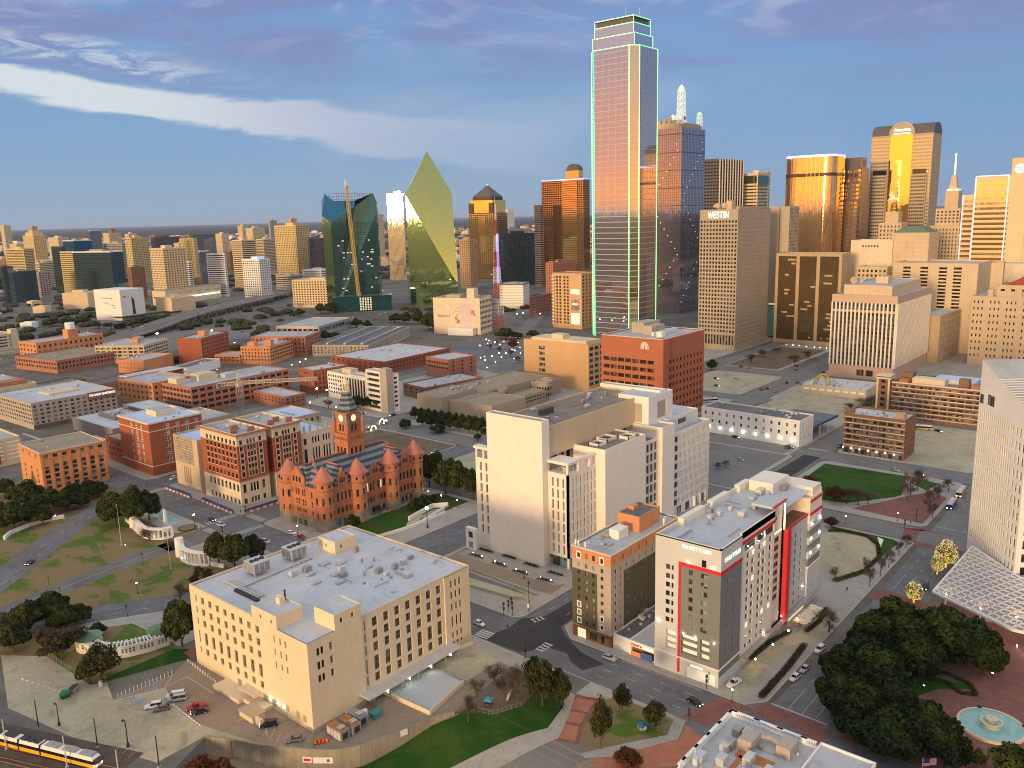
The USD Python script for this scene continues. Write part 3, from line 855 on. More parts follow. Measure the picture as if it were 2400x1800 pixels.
for c in ((101.5,243.3),(108.5,243.6),(102.2,240.0)):
 bl.prism([(c[0]-.9,c[1]-.7),(c[0]+.9,c[1]-.7),(c[0]+.9,c[1]+.7),(c[0]-.9,c[1]+.7)],.02,.036)
bl.to('blue_bay_marking','blue_paint',kind='structure')
yl2=MB()
for c in ((89,241),(101,214.5),(115.5,206.5),(95.5,236)):
 yl2.prism([(c[0]-1.2,c[1]-.2),(c[0]+.4,c[1]-.2),(c[0]+.4,c[1]-.6),(c[0]+1.3,c[1]),(c[0]+.4,c[1]+.6),(c[0]+.4,c[1]+.2),(c[0]-1.2,c[1]+.2)],.02,.036)
yl2.to('arrow_marking','yellow_line',kind='structure')

# the curved retaining wall with its three boards
t=thing('retaining_wall','long curved concrete retaining wall below the beige postal building','wall')
w=np.array(WALL);c=LineString(w);fine=np.array([c.interpolate(s).coords[0] for s in np.linspace(0,c.length,60)])
W=MB();cop=MB()
for a,b in zip(fine[:-1],fine[1:]):
 u=(b-a)/np.linalg.norm(b-a);n=np.array([u[1],-u[0]])*-.25
 n=-n if (np.array([140,140])-a) @ n<0 else n
 za,zb=low_z(*a)-.1,low_z(*b)-.1
 o1,o2,i1,i2=a+n,b+n,a-n,b-n
 W.quad((*o1,za),(*o2,zb),(*o2,.45),(*o1,.45));W.quad((*i1,-.1),(*i2,-.1),(*i2,.45),(*i1,.45));W.quad((*o1,.45),(*o2,.45),(*i2,.45),(*i1,.45))
surf('wall_concrete',(.28,.25,.20),.9,.16,.12,1.0,streak=.75,stain=(.16,.14,.11),stain_amt=.45)
W.to('wall','wall_concrete',t)
for s,L,kind in ((41.5,2.7,'red'),(45.6,2.9,'blank'),(49.3,2.8,'dot'),(78.5,2.3,'blank')):
 s=s*c.length/100
 p=np.array(c.interpolate(s).coords[0]);u=np.array(c.interpolate(s+.5).coords[0])-p;u /= np.linalg.norm(u);n=np.array([u[1],-u[0]])
 n=-n if (np.array([140,140])-p) @ n<0 else n
 b=MB();b.obox(p+n*.33,u,L,.06,low_z(*p)+2.2,low_z(*p)+4.0)
 bd=b.to('banner','barrier_white',t)
 if kind=='red':
  MB().obox(p+n*.38,u,L*.72,.05,low_z(*p)+2.7,low_z(*p)+3.5).to('red_print','signal_red',bd)
 if kind=='dot':
  MB().obox(p+n*.38,u,.8,.05,low_z(*p)+2.7,low_z(*p)+3.5).to('dark_print','dark_brick',bd)

# light rail tracks
tr0,tr1=np.array([48.0,296.0]),np.array([112.0,138.0])
tu=(tr1-tr0)/np.linalg.norm(tr1-tr0);tn=np.array([-tu[1],tu[0]])
sheet('track_bed',LineString([tr0+tn*-1,tr0+tu*92+tn*-1]).buffer(9.5,cap_style=2).difference(LOW),.014,'ballast')
for k,off in enumerate((-5.0,.2)):
 rb=thing('rail_track',['empty railway track at the picture\'s lower left corner, outside the train','railway track under the yellow and white train'][k],'track')
 for g in (-.72,.72):
  MB().obox(tr0+tu*45+tn*(off+g),tu,90,.09,.05,.2).to('rail','rust',rb)
 sl=MB()
 for s in np.arange(0,90,.75):
  sl.obox(tr0+tu*s+tn*off,tn,2.6,.24,.01,.06)
 sl.to('sleepers','bark',rb,kind='stuff')

# ---------------------------------------------------------------- near buildings
def vent(b,x,y,z,s=.8,h=.7,m='pale_metal',name='roof_vent'):
 MB().box(x-s/2,x+s/2,y-s/2,y+s/2,z,z+h).to(name,m,b.t)

def roof_clutter(b,x0,x1,y0,y1,z,n,seed=1,big=1.0):
 """Air handlers, vents and ducts on a flat roof."""
 r=random.Random(seed)
 for k in range(n):
  x,y=r.uniform(x0,x1),r.uniform(y0,y1);t=r.random()
  if t<.35:
   s=r.uniform(1.5,3.2)*big;m=MB().box(x,x+s,y,y+s*.7,z+.25,z+r.uniform(1.2,2.0)*big)
   m.box(x+.2,x+s-.2,y+.2,y+s*.7-.2,z,z+.25)
   m.to('air_handler',r.choice(['pale_metal','grey_metal','roof_white']),b.t)
  elif t<.7:
   vent(b,x,y,z,r.uniform(.6,1.2)*big,r.uniform(.4,1.0)*big,r.choice(['pale_metal','roof_white','grey_metal']))
  elif t<.85:
   MB().lathe((x,y),[(.35*big,z),(.35*big,z+1.0),(.6*big,z+1.0),(.4*big,z+1.3),(0,z+1.35)],10).to('exhaust_fan','grey_metal',b.t)
  else:
   L=r.uniform(4,9)*big
   m=MB().tube([(x,y,z+.45),(min(x+L,x1),y,z+.45)],.14*big,6) if r.random()<.5 else MB().tube([(x,y,z+.45),(x,min(y+L,y1),z+.45)],.14*big,6)
   m.to('duct','grey_metal',b.t)

# --- beige postal building
b=Bld('postal_building','big beige six-storey block with pale flat roof in the foreground',(125.2,184))
rowsL=[(4.9,7.2),(8.6,12.9),(14.9,17.3),(18.9,21.3),(23.0,25.3)]
colsL=[(3.3,4.1)]+[(6.7+4.4*k,8.5+4.4*k) for k in range(8)]
W=MB()
# left face: eight bays, then the stair tower
pL=facade(W,(0,63),(0,17),0,27.4,colsL,rowsL,.45)
pT=facade(W,(0,17),(0,0),0,27.4,[(.7,1.3),(3.6,4.3),(6.1,6.9)],[(14.7,16.8),(18.7,20.9),(22.8,25.0)],.45,skip=lambda i,j:False)
pR=facade(W,(0,0),(19.6,0),0,27.4,[(3.0,4.2),(4.4,5.5),(7.5,8.5)],[(14.1,16.5),(18.1,20.6),(22.4,24.8)],.4)
rowsR=[(4.7,7.6),(8.4,13.2),(14.6,17.6),(18.8,21.6),(22.7,25.7)]
pM=facade(W,(19.6,.35),(54.2,.35),0,27.4,[(.9,1.5)]+[(4.1+4.5*k,6.2+4.5*k) for k in range(7)][:7],rowsR,.45)
pE=facade(W,(54.2,0),(66,0),0,27.4,[(2.7,3.6),(4.7,5.6),(6.6,7.5)],[(2.4,3.7),(4.9,7.0),(8.8,12.7),(14.8,17.3),(18.9,21.4),(22.9,25.4)],.4)
W.quad((19.6,0,0),(19.6,.35,0),(19.6,.35,27.4),(19.6,0,27.4));W.quad((54.2,.35,0),(54.2,0,0),(54.2,0,27.4),(54.2,.35,27.4))
W.quad((66,0,0),(66,63,0),(66,63,27.4),(66,0,27.4));W.quad((66,63,0),(0,63,0),(0,63,27.4),(66,63,27.4))
W.to('wall','cream_stucco',b.t)
cp=MB()
for (x0,x1,y0,y1) in ((0,66,62.5,63),(65.5,66,19,62.5),(0,.5,27.2,62.5),(19.8,65.5,0.35,.75),(65.5,66,0,19)):
 cp.box(x0,x1,y0,y1,27.4,27.95)
cp.to('parapet','tan_stucco',b.t)
RF=MB().box(.5,65.5,.8,62.5,26.6,27.3);RF.to('roof','roof_white',b.t)
fr=S(1,1,each='window_frame',frame=(3,2,.13))
for op,f in ((pL,(3,2,.13)),(pM,(3,2,.14))):
 b.windows([o for o in op if o[5]==0],S(1,1,each='window_frame',frame=(1,2,.1)))
 b.windows([o for o in op if o[5]>0],S(1,1,each='window_frame',frame=f))
b.windows(pT,S(1,1,each='window_frame',frame=(1,1,.1)));b.windows(pR,S(1,1,each='window_frame',frame=(1,1,.1)));b.windows(pE,S(1,1,each='window_frame',frame=(1,2,.1)))
pane('glass_warm',(.035,.025,.016),(.11,.085,.055),.4)

def house(b,name,x0,x1,y0,y1,z0,z1,wall,roof,holes=()):
 W=MB()
 P=rect(x0,x1,y0,y1);out=[]
 for e in range(4):
  h=[x for x in holes if x[0]==e]
  a,c=P[e],P[(e+1)%4]
  if h:
   out+=facade(W,a,c,z0,z1,[x[1] for x in h],[h[0][2]],.25)
  else:
   W.quad((*a,z0),(*c,z0),(*c,z1),(*a,z1))
 W.flat(P,z1-.3)
 i=inset(P,.25)
 for e in range(4):
  f=(e+1)%4
  W.quad((*P[e],z1),(*P[f],z1),(*i[f],z1),(*i[e],z1));W.quad((*i[e],z1),(*i[f],z1),(*i[f],z1-.3),(*i[e],z1-.3))
 w=W.to(name,wall,b.t)
 MB().box(x0+.26,x1-.26,y0+.26,y1-.26,z1-.32,z1-.22).to('penthouse_roof',roof,w)
 for o in out:
  b.windows([o],S(1,1,each=1))

house(b,'stair_tower',0.02,9.2,14.2,26.8,27.3,31.4,'cream_stucco','roof_white',[(3,(4.2,4.9),(28.5,29.6)),(3,(9.6,10.3),(28.5,29.6))])
house(b,'lift_tower',9.8,19.55,.02,9.4,27.3,32.2,'cream_stucco','roof_white',[(0,(2.0,2.9),(29.1,30.5)),(0,(6.1,7.0),(29.1,30.5))])
house(b,'penthouse',45.3,54.6,44.8,54.6,27.3,31.9,'cream_stucco','roof_white',[(3,(4.2,4.9),(29,30.2)),(0,(2.3,3.1),(29,30.2))])
MB().box(5.4,7.4,20,22,31.1,33.2).to('chimney','cream_stucco',b.t)
MB().tube([(8.3,21.4,31),(8.3,21.4,34.6)],.3,8).to('flue','dark_metal',b.t)
for cx,cy in ((16.5,50.5),(31.5,50.7)):
 m=MB().box(cx,cx+6,cy,cy+6,28.6,31.8);m.to('cooling_tower','grey_metal',b.t)
 c=MB()
 for i in range(4):
  c.box(cx-.06+i*2,cx+.12+i*2,cy-.1,cy,28.6,31.9);c.box(cx-.1,cx,cy+i*1.95,cy+i*1.95+.16,28.6,31.9)
 c.box(cx-.1,cx+6.1,cy-.1,cy+6.1,31.8,32.0)
 for lx in (.2,5.6):
  for ly in (.2,5.6):
   c.box(cx+lx,cx+lx+.25,cy+ly,cy+ly+.25,27.3,28.6)
 c.to('tower_frame','pale_metal',b.t)
 for i in range(3):
  MB().lathe((cx+1.1+1.9*i,cy+3),[(.8,32.0),(.8,32.5),(.0,32.5)],12).to('fan_cowl','dark_metal',b.t)
pp=MB()
for k in range(3):
 pp.tube([(9.5,36+k*.7,27.9),(10.2,47+k*.6,27.9),(38,48.6+k*.6,27.9)],.2,6)
 pp.tube([(8.5+k*.8,36,27.9),(8.5+k*.8,56,27.9)],.2,6)
for k in range(14):
 pp.box(9.2,11.2,36+k*1.4,36.2+k*1.4,27.3,27.8);pp.box(12+k*2,12.2+k*2,47.8,50,27.3,27.8)
pp.to('pipework','pale_metal',b.t)
rk=MB()
for k in range(11):
 rk.box(6.6,7.8,34.5+k*1.2,35.3+k*1.2,27.3,28.1)
rk.to('condenser_row','dark_metal',b.t)
roof_clutter(b,22,62,5,42,27.3,34,5,.95)
for (x,y,s) in ((28,37,3.2),(33,30,4.2),(36,40,3.6),(25,30,3),(40,36,3.4),(30,24,3),(44,26,2.6)):
 MB().box(x,x+s,y,y+s*.62,27.45,27.9).to('skylight','roof_grey',b.t)
cy_=MB().box(17,36+20.5,-4.6,.34,3.35,3.75);cy_.to('canopy','pale_metal',b.t)
for k in range(7):
 MB().box(19+6*k,19.25+6*k,-4.4,-4.15,0,3.35).to('canopy_post','grey_metal',b.t)
for k in range(4):
 MB().ball((24+9*k,-4.7,3.2),.28).to('canopy_lamp','lamp_green_white',b.t)
dk=MB().box(-5.2,-.02,30,44.5,0,1.2);dk.box(-3.6,-.02,20,30,0,1.2);dk.to('loading_dock','tan_stucco',b.t)
MB().box(-3.2,-.02,24,33,3.3,3.6).to('dock_canopy','tan_stucco',b.t)
for y in (17.5,22,26.5,36):
 MB().box(-.06,-.01,y,y+2.4,1.2,3.3).to('dock_door','grey_metal',b.t)
for y in (3.0,6.2,11.5):
 MB().box(-.06,-.01,y,y+1.6,2.0,4.1).to('blocked_window','taupe_wall',b.t)
for k,(y,z) in enumerate(((13.6,3),(16.6,3.2),(20.5,3.4))):
 MB().ball((-.35,y,z),.24).to('wall_lamp','lamp_white',b.t)
MB().box(-.5,19,-.4,-.02,0,1.2).to('plinth','pavement',b.t)

# --- white courts building, upper storeys hung between two windowless slabs
b=Bld('courts_building','tall white stone courts building with two windowless slabs and a brown roof',(255.3,192))
zR=61.8
b.mass(rect(0,4.8,10.3,40.1),0,zR,'white_stone',roof='roof_dark',parapet=1.2,pt=.5,part='end_slab')
b.mass(rect(85,90,6,40),0,60,'white_stone',roof='roof_dark',parapet=1.2,pt=.5,part='end_slab')
b.mass(rect(4.8,85,11.2,39.2),45.7,58.4,'beige_panel',roof='roof_brown',parapet=.9,pt=.6,part='upper_storeys')
SH=MB()
pk=facade(SH,(4.8,14),(85,14),0,45.7,even(16,80.2,3.6,1),[(40.2,45.0)],.6)
SH.quad((85,39,0),(4.8,39,0),(4.8,39,45.7),(85,39,45.7));SH.to('shaft','white_stone',b.t)
b.windows(pk,S(1,1,glass='glass_brown'))
# corner galleries with five tall openings per storey
GZ=[(6.1+4.75*k,9.9+4.75*k) for k in range(7)]
G=MB()
gc=[(1.2,2.4),(3.6,5.0),(6.2,7.6)]
oL=facade(G,(3.3,10.2),(3.3,0),4.8,40.4,[(2.0,2.9),(4.65,5.55),(7.35,8.25)],GZ,.9)
oR=facade(G,(3.3,0),(23.2,0),4.8,40.4,[(.7+2.55*k,1.55+2.55*k) for k in range(8)],GZ,.9)
G.box(3.3,4.2,0,.9,0,45.2);G.box(3.31,23.2,.02,10.2,40.0,40.4)
G.box(3.2,12,-.1,10.2,44.2,45.3)
for x in (10.6,18.5):
 G.box(x,x+1,.01,1,40.4,44.2)
G.box(12,22,-.05,1.6,44.2,45.2)
G.to('corner_gallery','white_stone',b.t)
b.windows(oL,S(1,1,each=1,glass='glass_brown'));b.windows(oR,S(1,1,each=1,glass='glass_brown'))
FN=MB()
for z0,z1 in GZ:
 for y in np.arange(1.2,9.6,1.35):
  FN.box(3.55,3.8,y,y+.45,z0,z1)
MB().box(4.3,23,1.2,10,0,4.8).to('lobby_glass','glass_teal',b.t)
for k in range(5):
 MB().box(6+1.8*k,7.3+1.8*k,2.4,4.6,40.4,42.6).to('air_handler','roof_grey',b.t)
b2=S(3,7,cols=[(2.2,3.6),(5.2,6.6)],rows=[(r0,r1) for r0,r1 in GZ],glass='glass_brown',each=1,d=.9)
b.mass(rect(2,4.7,40.2,49),0,40.4,'white_stone',{3:S(2,7,cols=[(2.4,3.6),(5.6,6.8)],rows=GZ,glass='glass_brown',each=1,d=.9)},part='side_gallery',parapet=0,roof='roof_grey')
g2=MB().box(1.2,4.7,40.1,49.4,44.4,45.5);g2.box(2,2.9,48.1,49,40.4,44.4);g2.box(2,2.9,44,44.8,40.4,44.4);g2.to('gallery_roof','white_stone',b.t)
# middle block
b.mass(rect(23.2,55.2,-4.5,12),0,47,'white_stone',roof='roof_brown',parapet=.9,pt=.5,part='middle_block')
for (x0,x1,y0,y1) in ((28,34,2,7),(37,44,3.5,9.5),(45,51,-2,3)):
 m=MB()
 for a,c in (((x0,y0),(x1,y0)),((x1,y0),(x1,y1)),((x1,y1),(x0,y1)),((x0,y1),(x0,y0))):
  m.obox(((a[0]+c[0])/2,(a[1]+c[1])/2),(c[0]-a[0],c[1]-a[1]),math.dist(a,c)+.3,.3,46,47.4)
 m.to('roof_well','white_stone',b.t)
 MB().box(x0+.3,x1-.3,y0+.3,y1-.3,46.05,46.5).to('louvres','dark_metal',b.t)
b.mass(rect(55.2,69.7,-2.2,12),6,42,'white_stone',{0:S(4,7,cols=[(1+3.4*k,3.6+3.4*k) for k in range(4)],rows=[(1.0+4.9*k,5.0+4.9*k) for k in range(7)],glass='glass_brown',d=.7,each=1)},roof='roof_dark',part='link')
MB().box(55.2,69.7,-1.2,12,0,6).to('link_base','glass_teal',b.t)
b.mass(rect(69.7,81,-4.5,14),0,46.6,'white_stone',roof='roof_grey',part='pylon',parapet=.8)
pw=MB()
for i in range(9):
 for j in range(4):
  pw.box(6+i*8,6.3+i*8,12+j*7,17+j*7,57.5,57.56)
rc=MB().box(22,30,27,29.5,57.5,60.2);rc.to('plant_box','dark_green_wall',b.t)
roof_clutter(b,10,78,15,36,57.5,14,8)

# --- newer white office joined to the courts
b=Bld('white_office','white office block with close fins beside the brown-roofed courts building',(336.4,188.2))
rowsO=[(5.2+4.45*k,8.2+4.45*k) for k in range(8)]
b.mass(rect(0,36,0,34),0,41.2,'white_panel',{0:S(1,1,cols=[(1.2,4.6)]+[(5.4+1.27*k,6.15+1.27*k) for k in range(24)],rows=rowsO,glass='glass_dark',d=.5),1:S(20,8,.5,.6,glass='glass_teal')},roof='roof_grey',parapet=1.0)
b.mass(rect(4,33,5,33),40.2,46.6,'white_panel',{0:S(1,1,cols=[(9,17)],rows=[(2,4.6)],glass='glass_teal',each=1)},roof='roof_white',part='upper_storey',parapet=.5)
b.mass(rect(-10,12,7.5,24),44,59.5,'white_panel',{0:S(1,1,cols=[(8,16)],rows=[(4,12)],glass='taupe_wall',each=1,d=.2),3:S(1,1,cols=[(3,13)],rows=[(3,12)],glass='taupe_wall',each=1,d=.2)},roof='roof_white',part='plant_storey',parapet=.6)
for k in range(4):
 MB().box(4+8*k,8+8*k,-.05,-.01,.3,4.2).to('shop_window','glass_blinds',b.t)
for k in range(3):
 MB().box(20+5.4*k,20.8+5.4*k,-1.2,-.02,0,5.0).to('portal_pier','white_panel',b.t)

# small white portal house left of the courts
b=Bld('portal_house','small white concrete portal beside the courts building entrance',(250.6,236.4))
W=MB();o=facade(W,(0,5.8),(0,0),0,9.8,[(1.5,4.2)],[(.4,3.6),(5.3,8.2)],.5)
for e in ((0,0,1.8,0),(1.8,0,1.8,5.8),(1.8,5.8,0,5.8)):
 W.quad((e[0],e[1],0),(e[2],e[3],0),(e[2],e[3],9.8),(e[0],e[1],9.8))
W.flat(rect(0,1.8,0,5.8),9.8);W.to('wall','white_panel',b.t);b.windows(o[:1],S(1,1,each=1,glass='glass_blinds'));b.windows(o[1:],S(1,1,each=1))

# --- hotel with red band
b=Bld('red_band_hotel','grey and white hotel tower with a red ribbon, signs and a red fin',(215.5,104.2))
rowsC=[(16.8+2.93*k,18.4+2.93*k) for k in range(7)]
GR,DK,WH=MB(),MB(),MB()
cc=[(3.8,5.2),(5.75,6.5)]
o1=facade(GR,(0,22.2),(0,14.0),15.6,45,cc,rowsC,.2)
g1=facade(GR,(0,22.2),(0,14.0),6.2,15.6,[(4.0,7.7)],[(1.8+6.0,9.6),(9.9,11.8),(12.2,14.2)],1.2)
o2=facade(DK,(0,13.2),(0,0),15.6,36.8,[(2.7,4.1),(6.8,8.9)],rowsC,.2)
g2=facade(DK,(0,13.2),(0,0),6.2,15.6,[(.4,5.9),(6.9,10.0)],[(7.8,9.8),(10.3,12.2),(12.6,14.4)],1.2)
o3=facade(GR,(0,14.0),(0,0),37.9,45,[(7.7,9.2)],[(38.0,40.3)],.2)
GR.quad((0,22.2,0),(0,0,0),(0,0,6.2),(0,22.2,6.2))
GR.quad((0,0,37.9),(14.2,0,37.9),(14.2,0,45),(0,0,45))
GR.quad((0,0,0),(80,0,0),(80,0,3.4),(0,0,3.4))
o4=facade(DK,(0,0),(14.2,0),6.2,36.8,[(4.3,5.0)]+[(9.0,9.7)],[(9.5+2.93*k,11.0+2.93*k) for k in range(9)],.2)
DK.quad((0,0,3.4),(14.2,0,3.4),(14.2,0,6.2),(0,0,6.2))
rowsW=[(12.2+2.95*k,14.1+2.95*k) for k in range(9)]
o5=facade(WH,(14.2,.3),(39.4,.3),3.4,38.2,[(4.1,6.0),(7.6,9.6),(12.6,14.7),(15.8,17.9),(21.0,23.0)],[(5.2,6.7),(8.6,10.1)]+rowsW[:9],.25,skip=lambda i,j:j<2 and i==4)
o6=facade(WH,(14.2,.3),(39.4,.3),38.2,45.5,[(2.4,10.6),(10.9,17.4),(17.7,24.6)],[(38.6,41.2)],.3)
b.t_low=None
o7=facade(WH,(39.4,1.2),(47.4,1.2),3.4,46.5,[(1.8,6.6)],[(12+2.95*k,14.2+2.95*k) for k in range(8)],.3)
o8=facade(GR,(50.4,.3),(68.6,.3),3.4,36.0,[(2.5,4.0),(7.0,8.6),(12.0,13.6)],[(5.0,6.6),(8.4,10.0)]+rowsW[:7],.25)
WH.quad((50.4,6,36),(68.6,6,36),(68.6,6,43),(50.4,6,43));WH.quad((50.4,6,43),(68.6,6,43),(68.6,8,43),(50.4,8,43))
WH.box(68.6,80,-.4,6,32,41.5);WH.box(72,80,.2,20,41.5,44.5)
DKc=MB()
for k in range(3):
 GR.box(68.7,80.2,-.45,6.1,15.6+5.5*k+2.9,15.6+5.5*k+5.5);DKc.box(68.8,80.1,-.35,6,15.6+5.5*k,15.6+5.5*k+2.9)
GR.box(68.8,80.1,-.35,6,3.4,15.5);WH.box(68.5,80.4,-.6,6,15.0,15.55)
DKc.to('dark_corner_panel','courtyard_dark',b.t)
for (x0,y0,x1,y1,z) in ((80,0,80,22.2,43),(80,22.2,0,22.2,45)):
 WH.quad((x0,y0,0),(x1,y1,0),(x1,y1,z),(x0,y0,z))
WH.quad((50.4,.3,36),(68.6,.3,36),(68.6,6,36),(50.4,6,36))
GR.quad((0,.0,0),(0,22.2,0),(0,22.2,.1),(0,0,.1))
GR.to('grey_wall','courtyard_grey',b.t);DK.to('dark_wall','courtyard_dark',b.t);WH.to('white_wall','courtyard_white',b.t)
for op in (o1,o2,o3,o4,o5,o7,o8):
 b.windows(op,S(1,1,each=1,glass='glass_blinds' if op is o2 else 'glass_dark',lit=.05))
b.windows(o6,S(1,1,each=1,glass='glass_teal'))
for op in (g1,g2):
 b.windows(op,S(1,1,each=1,glass='window_dim',name='parking_opening'))
R=MB()
R.box(-.16,.0,0,14.0,36.8,37.9);R.box(-.16,.0,13.2,14.0,1.0,36.8);R.box(-.16,14.3,-.16,.0,36.8,37.9);R.to('red_band','signal_red',b.t)
R=MB().box(14.0,14.3,-.16,.3,41.6,42.6);R.box(14.3,39.5,.0,.29,41.6,42.6);R.box(39.4,43,1.0,1.19,41.2,42.2);R.box(50.4,68.6,.1,.29,35.2,36.1);R.box(68.5,80.1,-.7,-.42,35.0,36.0);R.box(68.5,80.1,-.7,-.42,39.9,40.8);R.box(50.4,68.5,5.8,5.99,40.6,41.5);R.box(38,49.2,.3,.79,46.4,46.95);R.to('red_cornice','signal_red',b.t)
MB().box(47.4,50.4,-1.1,.4,1.5,36.6).to('red_fin','signal_red',b.t)
MB().box(46.3,46.7,-.25,.15,36.8,46.0).to('light_strip','strip_light',b.t)
MB().box(40.2,47.0,.95,1.15,36.3,36.7).to('light_strip','strip_light',b.t)
RF=MB().flat(rect(.5,79.5,.8,21.7),43.4);RF.to('roof','roof_white',b.t)
RL=MB().flat(rect(50.5,68.6,.5,6),36.02);RL.to('terrace','brown_tile',b.t)
cp=MB().box(0,.5,0,22.2,44.6,45.1);cp.box(0,14.2,0,.5,44.6,45.1);cp.box(.5,80,21.7,22.2,43.4,45.0);cp.box(14.2,39.4,.3,.8,43.4,45.6);cp.box(79.5,80,6,21.7,43,44.6)
for x0,x1 in ((14,29),(34,47),(55,64)):
 cp.box(x0,x1,20.2,22.3,43.4,46.0)
cp.to('parapet','courtyard_white',b.t)
MB().box(2,12,16,19,43.4,44.4).to('plant_curb','roof_white',b.t);MB().box(13,22,4.5,5.5,43.4,44.2).to('plant_curb','roof_white',b.t)
roof_clutter(b,16,76,7,19,43.4,26,11)
MB().box(60,74,10,19,43.4,47.2).to('penthouse','courtyard_white',b.t)
text_on(b.t,'C O U R T Y A R D',(-.06,12.9,42.6),(0,-1),1.15,'sign_white','sign_lettering',False,width=9.6)
text_on(b.t,'C O U R T Y A R D',(2.2,-.06,40.2),(1,0),1.35,'sign_green_white','sign_lettering',False,width=10.6)
text_on(b.t,'COURTYARD',(-.06,9.4,4.4),(0,-1),.55,'sign_white','sign_lettering',width=4.2)
MB().box(-.3,14.4,-.3,.0,5.9,6.3).box(-.3,.0,0,22.2,5.9,6.3).to('white_ledge','white_panel',b.t)
for (y,z) in ((20.9,16.4),(12.0,14.6),(8.0,14.6),(1.6,14.6),(10.8,37.6+.6),(2.4,38.6)):
 MB().ball((-.3,y,z),.2).to('wall_lamp','lamp_white',b.t)
for (x,z) in ((33,4.6),(21,39.0),(26,39.4),(31,39.9),(46.8,5.2),(66,9)):
 MB().ball((x,-.2 if x>40 else .02,z),.2).to('wall_lamp','lamp_white',b.t)
for k in range(3):
 for x in (70.5,78.5):
  MB().ball((x,-.75,20.6+5.5*k),.3).to('corner_lamp','lamp_white',b.t)
MB().box(14.5,79,-1.6,-.02,3.4,3.8).to('porch_roof','pavement',b.t);MB().box(52,67,-.12,-.02,.4,3.3).to('lobby_glass','window_lit',b.t)
MB().box(-.06,-.01,1,10.5,.3,3.9).to('garage_door','window_dim',b.t)

MB().box(38,49.2,.8,8,46.2,47.0).to('white_canopy_roof','roof_white',b.t)
# --- slim hotel with dark green panels
b=Bld('green_panel_hotel','cream and dark green hotel with an orange brick top storey',(216.1,143.4))
zt=32.7
A,D2,O,BR=MB(),MB(),MB(),MB()
rw=[(5.6+2.95*k,7.0+2.95*k) for k in range(7)]
p=facade(D2,(0,15.8),(0,5.5),4.5,25.1,[(2.3,3.3),(5.4,6.4),(8.3,9.3)],rw,.2)
p+=facade(A,(0,5.5),(0,0),4.5,28.5,[(1.4,2.5)],rw+[(26.0,27.5)],.2)
p+=facade(A,(0,15.8),(0,5.5),25.1,28.5,[(2.3,3.4),(5.4,6.5),(8.3,9.4)],[(26.0,27.5)],.2)
p+=facade(O,(0,15.8),(0,0),28.9,zt,[(2.3,3.4),(5.4,6.5),(8.3,9.4),(11.7,12.8)],[(29.4,31.2)],.2)
p+=facade(A,(0,0),(7.8,0),4.5,28.5,[(2.3,3.3),(5.4,6.1)],rw+[(25.8,27.4)],.2)
p+=facade(D2,(7.8,0),(45,0),4.5,25.1,even(8,37.2,1.0),rw,.2)
p+=facade(A,(7.8,0),(45,0),25.1,28.5,even(9,37.2,1.0),[(25.9,27.4)],.2)
p+=facade(O,(0,0),(45,0),28.9,zt,even(9,45,1.0),[(29.4,31.2)],.2)
BR.box(0,45,0,15.8,0,4.35)
A.box(-.15,45,-.15,16,28.5,28.9);A.box(-.12,45,-.12,16,4.35,4.5)
A.quad((45,0,0),(45,15.8,0),(45,15.8,zt),(45,0,zt));A.quad((45,15.8,4.5),(0,15.8,4.5),(0,15.8,zt),(45,15.8,zt))
cpm=MB()
for (x0,x1,y0,y1) in ((-.2,.4,-.2,16),(.4,45,-.2,.4),(.4,45,15.4,16),(44.6,45,.4,15.4)):
 cpm.box(x0,x1,y0,y1,zt,zt+.35)
A.to('cream_wall','taupe_wall',b.t);D2.to('dark_wall','dark_green_wall',b.t);O.to('brick_storey','orange_brick',b.t);BR.to('ground_storey','brown_tile',b.t);cpm.to('cornice','cream_trim',b.t)
b.windows(p,S(1,1,each=1,glass='glass_blinds'))
for y in (12.9,3.6):
 for z in ((5.4,8.4,11.3) if y>10 else (5.4,8.4)):
  m=MB()
  for a0,a1,c0,c1 in ((-.9,-.55,0,2.2),(.55,.9,0,2.2),(-.55,.55,0,.3),(-.55,.55,1.9,2.2)):
   m.box(-.14,-.02,y+a0,y+a1,z+c0,z+c1)
  m.to('white_surround','white_paint',b.t)
for y in (12.9,3.6):
 m=MB()
 for a0,a1,c0,c1 in ((-.95,-.6,0,2.4),(.6,.95,0,2.4),(-.6,.6,1.9,2.4),(-.95,.95,-.3,0)):
  m.box(-.16,-.02,y+a0,y+a1,29.2+c0,29.2+c1)
 m.to('white_surround','white_paint',b.t)
MB().flat(rect(.4,44.6,.4,15.4),zt-.3).to('roof','roof_grey',b.t)
b.mass(rect(24,38,4,13),zt-.3,zt+5.5,'orange_brick',roof='roof_dark',part='penthouse',parapet=.5)
MB().box(30,33,10,12.5,zt+5,zt+6.5).to('chimney','orange_brick',b.t)
MB().box(14,20,6,10,zt-.3,zt+3).to('plant_box','white_panel',b.t)
roof_clutter(b,2,22,2,13,zt-.3,12,3)
for x,y in ((.8,14.6),(.8,13.4),(.8,10.6),(26,12),(31,5),(36,1),(38,1.5)):
 MB().box(x,x+.3,y,y+.5,zt-.3,zt+2.2).to('antenna_panel','white_paint',b.t)
MB().box(-.06,-.01,10.2,13.6,.3,3.6).to('lit_entrance','window_lit',b.t)
for y in (1.0,5.6):
 MB().box(-.06,-.01,y,y+3,.8,3.3).to('shop_window','glass_dark',b.t)

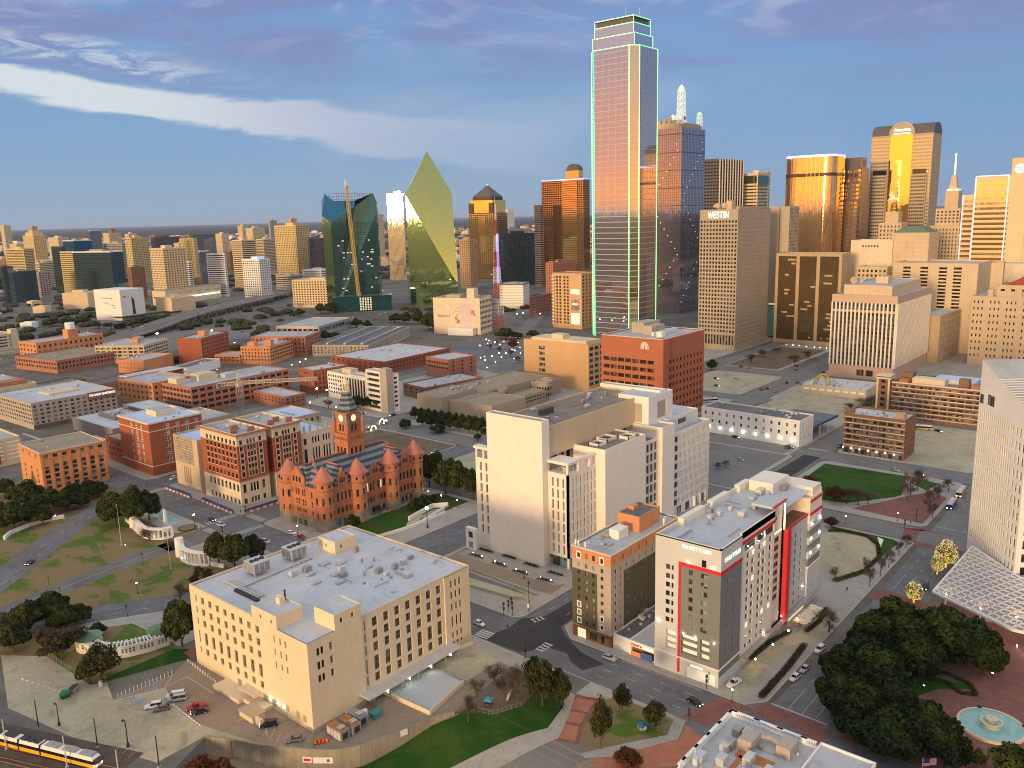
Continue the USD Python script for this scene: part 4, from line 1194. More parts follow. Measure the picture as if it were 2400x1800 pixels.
# --- low shop row between the hotels
b=Bld('corner_shop','low white shop with a glowing sign between the two hotels',(216.6,126.6))
b.mass(rect(0,34,0,10.0),0,5.2,'white_panel',{3:S(1,1,cols=[(.8,9.4)],rows=[(.3,3.3)],glass='brown_tile',d=1.0,each=1,name='shop_front')},roof='roof_white',parapet=.5,part='shop_wall')
b.mass(rect(.6,34,10.0,16.7),0,5.0,'white_panel',roof='roof_dark',parapet=.4,part='side_wall')
sg=MB().box(-.3,-.02,.5,9.6,3.6,4.9).to('sign_board','white_paint',b.t)
MB().box(-.34,-.3,.8,4.4,3.8,4.7).to('lit_sign','window_lit',sg)
text_on(sg,"Cindi's",(-.34,9.3,3.95),(0,-1),.75,'signal_red','sign_lettering',width=4.2)
MB().box(-.2,-.02,1.2,5.4,.2,2.4).to('shop_poster','barrier_blue',b.t);MB().box(-.2,-.02,5.6,9.2,.2,1.8).to('shop_poster','orange_brick',b.t)
roof_clutter(b,2,30,10.6,16,4.6,14,21,.8)

# --- orange brick warehouse with arched windows
b=Bld('orange_warehouse','square orange brick warehouse with a row of arched top windows',(167.4,479.1),-2.6)
rT=[(2.2,4.3),(5.3,7.4),(8.4,10.4),(11.4,13.4),(13.9,15.2),(19.7,21.6)]
cR=[(1.7+4.75*k,4.2+4.75*k) for k in range(7)]
W=MB()
o=facade(W,(0,0),(34.2,0),0,23,cR,rT,.35)
o2=facade(W,(0,34),(0,0),0,23,[(6.6,8.5),(16.8,18.6),(26.0,28.1)],rT,.3,skip=lambda i,j:j==4)
W.quad((34.2,0,0),(34.2,34,0),(34.2,34,23),(34.2,0,23));W.quad((34.2,34,0),(0,34,0),(0,34,23),(34.2,34,23))
W.to('wall','tsbd_brick',b.t)
b.windows(o,S(1,1,each='dark_frame',glass='glass_blinds',frame=(2,2,.12)));b.windows(o2,S(1,1,each=1,glass='glass_blinds'))
for k in range(1,6):
 x=2.95+4.75*k
 a=[(x+1.25*math.cos(t),15.2+1.0*math.sin(t)) for t in np.linspace(0,math.pi,9)]
 m=MB()
 for p,q in zip(a[:-1],a[1:]):
  m.tri((x,-.03,15.2),(p[0],-.03,p[1]),(q[0],-.03,q[1]))
 m.to('arch_window','glass_dark',b.t)
cm=MB().box(-.3,34.5,-.3,.0,22.2,22.9).box(-.3,.0,.0,34.3,22.2,22.9);cm.box(-.15,34.4,-.15,.0,19.0,19.35).box(-.15,0,0,34.2,19.0,19.35)
for k in range(8):
 cm.box(4.75*k+.35,4.75*k+1.35,-.16,.0,.1,18.9)
cm.to('cornice','orange_brick',b.t)
W=MB()
for (x0,x1,y0,y1) in ((0,34.2,0,.5),(0,.5,.5,34),(33.7,34.2,.5,34),(.5,33.7,33.5,34)):
 W.box(x0,x1,y0,y1,23,23.35)
W.to('parapet','cream_trim',b.t)
MB().flat(rect(.5,33.7,.5,33.5),22.9).to('roof','roof_tan',b.t);roof_clutter(b,3,30,4,30,22.9,6,4,.6)

# --- red brick office with white cornice
b=Bld('red_brick_office','deep red brick office with a white cornice and blue grey roof',(220.3,461.7))
rD=[(7.0,9.8),(11,13.6),(15,17.8),(19,21.7),(22.4,25.4),(26.8,29.4)]
W=MB()
o=facade(W,(0,0),(33,0),0,31,[(8.9,12.3),(15.2,18.2),(21.2,24.4),(27.4,30.2)],rD,.4)
o2=facade(W,(0,37),(0,0),0,31,[(14,16.9),(20.3,23.2),(26,28.8)],rD,.4)
W.quad((33,0,0),(33,37,0),(33,37,31),(33,0,31));W.quad((33,37,0),(0,37,0),(0,37,31),(33,37,31));W.to('wall','red_brick',b.t)
b.windows(o,S(1,1,each='white_paint',glass='glass_blinds',frame=(2,2,.28)));b.windows(o2,S(1,1,each='white_paint',glass='glass_blinds',frame=(2,2,.28)))
cm=MB().box(-.8,33.6,-.8,.0,30.7,31.6).box(-.8,.0,0,37.4,30.7,31.6).box(-.2,33.2,-.2,0,26.0,26.5).box(-.2,0,0,37,26.0,26.5).box(-.2,33.2,-.2,0,5.4,5.9).box(-.2,0,0,37,5.4,5.9);cm.box(32.4,33,.1,37,31,31.6).box(0,33,36.4,37,31,31.6)
cm.to('cornice','cream_trim',b.t)
MB().flat(rect(0,32.9,0,36.9),31.02).to('roof','roof_blue',b.t)
house(b,'penthouse',12,24,14,26,31,34.5,'cream_trim','roof_grey')
b.mass(rect(1,31,37.1,61),0,15.2,'red_brick',{3:S(7,3,.5,.6,glass='glass_blinds',each=1)},roof='roof_tan',part='low_wing',parapet=.6)
b.mass(rect(8,31,37.1,46),15,19.5,'red_brick',{3:S(3,1,.5,.5,mv=(1,1))},roof='roof_tan',part='terrace_storey',parapet=.6)
roof_clutter(b,4,29,3,12,31.05,6,6)

# --- cream and red court house with stepped wings
b=Bld('red_cream_courthouse','red brick and cream terracotta courthouse wing beside the scaffolded slab',(220.8,371.2))
H2=38.3
rU=[(19.4,21.6),(22.6,24.9),(25.8,28.1),(29.2,31.4)]

def crim(x0,x1,y0,y1,first):
 P=rect(x0,x1,y0,y1);L0=x1-x0;L3=y1-y0
 c0=[(1.6,3.6),(5.8,7.2),(7.6,9.0),(9.4,10.8),(12.8,14.6)] if L0>15 else [(1,2.5),(4,6)]
 c3=even(8,L3,2.0,4.6,.5) if first else None
 sp=lambda c,r,g='glass_dark':None if c is None else S(1,1,cols=c,rows=r,each=1,glass=g,d=.35)
 b.mass(P,0,13.6,'cream_trim',{0:sp(c0,[(1.2,4.0),(7.0,11.6)]),3:sp(c3,[(1.2,3.9),(8.0,11.8)])},roof=None,parapet=0,part='base_wall')
 b.mass(P,13.6,31.9,'red_brick',{0:sp(c0,[(r0-13.6,r1-13.6) for r0,r1 in [(15.4,18.2)]+rU]),3:sp(c3,[(r0-13.6,r1-13.6) for r0,r1 in [(15.0,17.4)]+rU])},roof=None,parapet=0,part='brick_wall')
 b.mass(P,31.9,H2,'cream_trim',{0:sp(c0,[(.6,3.0)]),3:sp(c3,[(.6,3.0)])},roof='roof_grey',parapet=1.4,part='attic_wall')
 c=MB();o_=inset(P,-1.1)
 c.prism(o_,H2-.9,H2-.2,top=False);i_=inset(P,-.02)
 for e in range(4):
  f=(e+1)%4
  for z in (H2-.9,H2-.2):
   c.quad((*o_[e],z),(*o_[f],z),(*i_[f],z),(*i_[e],z))
 c.to('cornice','red_brick_pink',b.t);c=MB();o_=inset(P,-.3)
 for z in (13.3,31.6):
  c.prism(o_,z,z+.6,top=False)
  for e in range(4):
   f=(e+1)%4
   for zz in (z,z+.6):
    c.quad((*o_[e],zz),(*o_[f],zz),(*i_[f],zz),(*i_[e],zz))
 c.to('string_course','red_brick_pink',b.t)
 fr=MB()
 for (a,d_) in (c0 or []):
  for (z0,z1) in [(15.4,18.2)]+rU:
   xx0,xx1=x0+a-.3,x0+d_+.3
   fr.box(xx0,xx1,y0-.12,y0-.02,z0-.35,z0-.02);fr.box(xx0,xx1,y0-.12,y0-.02,z1+.02,z1+.35)
   fr.box(xx0,xx0+.28,y0-.12,y0-.02,z0-.02,z1+.02);fr.box(xx1-.28,xx1,y0-.12,y0-.02,z0-.02,z1+.02)
 for (a,d_) in (c3 or []):
  for (z0,z1) in [(15.0,17.4)]+rU:
   fr.box(x0-.12,x0-.02,y1-d_-.2,y1-a+.2,z0-.3,z0-.02)
 fr.to('window_surrounds','cream_trim',b.t,kind='stuff')

crim(0,17.4,0,34.4,True)
crim(21.2,38.7,0,34.4,False)
b.mass(rect(17.41,21.19,9,34),0,H2-2,'dark_brick',roof='roof_grey',part='light_court',parapet=.5)
b.mass(rect(39,60,.5,34),0,30.3,'cream_trim',{0:S(1,1,cols=[(1.5,3.6),(7.0,8.2),(8.9,10.1),(10.8,12.0),(14.2,15.4),(16.1,17.3),(18.0,19.2)],rows=[(2,6),(10,21),(23.5,27)],each=1)},roof='roof_blue',part='annex_wall',parapet=1.5)
cl=MB()
for x,y in ((2,8),(6,14),(10,5),(24,8),(30,12),(34,6)):
 cl.box(x,x+4,y,y+.4,H2-1.4,H2+1.3)
cl.to('roof_screens','red_brick_pink',b.t,kind='stuff')
for x in (42,46,51,57):
 MB().box(x,x+.9,2,2.6,28.8,33.5).to('yellow_column','crane_cream',b.t)
roof_clutter(b,3,15,6,30,H2-1.4,9,9);roof_clutter(b,24,37,6,30,H2-1.4,7,10)
# white membrane roof behind
b=Bld('blue_roof_block','wide low block with a pale blue membrane roof behind the courthouse',(243,405.6))
b.mass(rect(0,56,.4,31),0,30.5,'old_stone',{0:S(14,6,.4,.5)},roof='roof_blue',parapet=.8)
for k in range(3):
 MB().box(20+11*k,21+11*k,8,22,29.7,30.4).to('roof_beam','grey_metal',b.t)

# cream slab with scaffold mesh
b=Bld('scaffolded_slab','windowless cream slab with grey scaffolding over its upper wall',(220.2,409.2))
b.mass(rect(0,18,0,25),0,29.6,'old_stone',{3:S(1,1,cols=[(8.6,9.4),(10.6,11.4),(12.6,13.4),(14.6,15.4)],rows=[(3.6,12.8)],each=1,d=.4),0:S(1,6,cols=[(6,7.5)],rows=[(4+4*k,5.8+4*k) for k in range(6)],each=1)},roof='roof_blue',parapet=1.0)
sc=MB();rr=random.Random(4)
for k in range(9):
 sc.tube([(-.5,23-2.2*k,15.2),(-.5,23-2.2*k,30.4)],.12,4)
for z in np.arange(15.4,30,1.6):
 sc.tube([(-.5,23.2,z),(-.5,5,z)],.12,4)
for k in range(22):
 y,z=rr.uniform(7,22),rr.uniform(16,28)
 sc.tube([(-.55,y,z),(-.55,y-rr.uniform(1,3),z+rr.uniform(-2,2))],.16,4)
sc.to('scaffolding','grey_metal',b.t)

# ---------------------------------------------------------------- red sandstone courthouse with clock tower
b=Bld('sandstone_courthouse','red sandstone courthouse with conical turrets and a tall clock tower',(224.3,308.0))
LX,LY,EV=62,35,20.4
W=MB();GRN=MB()
gr=[(1.6,4.2)]

def arch_tops(opens,m='glass_dark'):
 """Half-round heads over rectangular openings."""
 for (o,u,w,h,nrm,i,j) in opens:
  U=np.array([*u,0]);N=np.array([*nrm,0]);c=o+U*w/2+np.array([0,0,h])+N*.03
  mb=MB();t=np.linspace(0,math.pi,8)
  for a0,a1 in zip(t[:-1],t[1:]):
   mb.tri(c,c+U*w/2*math.cos(a0)+np.array([0,0,w/2*math.sin(a0)]),c+U*w/2*math.cos(a1)+np.array([0,0,w/2*math.sin(a1)]))
  mb.to('arch_window',m,b.t)

rS=[(6.6,9.6),(12.6,16.8)]
bays=[(x,x+1.35) for x in (8.2,10.6,13.0,15.4)]
bays2=[(x,x+1.2) for x in (26.5,28.3,30.1,33.2,35.0,36.8)]
bays3=[(x,x+1.35) for x in (48.0,50.4,52.8,55.2)]
oR=facade(W,(0,0),(LX,0),5.2,EV,bays+bays2+bays3,rS,.45)
oG=facade(GRN,(0,0),(LX,0),0,5.2,[(8.6,9.9),(11.4,12.7),(14.4,15.7),(29,31),(32.5,34.5),(36,38),(48.6,49.9),(51.4,52.7),(54.4,55.7)],[(1.0,3.8)],.5)
oL=facade(W,(0,LY),(0,0),5.2,EV,[(9.2,10.3),(11,12.1),(14.4,15.5),(16.2,17.3),(19.4,20.5),(21.2,22.3),(26.4,27.5)],[(6.6,8.6),(10.4,13.2),(15.0,18.2)],.45)
oLG=facade(GRN,(0,LY),(0,0),0,5.2,[(11.4,13.4),(15.4,17.4),(19.4,21.4)],[(.2,3.0)],.9)
for e in (((LX,0),(LX,LY)),((LX,LY),(0,LY))):
 W.quad((*e[0],5.2),(*e[1],5.2),(*e[1],EV),(*e[0],EV));GRN.quad((*e[0],0),(*e[1],0),(*e[1],5.2),(*e[0],5.2))
W.to('wall','red_sandstone',b.t);GRN.to('base_wall','grey_granite',b.t)
b.windows(oR,S(1,1,each=1,lit=.06));b.windows(oG,S(1,1,each=1));b.windows(oL,S(1,1,each=1));b.windows(oLG,S(1,1,each=1,name='doorway'))
arch_tops([o for o in oR if o[6]==1]);arch_tops(oLG);arch_tops([o for o in oL if o[6]==2])
ct=MB()
for z,d_ in ((5.1,.25),(11.4,.15),(EV-.5,.35)):
 ct.box(-d_,LX+d_,-d_,-.01,z,z+.45).box(-d_,-.01,0,LY,z,z+.45)
ct.to('string_course','red_sandstone',b.t)
# striped hipped roofs: bands of dark and pale slate
RZ=30.0

def striped_slope(a0,a1,r0,r1,n=9):
 """Roof slope from the eave a0-a1 up to the ridge r0-r1 in alternating courses."""
 a0,a1,r0,r1=map(lambda p:np.asarray(p,float),(a0,a1,r0,r1))
 for k in range(n):
  s,t=k/n,(k+1)/n
  mbs[k%2].quad(a0+(r0-a0)*s,a1+(r1-a1)*s,a1+(r1-a1)*t,a0+(r0-a0)*t)

mbs=[MB(),MB()]
y0,y1=.2,LY-.2;ym=LY/2;z0=EV
striped_slope((.3,y0,z0),(LX-.3,y0,z0),(9,ym,RZ),(LX-9,ym,RZ))
striped_slope((LX-.3,y1,z0),(.3,y1,z0),(LX-9,ym,RZ),(9,ym,RZ))
striped_slope((.3,y1,z0),(.3,y0,z0),(9,ym,RZ),(9,ym,RZ));striped_slope((LX-.3,y0,z0),(LX-.3,y1,z0),(LX-9,ym,RZ),(LX-9,ym,RZ))
for gx in (14.0,50.0):      # cross wings towards the street
 striped_slope((gx-6.5,-.1,z0),(gx-6.5,ym,z0),(gx,4.0,RZ-1.4),(gx,ym,RZ-1.4));striped_slope((gx+6.5,ym,z0),(gx+6.5,-.1,z0),(gx,ym,RZ-1.4),(gx,4.0,RZ-1.4));striped_slope((gx-6.5,-.1,z0),(gx+6.5,-.1,z0),(gx,4.0,RZ-1.4),(gx,4.0,RZ-1.4))
striped_slope((-.1,24,z0),(-.1,10.5,z0),(4,17.2,RZ-.8),(4,17.2,RZ-.8));striped_slope((-.1,10.5,z0),(14,10.5,z0),(4,17.2,RZ-.8),(14,17.2,RZ-.8));striped_slope((14,24,z0),(-.1,24,z0),(14,17.2,RZ-.8),(4,17.2,RZ-.8))
mbs[0].to('dark_slates','slate_dark',b.t,kind='stuff');mbs[1].to('pale_slates','slate_light',b.t,kind='stuff')
rg=MB()
for p,q in (((9,ym,RZ),(LX-9,ym,RZ)),((14,4,RZ-1.4),(14,ym,RZ-1.4)),((50,4,RZ-1.4),(50,ym,RZ-1.4)),((4,17.2,RZ-.8),(14,17.2,RZ-.8)),((.3,y0,z0),(9,ym,RZ)),((LX-.3,y0,z0),(LX-9,ym,RZ))):
 rg.tube([p,q],.35,5)
rg.to('ridge_tiles','ridge_red',b.t)

def turret(x,y,r=4.3,zt=24.2,za=31.2):
 tw=MB().lathe((x,y),[(r,5.2),(r*.97,11.4),(r*.95,19.5),(r*1.08,20.2),(r*1.02,20.6),(r*1.0,zt-.3),(r*1.14,zt)],18).to('turret','red_sandstone',b.t,smooth=30)
 MB().lathe((x,y),[(r*1.08,0),(r*1.04,5.2)],18).to('turret_base','grey_granite',tw,smooth=30)
 MB().lathe((x,y),[(r*1.2,zt),(r*.9,zt+1.6),(r*.55,zt+3.9),(0.05,za)],18).to('turret_roof','terracotta_roof',tw,smooth=40)
 for a in (180,225,270,315):
  t=math.radians(a);n=np.array([math.cos(t),math.sin(t)]);u=np.array([-n[1],n[0]])
  for (zz,w,h,rr) in ((6.6,.9,2.6,.985),(13.0,1.0,3.6,.97),(21.4,.8,1.3,1.03)):
   c=np.array([x,y])+n*r*rr
   m=MB().obox(c,u,w,.25,zz,zz+h)
   m.to('slit_window','glass_dark',tw)

for x,y in ((3.0,2.6),(21.5,.4),(42.2,.4),(60.4,2.0),(1.8,27.5)):
 turret(x,y)

def gable(p,u,w,zb,zt,n):
 """A pointed stone dormer facing n."""
 p,u,n=np.array(p),np.array(u),np.array(n)
 m=MB()
 A=[(*(p-u*w/2+n*.15),zb),(*(p+u*w/2+n*.15),zb),(*(p+u*w/2+n*.15),zb+(zt-zb)*.38),(*(p+n*.15),zt),(*(p-u*w/2+n*.15),zb+(zt-zb)*.38)]
 Bk=[(a[0]-n[0]*1.0,a[1]-n[1]*1.0,a[2]) for a in A]
 m.add(A+Bk,[[0,1,2],[0,2,4],[2,3,4]])
 for i in range(5):
  j=(i+1)%5
  m.quad(A[i],A[j],Bk[j],Bk[i])
 g_=m.to('gable','red_sandstone',b.t)
 for k in (-1,0,1):
  MB().obox(p+u*k*w*.22+n*.2,u,w*.11,.12,zb+(zt-zb)*.12,zb+(zt-zb)*.42).to('gable_window','glass_dark',g_)
 for s in (-1,1):
  q_=p+u*s*w/2
  MB().lathe(q_,[(.4,zb-2),(.4,zb+2.4),(.55,zb+2.5),(0.02,zb+4.6)],8).to('pinnacle','red_sandstone',g_)

gable((12.0,0),(1,0),5.0,20.4,28.6,(0,-1));gable((32.0,0),(1,0),5.0,20.4,27.4,(0,-1));gable((52.0,0),(1,0),5.0,20.4,28.0,(0,-1));gable((0,18.7),(0,-1),11.0,20.4,29.2,(-1,0))
# clock tower
tx,ty,tw_=27.8,14.2,10.4
W=MB();P=rect(tx,tx+tw_,ty,ty+tw_)
ow=[]
for e in range(4):
 ow+=facade(W,P[e],P[(e+1)%4],22,36.4,[(1.7,3.3),(4.4,6.0),(7.1,8.7)],[(25,31.0)],.5)
T=W.to('clock_tower','red_sandstone',b.t)
b.windows(ow,S(1,1,each=1,name='belfry_window'));arch_tops(ow)
W=MB().box(tx-.6,tx+tw_+.6,ty-.6,ty+tw_+.6,36.4,37.4);W.box(tx-.3,tx+tw_+.3,ty-.3,ty+tw_+.3,35.6,36.4)
for k in range(10):
 W.box(tx+.3+k*1.05,tx+.8+k*1.05,ty-.5,ty-.3,34.4,35.6).box(tx-.5,tx-.3,ty+.3+k*1.05,ty+.8+k*1.05,34.4,35.6)
W.to('balcony','red_sandstone',T)
P2=rect(tx+.9,tx+tw_-.9,ty+.9,ty+tw_-.9);W=MB();ow=[]
for e in range(4):
 ow+=facade(W,P2[e],P2[(e+1)%4],37.4,47.0,[(2.4,3.9),(4.7,6.2)],[(38.2,41.4)],.4)
W.to('clock_storey','red_sandstone',T);b.windows(ow,S(1,1,each=1,name='belfry_window'))
cx,cy=tx+tw_/2,ty+tw_/2
for n in ((-1,0),(0,-1)):
 n=np.array(n);c=np.array([cx,cy])+n*(tw_/2-.9);u=np.array([-n[1],n[0]])
 for r_,m_,o_ in ((1.75,'cream_trim',.10),(1.5,'clock_face',.16)):
  mb=MB();t=np.linspace(0,2*math.pi,21);z=44.3
  for a0,a1 in zip(t[:-1],t[1:]):
   mb.tri((*(c+n*o_),z),(*(c+n*o_+u*r_*math.cos(a0)),z+r_*math.sin(a0)),(*(c+n*o_+u*r_*math.cos(a1)),z+r_*math.sin(a1)))
  mb.to('clock_face' if 'face' in m_ else 'clock_rim',m_,T)
 for ang,L in ((2.2,1.2),(.4,.85)):
  d_=u*math.cos(ang)
  MB().tube([(*(c+n*.24),44.3),(*(c+n*.24+d_*L),44.3+math.sin(ang)*L)],.09,4).to('clock_hand','dark_metal',T)
for dx in (-1,1):
 for dy in (-1,1):
  q_=(cx+dx*(tw_/2-.2),cy+dy*(tw_/2-.2))
  s_=MB().lathe(q_,[(.95,37.4),(.9,42.0),(1.15,42.2),(1.15,42.6)],8).to('corner_turret','red_sandstone',T)
  MB().lathe(q_,[(1.15,42.6),(.6,44.4),(.05,46.8)],8).to('turret_cap','slate_light',s_)
oc=tw_/2+.1
prev=None
for k in range(8):
 f0,f1=k/8,(k+1)/8
 prof=lambda f:(oc*(1-.62*f)*(1.0 if f<.02 else .96),47+9.2*f**.9)
 MB().lathe((cx,cy),[prof(f0),prof(f1)],8,math.pi/8,2*math.pi+math.pi/8).to('dome_course','slate_light' if k%2 else 'slate_dark',T)
MB().box(cx-oc,cx+oc,cy-oc,cy+oc,46.7,47.1).to('dome_cornice','red_sandstone',T)
ln=MB()
for k in range(8):
 a=k*math.pi/4
 ln.box(cx+1.6*math.cos(a)-.2,cx+1.6*math.cos(a)+.2,cy+1.6*math.sin(a)-.2,cy+1.6*math.sin(a)+.2,56.2,59.6)
ln.lathe((cx,cy),[(2.1,56),(2.1,56.4),(0,56.4)],10).lathe((cx,cy),[(0,59.6),(2.2,59.6),(1.2,60.8),(.3,62.2),(.3,63.2),(0,64)],10)
ln.to('lantern','cream_trim',T)

for p_ in Usd.PrimRange(T):          # the tower is a tenth taller above the roofs
 if p_.IsA(UsdGeom.Mesh):
  at_=UsdGeom.Mesh(p_).GetPointsAttr();v_=np.array(at_.Get());v_[:,2]=np.where(v_[:,2]>22,22+(v_[:,2]-22)*1.1,v_[:,2]);at_.Set(Vt.Vec3fArray.FromNumpy(v_.astype(np.float32)))
for p_ in b.t.GetChildren():
 if p_.GetName().startswith('belfry_window'):
  at_=UsdGeom.Mesh(p_).GetPointsAttr();v_=np.array(at_.Get());v_[:,2]=22+(v_[:,2]-22)*1.1;at_.Set(Vt.Vec3fArray.FromNumpy(v_.astype(np.float32)))

# ---------------------------------------------------------------- the memorial plaza's concrete colonnades

def colonnade(label,pts,h,w=2.2,roof=True,n=4):
 t=thing('colonnade',label,'colonnade')
 l=LineString(pts);L=l.length
 ro=MB().slab(l.buffer(w/2,cap_style=2),h-.55,h)
 ro.slab(l.buffer(w/2,cap_style=2),0,.5)
 ro.to('roof_slab','white_panel',t)
 k=int(L/1.9)
 for i in range(k+1):
  p=np.array(l.interpolate(L*i/k).coords[0]);q_=np.array(l.interpolate(min(L,L*i/k+.1)).coords[0]) if i<k else p+(p-np.array(l.interpolate(L-.1).coords[0]))
  MB().obox(p,q_-p,.55 if i%n else 1.1,w*.7,.5,h-.55).to('pier','white_panel',t)
 return t

c1=colonnade('curved white colonnade with a rounded end beside the round garden bed',[(178,362),(174,363),(171,367),(170,373),(171.2,380),(173,389)],5.2)
MB().lathe((173.4,390),[(1.9,0),(1.9,7.6),(0,7.6)],18).to('end_drum','white_panel',c1);MB().obox((174,396),(.1,1),9,.5,0,1.6).to('low_wall','white_panel',c1)
c2=colonnade('curved white colonnade lit by a ground lamp at its foot',[(168.5,336),(166.8,331),(166.8,326),(168.3,321),(171,317.5)],6.0)
MB().lathe((168.7,337.6),[(1.9,0),(1.9,8.2),(0,8.2)],18).to('end_drum','white_panel',c2);MB().obox((172.2,313.2),(.3,-1),7,.5,0,1.8).to('low_wall','white_panel',c2)
MB().box(172,176,325,326.5,0,3.2).to('inner_wall','white_panel',c2)

def pergola():
 t=thing('pergola','curved white pergola with pierced walls beside the parking lot trees','pergola')
 pts=[(104.5,284.5),(104.6,278),(107,273),(113,269.2),(119,267),(125.5,266)]
 l=LineString(pts);W=MB().slab(l.buffer(.35,cap_style=2),0,4.0);W.to('rear_wall','white_panel',t)
 L=l.length
 for s in np.arange(1.2,L-1,1.15):
  if int(s/1.15)%5==4:
   continue
  p=np.array(l.interpolate(s).coords[0]);u=np.array(l.interpolate(s+.1).coords[0])-p;u /= np.linalg.norm(u);n=np.array([u[1],-u[0]])
  for z in (1.7,2.25,2.8):
   MB().obox(p+n*.36,u,.62,.04,z,z+.38).to('pierced_panel','dark_frame',t)
 for s in np.arange(.5,L,1.25):
  p=np.array(l.interpolate(s).coords[0]);u=np.array(l.interpolate(min(L,s+.1)).coords[0])-p;u /= max(1e-6,np.linalg.norm(u));n=np.array([-u[1],u[0]])
  MB().obox(p+n*2.0,n,4.6,.35,3.9,4.3).to('pergola_beam','white_panel',t)
 l2=l.offset_curve(3.9)
 MB().slab(l2.buffer(.3,cap_style=2),3.2,3.95).to('front_beam','white_panel',t)
 for s in np.linspace(.5,l2.length-.5,7):
  p=l2.interpolate(s).coords[0]
  MB().lathe(p,[(.35,0),(.35,3.2)],10).to('column','white_panel',t)
 MB().slab(l2.buffer(1.9,cap_style=2),.05,.25).to('paved_floor','lot_concrete',t)
 for c,h in (((125.3,271.0),4.6),((107.2,286.0),4.6)):
  P=np.array([(c[0]+4.2*math.cos(a),c[1]+4.2*math.sin(a)) for a in np.arange(8)*math.pi/4+math.pi/8])
  MB().prism(P,0,h,top=False).to('pavilion_wall','white_panel',t)
  Q=inset(P,-.5);m=MB()
  for i in range(8):
   m.tri((*Q[i],h),(*Q[(i+1)%8],h),(*c,h+1.5))
  m.prism(Q,h-.3,h,top=False);m.to('pavilion_roof','copper_green',t)
  for i in range(8):
   p=(P[i]+P[(i+1)%8])/2;u=P[(i+1)%8]-P[i]
   n=np.array([u[1],-u[0]])/np.linalg.norm(u)
   for k in (-.7,0,.7):
    for z in (1.8,2.4,3.0):
     MB().obox(p+n*.03+u/np.linalg.norm(u)*k,u,.4,.04,z,z+.4).to('pierced_panel','dark_frame',t)
 return t

pergola()
t=thing('obelisk','white stone obelisk standing beside the reflecting pool','obelisk',(180,371,0))
MB().box(-1.1,1.1,-1.1,1.1,0,1.2).to('plinth','white_panel',t);MB().prism(rect(-.8,.8,-.8,.8),1.2,10.2,pts1=rect(-.5,.5,-.5,.5),top=False).prism(rect(-.5,.5,-.5,.5),10.2,11.4,pts1=rect(-.03,.03,-.03,.03)).to('shaft','white_panel',t)
t=thing('reflecting_pool','long shallow reflecting pool with pale rim behind the obelisk','pool')
MB().prism([(184.5,376),(192,379),(194,410),(187,411)],.05,.45,top=False).to('rim','white_panel',t)
MB().flat([(184.7,376.3),(191.8,379.2),(193.8,409.8),(187.2,410.8)],.36).to('water','pool_water',t)
t=thing('garden_bed','round grassy garden bed with a clipped hedge at the corner','garden bed',(188,366.5,0));MB().lathe((0,0),[(4.3,0),(4.3,.5),(3.9,.5)],24).to('hedge_rim','leaf_oak',t);MB().lathe((0,0),[(3.9,.45),(0,.5)],24).to('turf','grass_dry',t)
for k,(x,y,h,lab) in enumerate(((158.6,371.5,19.4,'tall bare flagpole standing beside the big oak on the dry lawn'),(158.8,327.5,17.1,'tall bare flagpole on the lawn left of the lit curved colonnade'))):
 t=thing('flagpole',lab,'flagpole',(x,y,0));MB().tube([(0,0,0),(0,0,h)],.13,8,.06).to('pole','pale_metal',t);MB().ball((0,0,h),.18).to('finial','pale_metal',t);MB().lathe((0,0),[(.5,0),(.4,.35),(0,.35)],10).to('base','pavement',t)
t=thing('low_wall','long low white concrete wall under the trees beside the curving road','wall')
MB().slab(LineString([(128,424),(133,429.5),(142,433),(152,433),(158,431.5)]).buffer(.45,cap_style=2),0,1.5).to('wall','white_panel',t);MB().slab(LineString([(128,424),(133,429.5),(142,433),(152,433),(158,431.5)]).buffer(.6,cap_style=2),1.5,1.7).to('coping','white_panel',t)

# ---------------------------------------------------------------- brick warehouse quarter and downtown blocks

def block(name,label,o,rot,lx,ly,h,wall,roof,R=None,L=None,parapet=.9,seed=1,clutter=6,cat='building',pent=None,group=None,coping=None):
 b=Bld(name,label,o,rot,cat,group)
 b.mass(rect(0,lx,0,ly),0,h,wall,{0:R,3:L},roof=roof,parapet=parapet)
 if clutter:
  roof_clutter(b,2,max(3,lx-4),2,max(3,ly-4),h-parapet,clutter,seed)
 if pent:
  for (x0,x1,y0,y1,z,m) in pent:
   MB().box(x0,x1,y0,y1,h-parapet,h+z).to('penthouse',m,b.t)
 return b

W5=lambda nc,nr,**k:S(nc,nr,k.pop('wf',.5),k.pop('hf',.55),**k)
bk=block('loft_apartments','flat-roofed brown and cream loft apartment block with rooftop lettering sign',(224.1,644.4),1.5,62,66,19.7,'taupe_wall','roof_white',W5(14,5,each=1,glass='glass_blinds',wf=.6),W5(16,5,wf=.6,glass='glass_blinds'),seed=31,clutter=10)
bk.box('dark_facade_panel','dark_brick',0,26,-.12,-.03,0.0,3.2);bk.box('courtyard_wall','crane_cream',22,44,22,40,18.8,19.9)
MB().box(40,62,-.5,-.04,14.4,19.9).to('sign_wall','brown_brick',bk.t)
text_on(bk.t,'THE LUXURY APARTMENTS',(41,-.52,16.8),(1,0),1.6,'sign_white','sign_lettering',width=20)
bk=Bld('grey_mall_block','low grey windowless block with white roof in front of the loft apartments',(242.3,560.0))
bk.mass(rect(0,36,0,62),0,9.0,'grey_wall',roof='roof_white',parapet=.5);bk.mass(rect(37,58,10,62),0,11.5,'grey_wall',roof='roof_white',parapet=.5,part='rear_block');bk.mass(rect(14,30,25,52),8.4,12,'grey_wall',roof='roof_grey',parapet=.8,part='plant_screen');roof_clutter(bk,15,28,26,50,11.2,12,44)
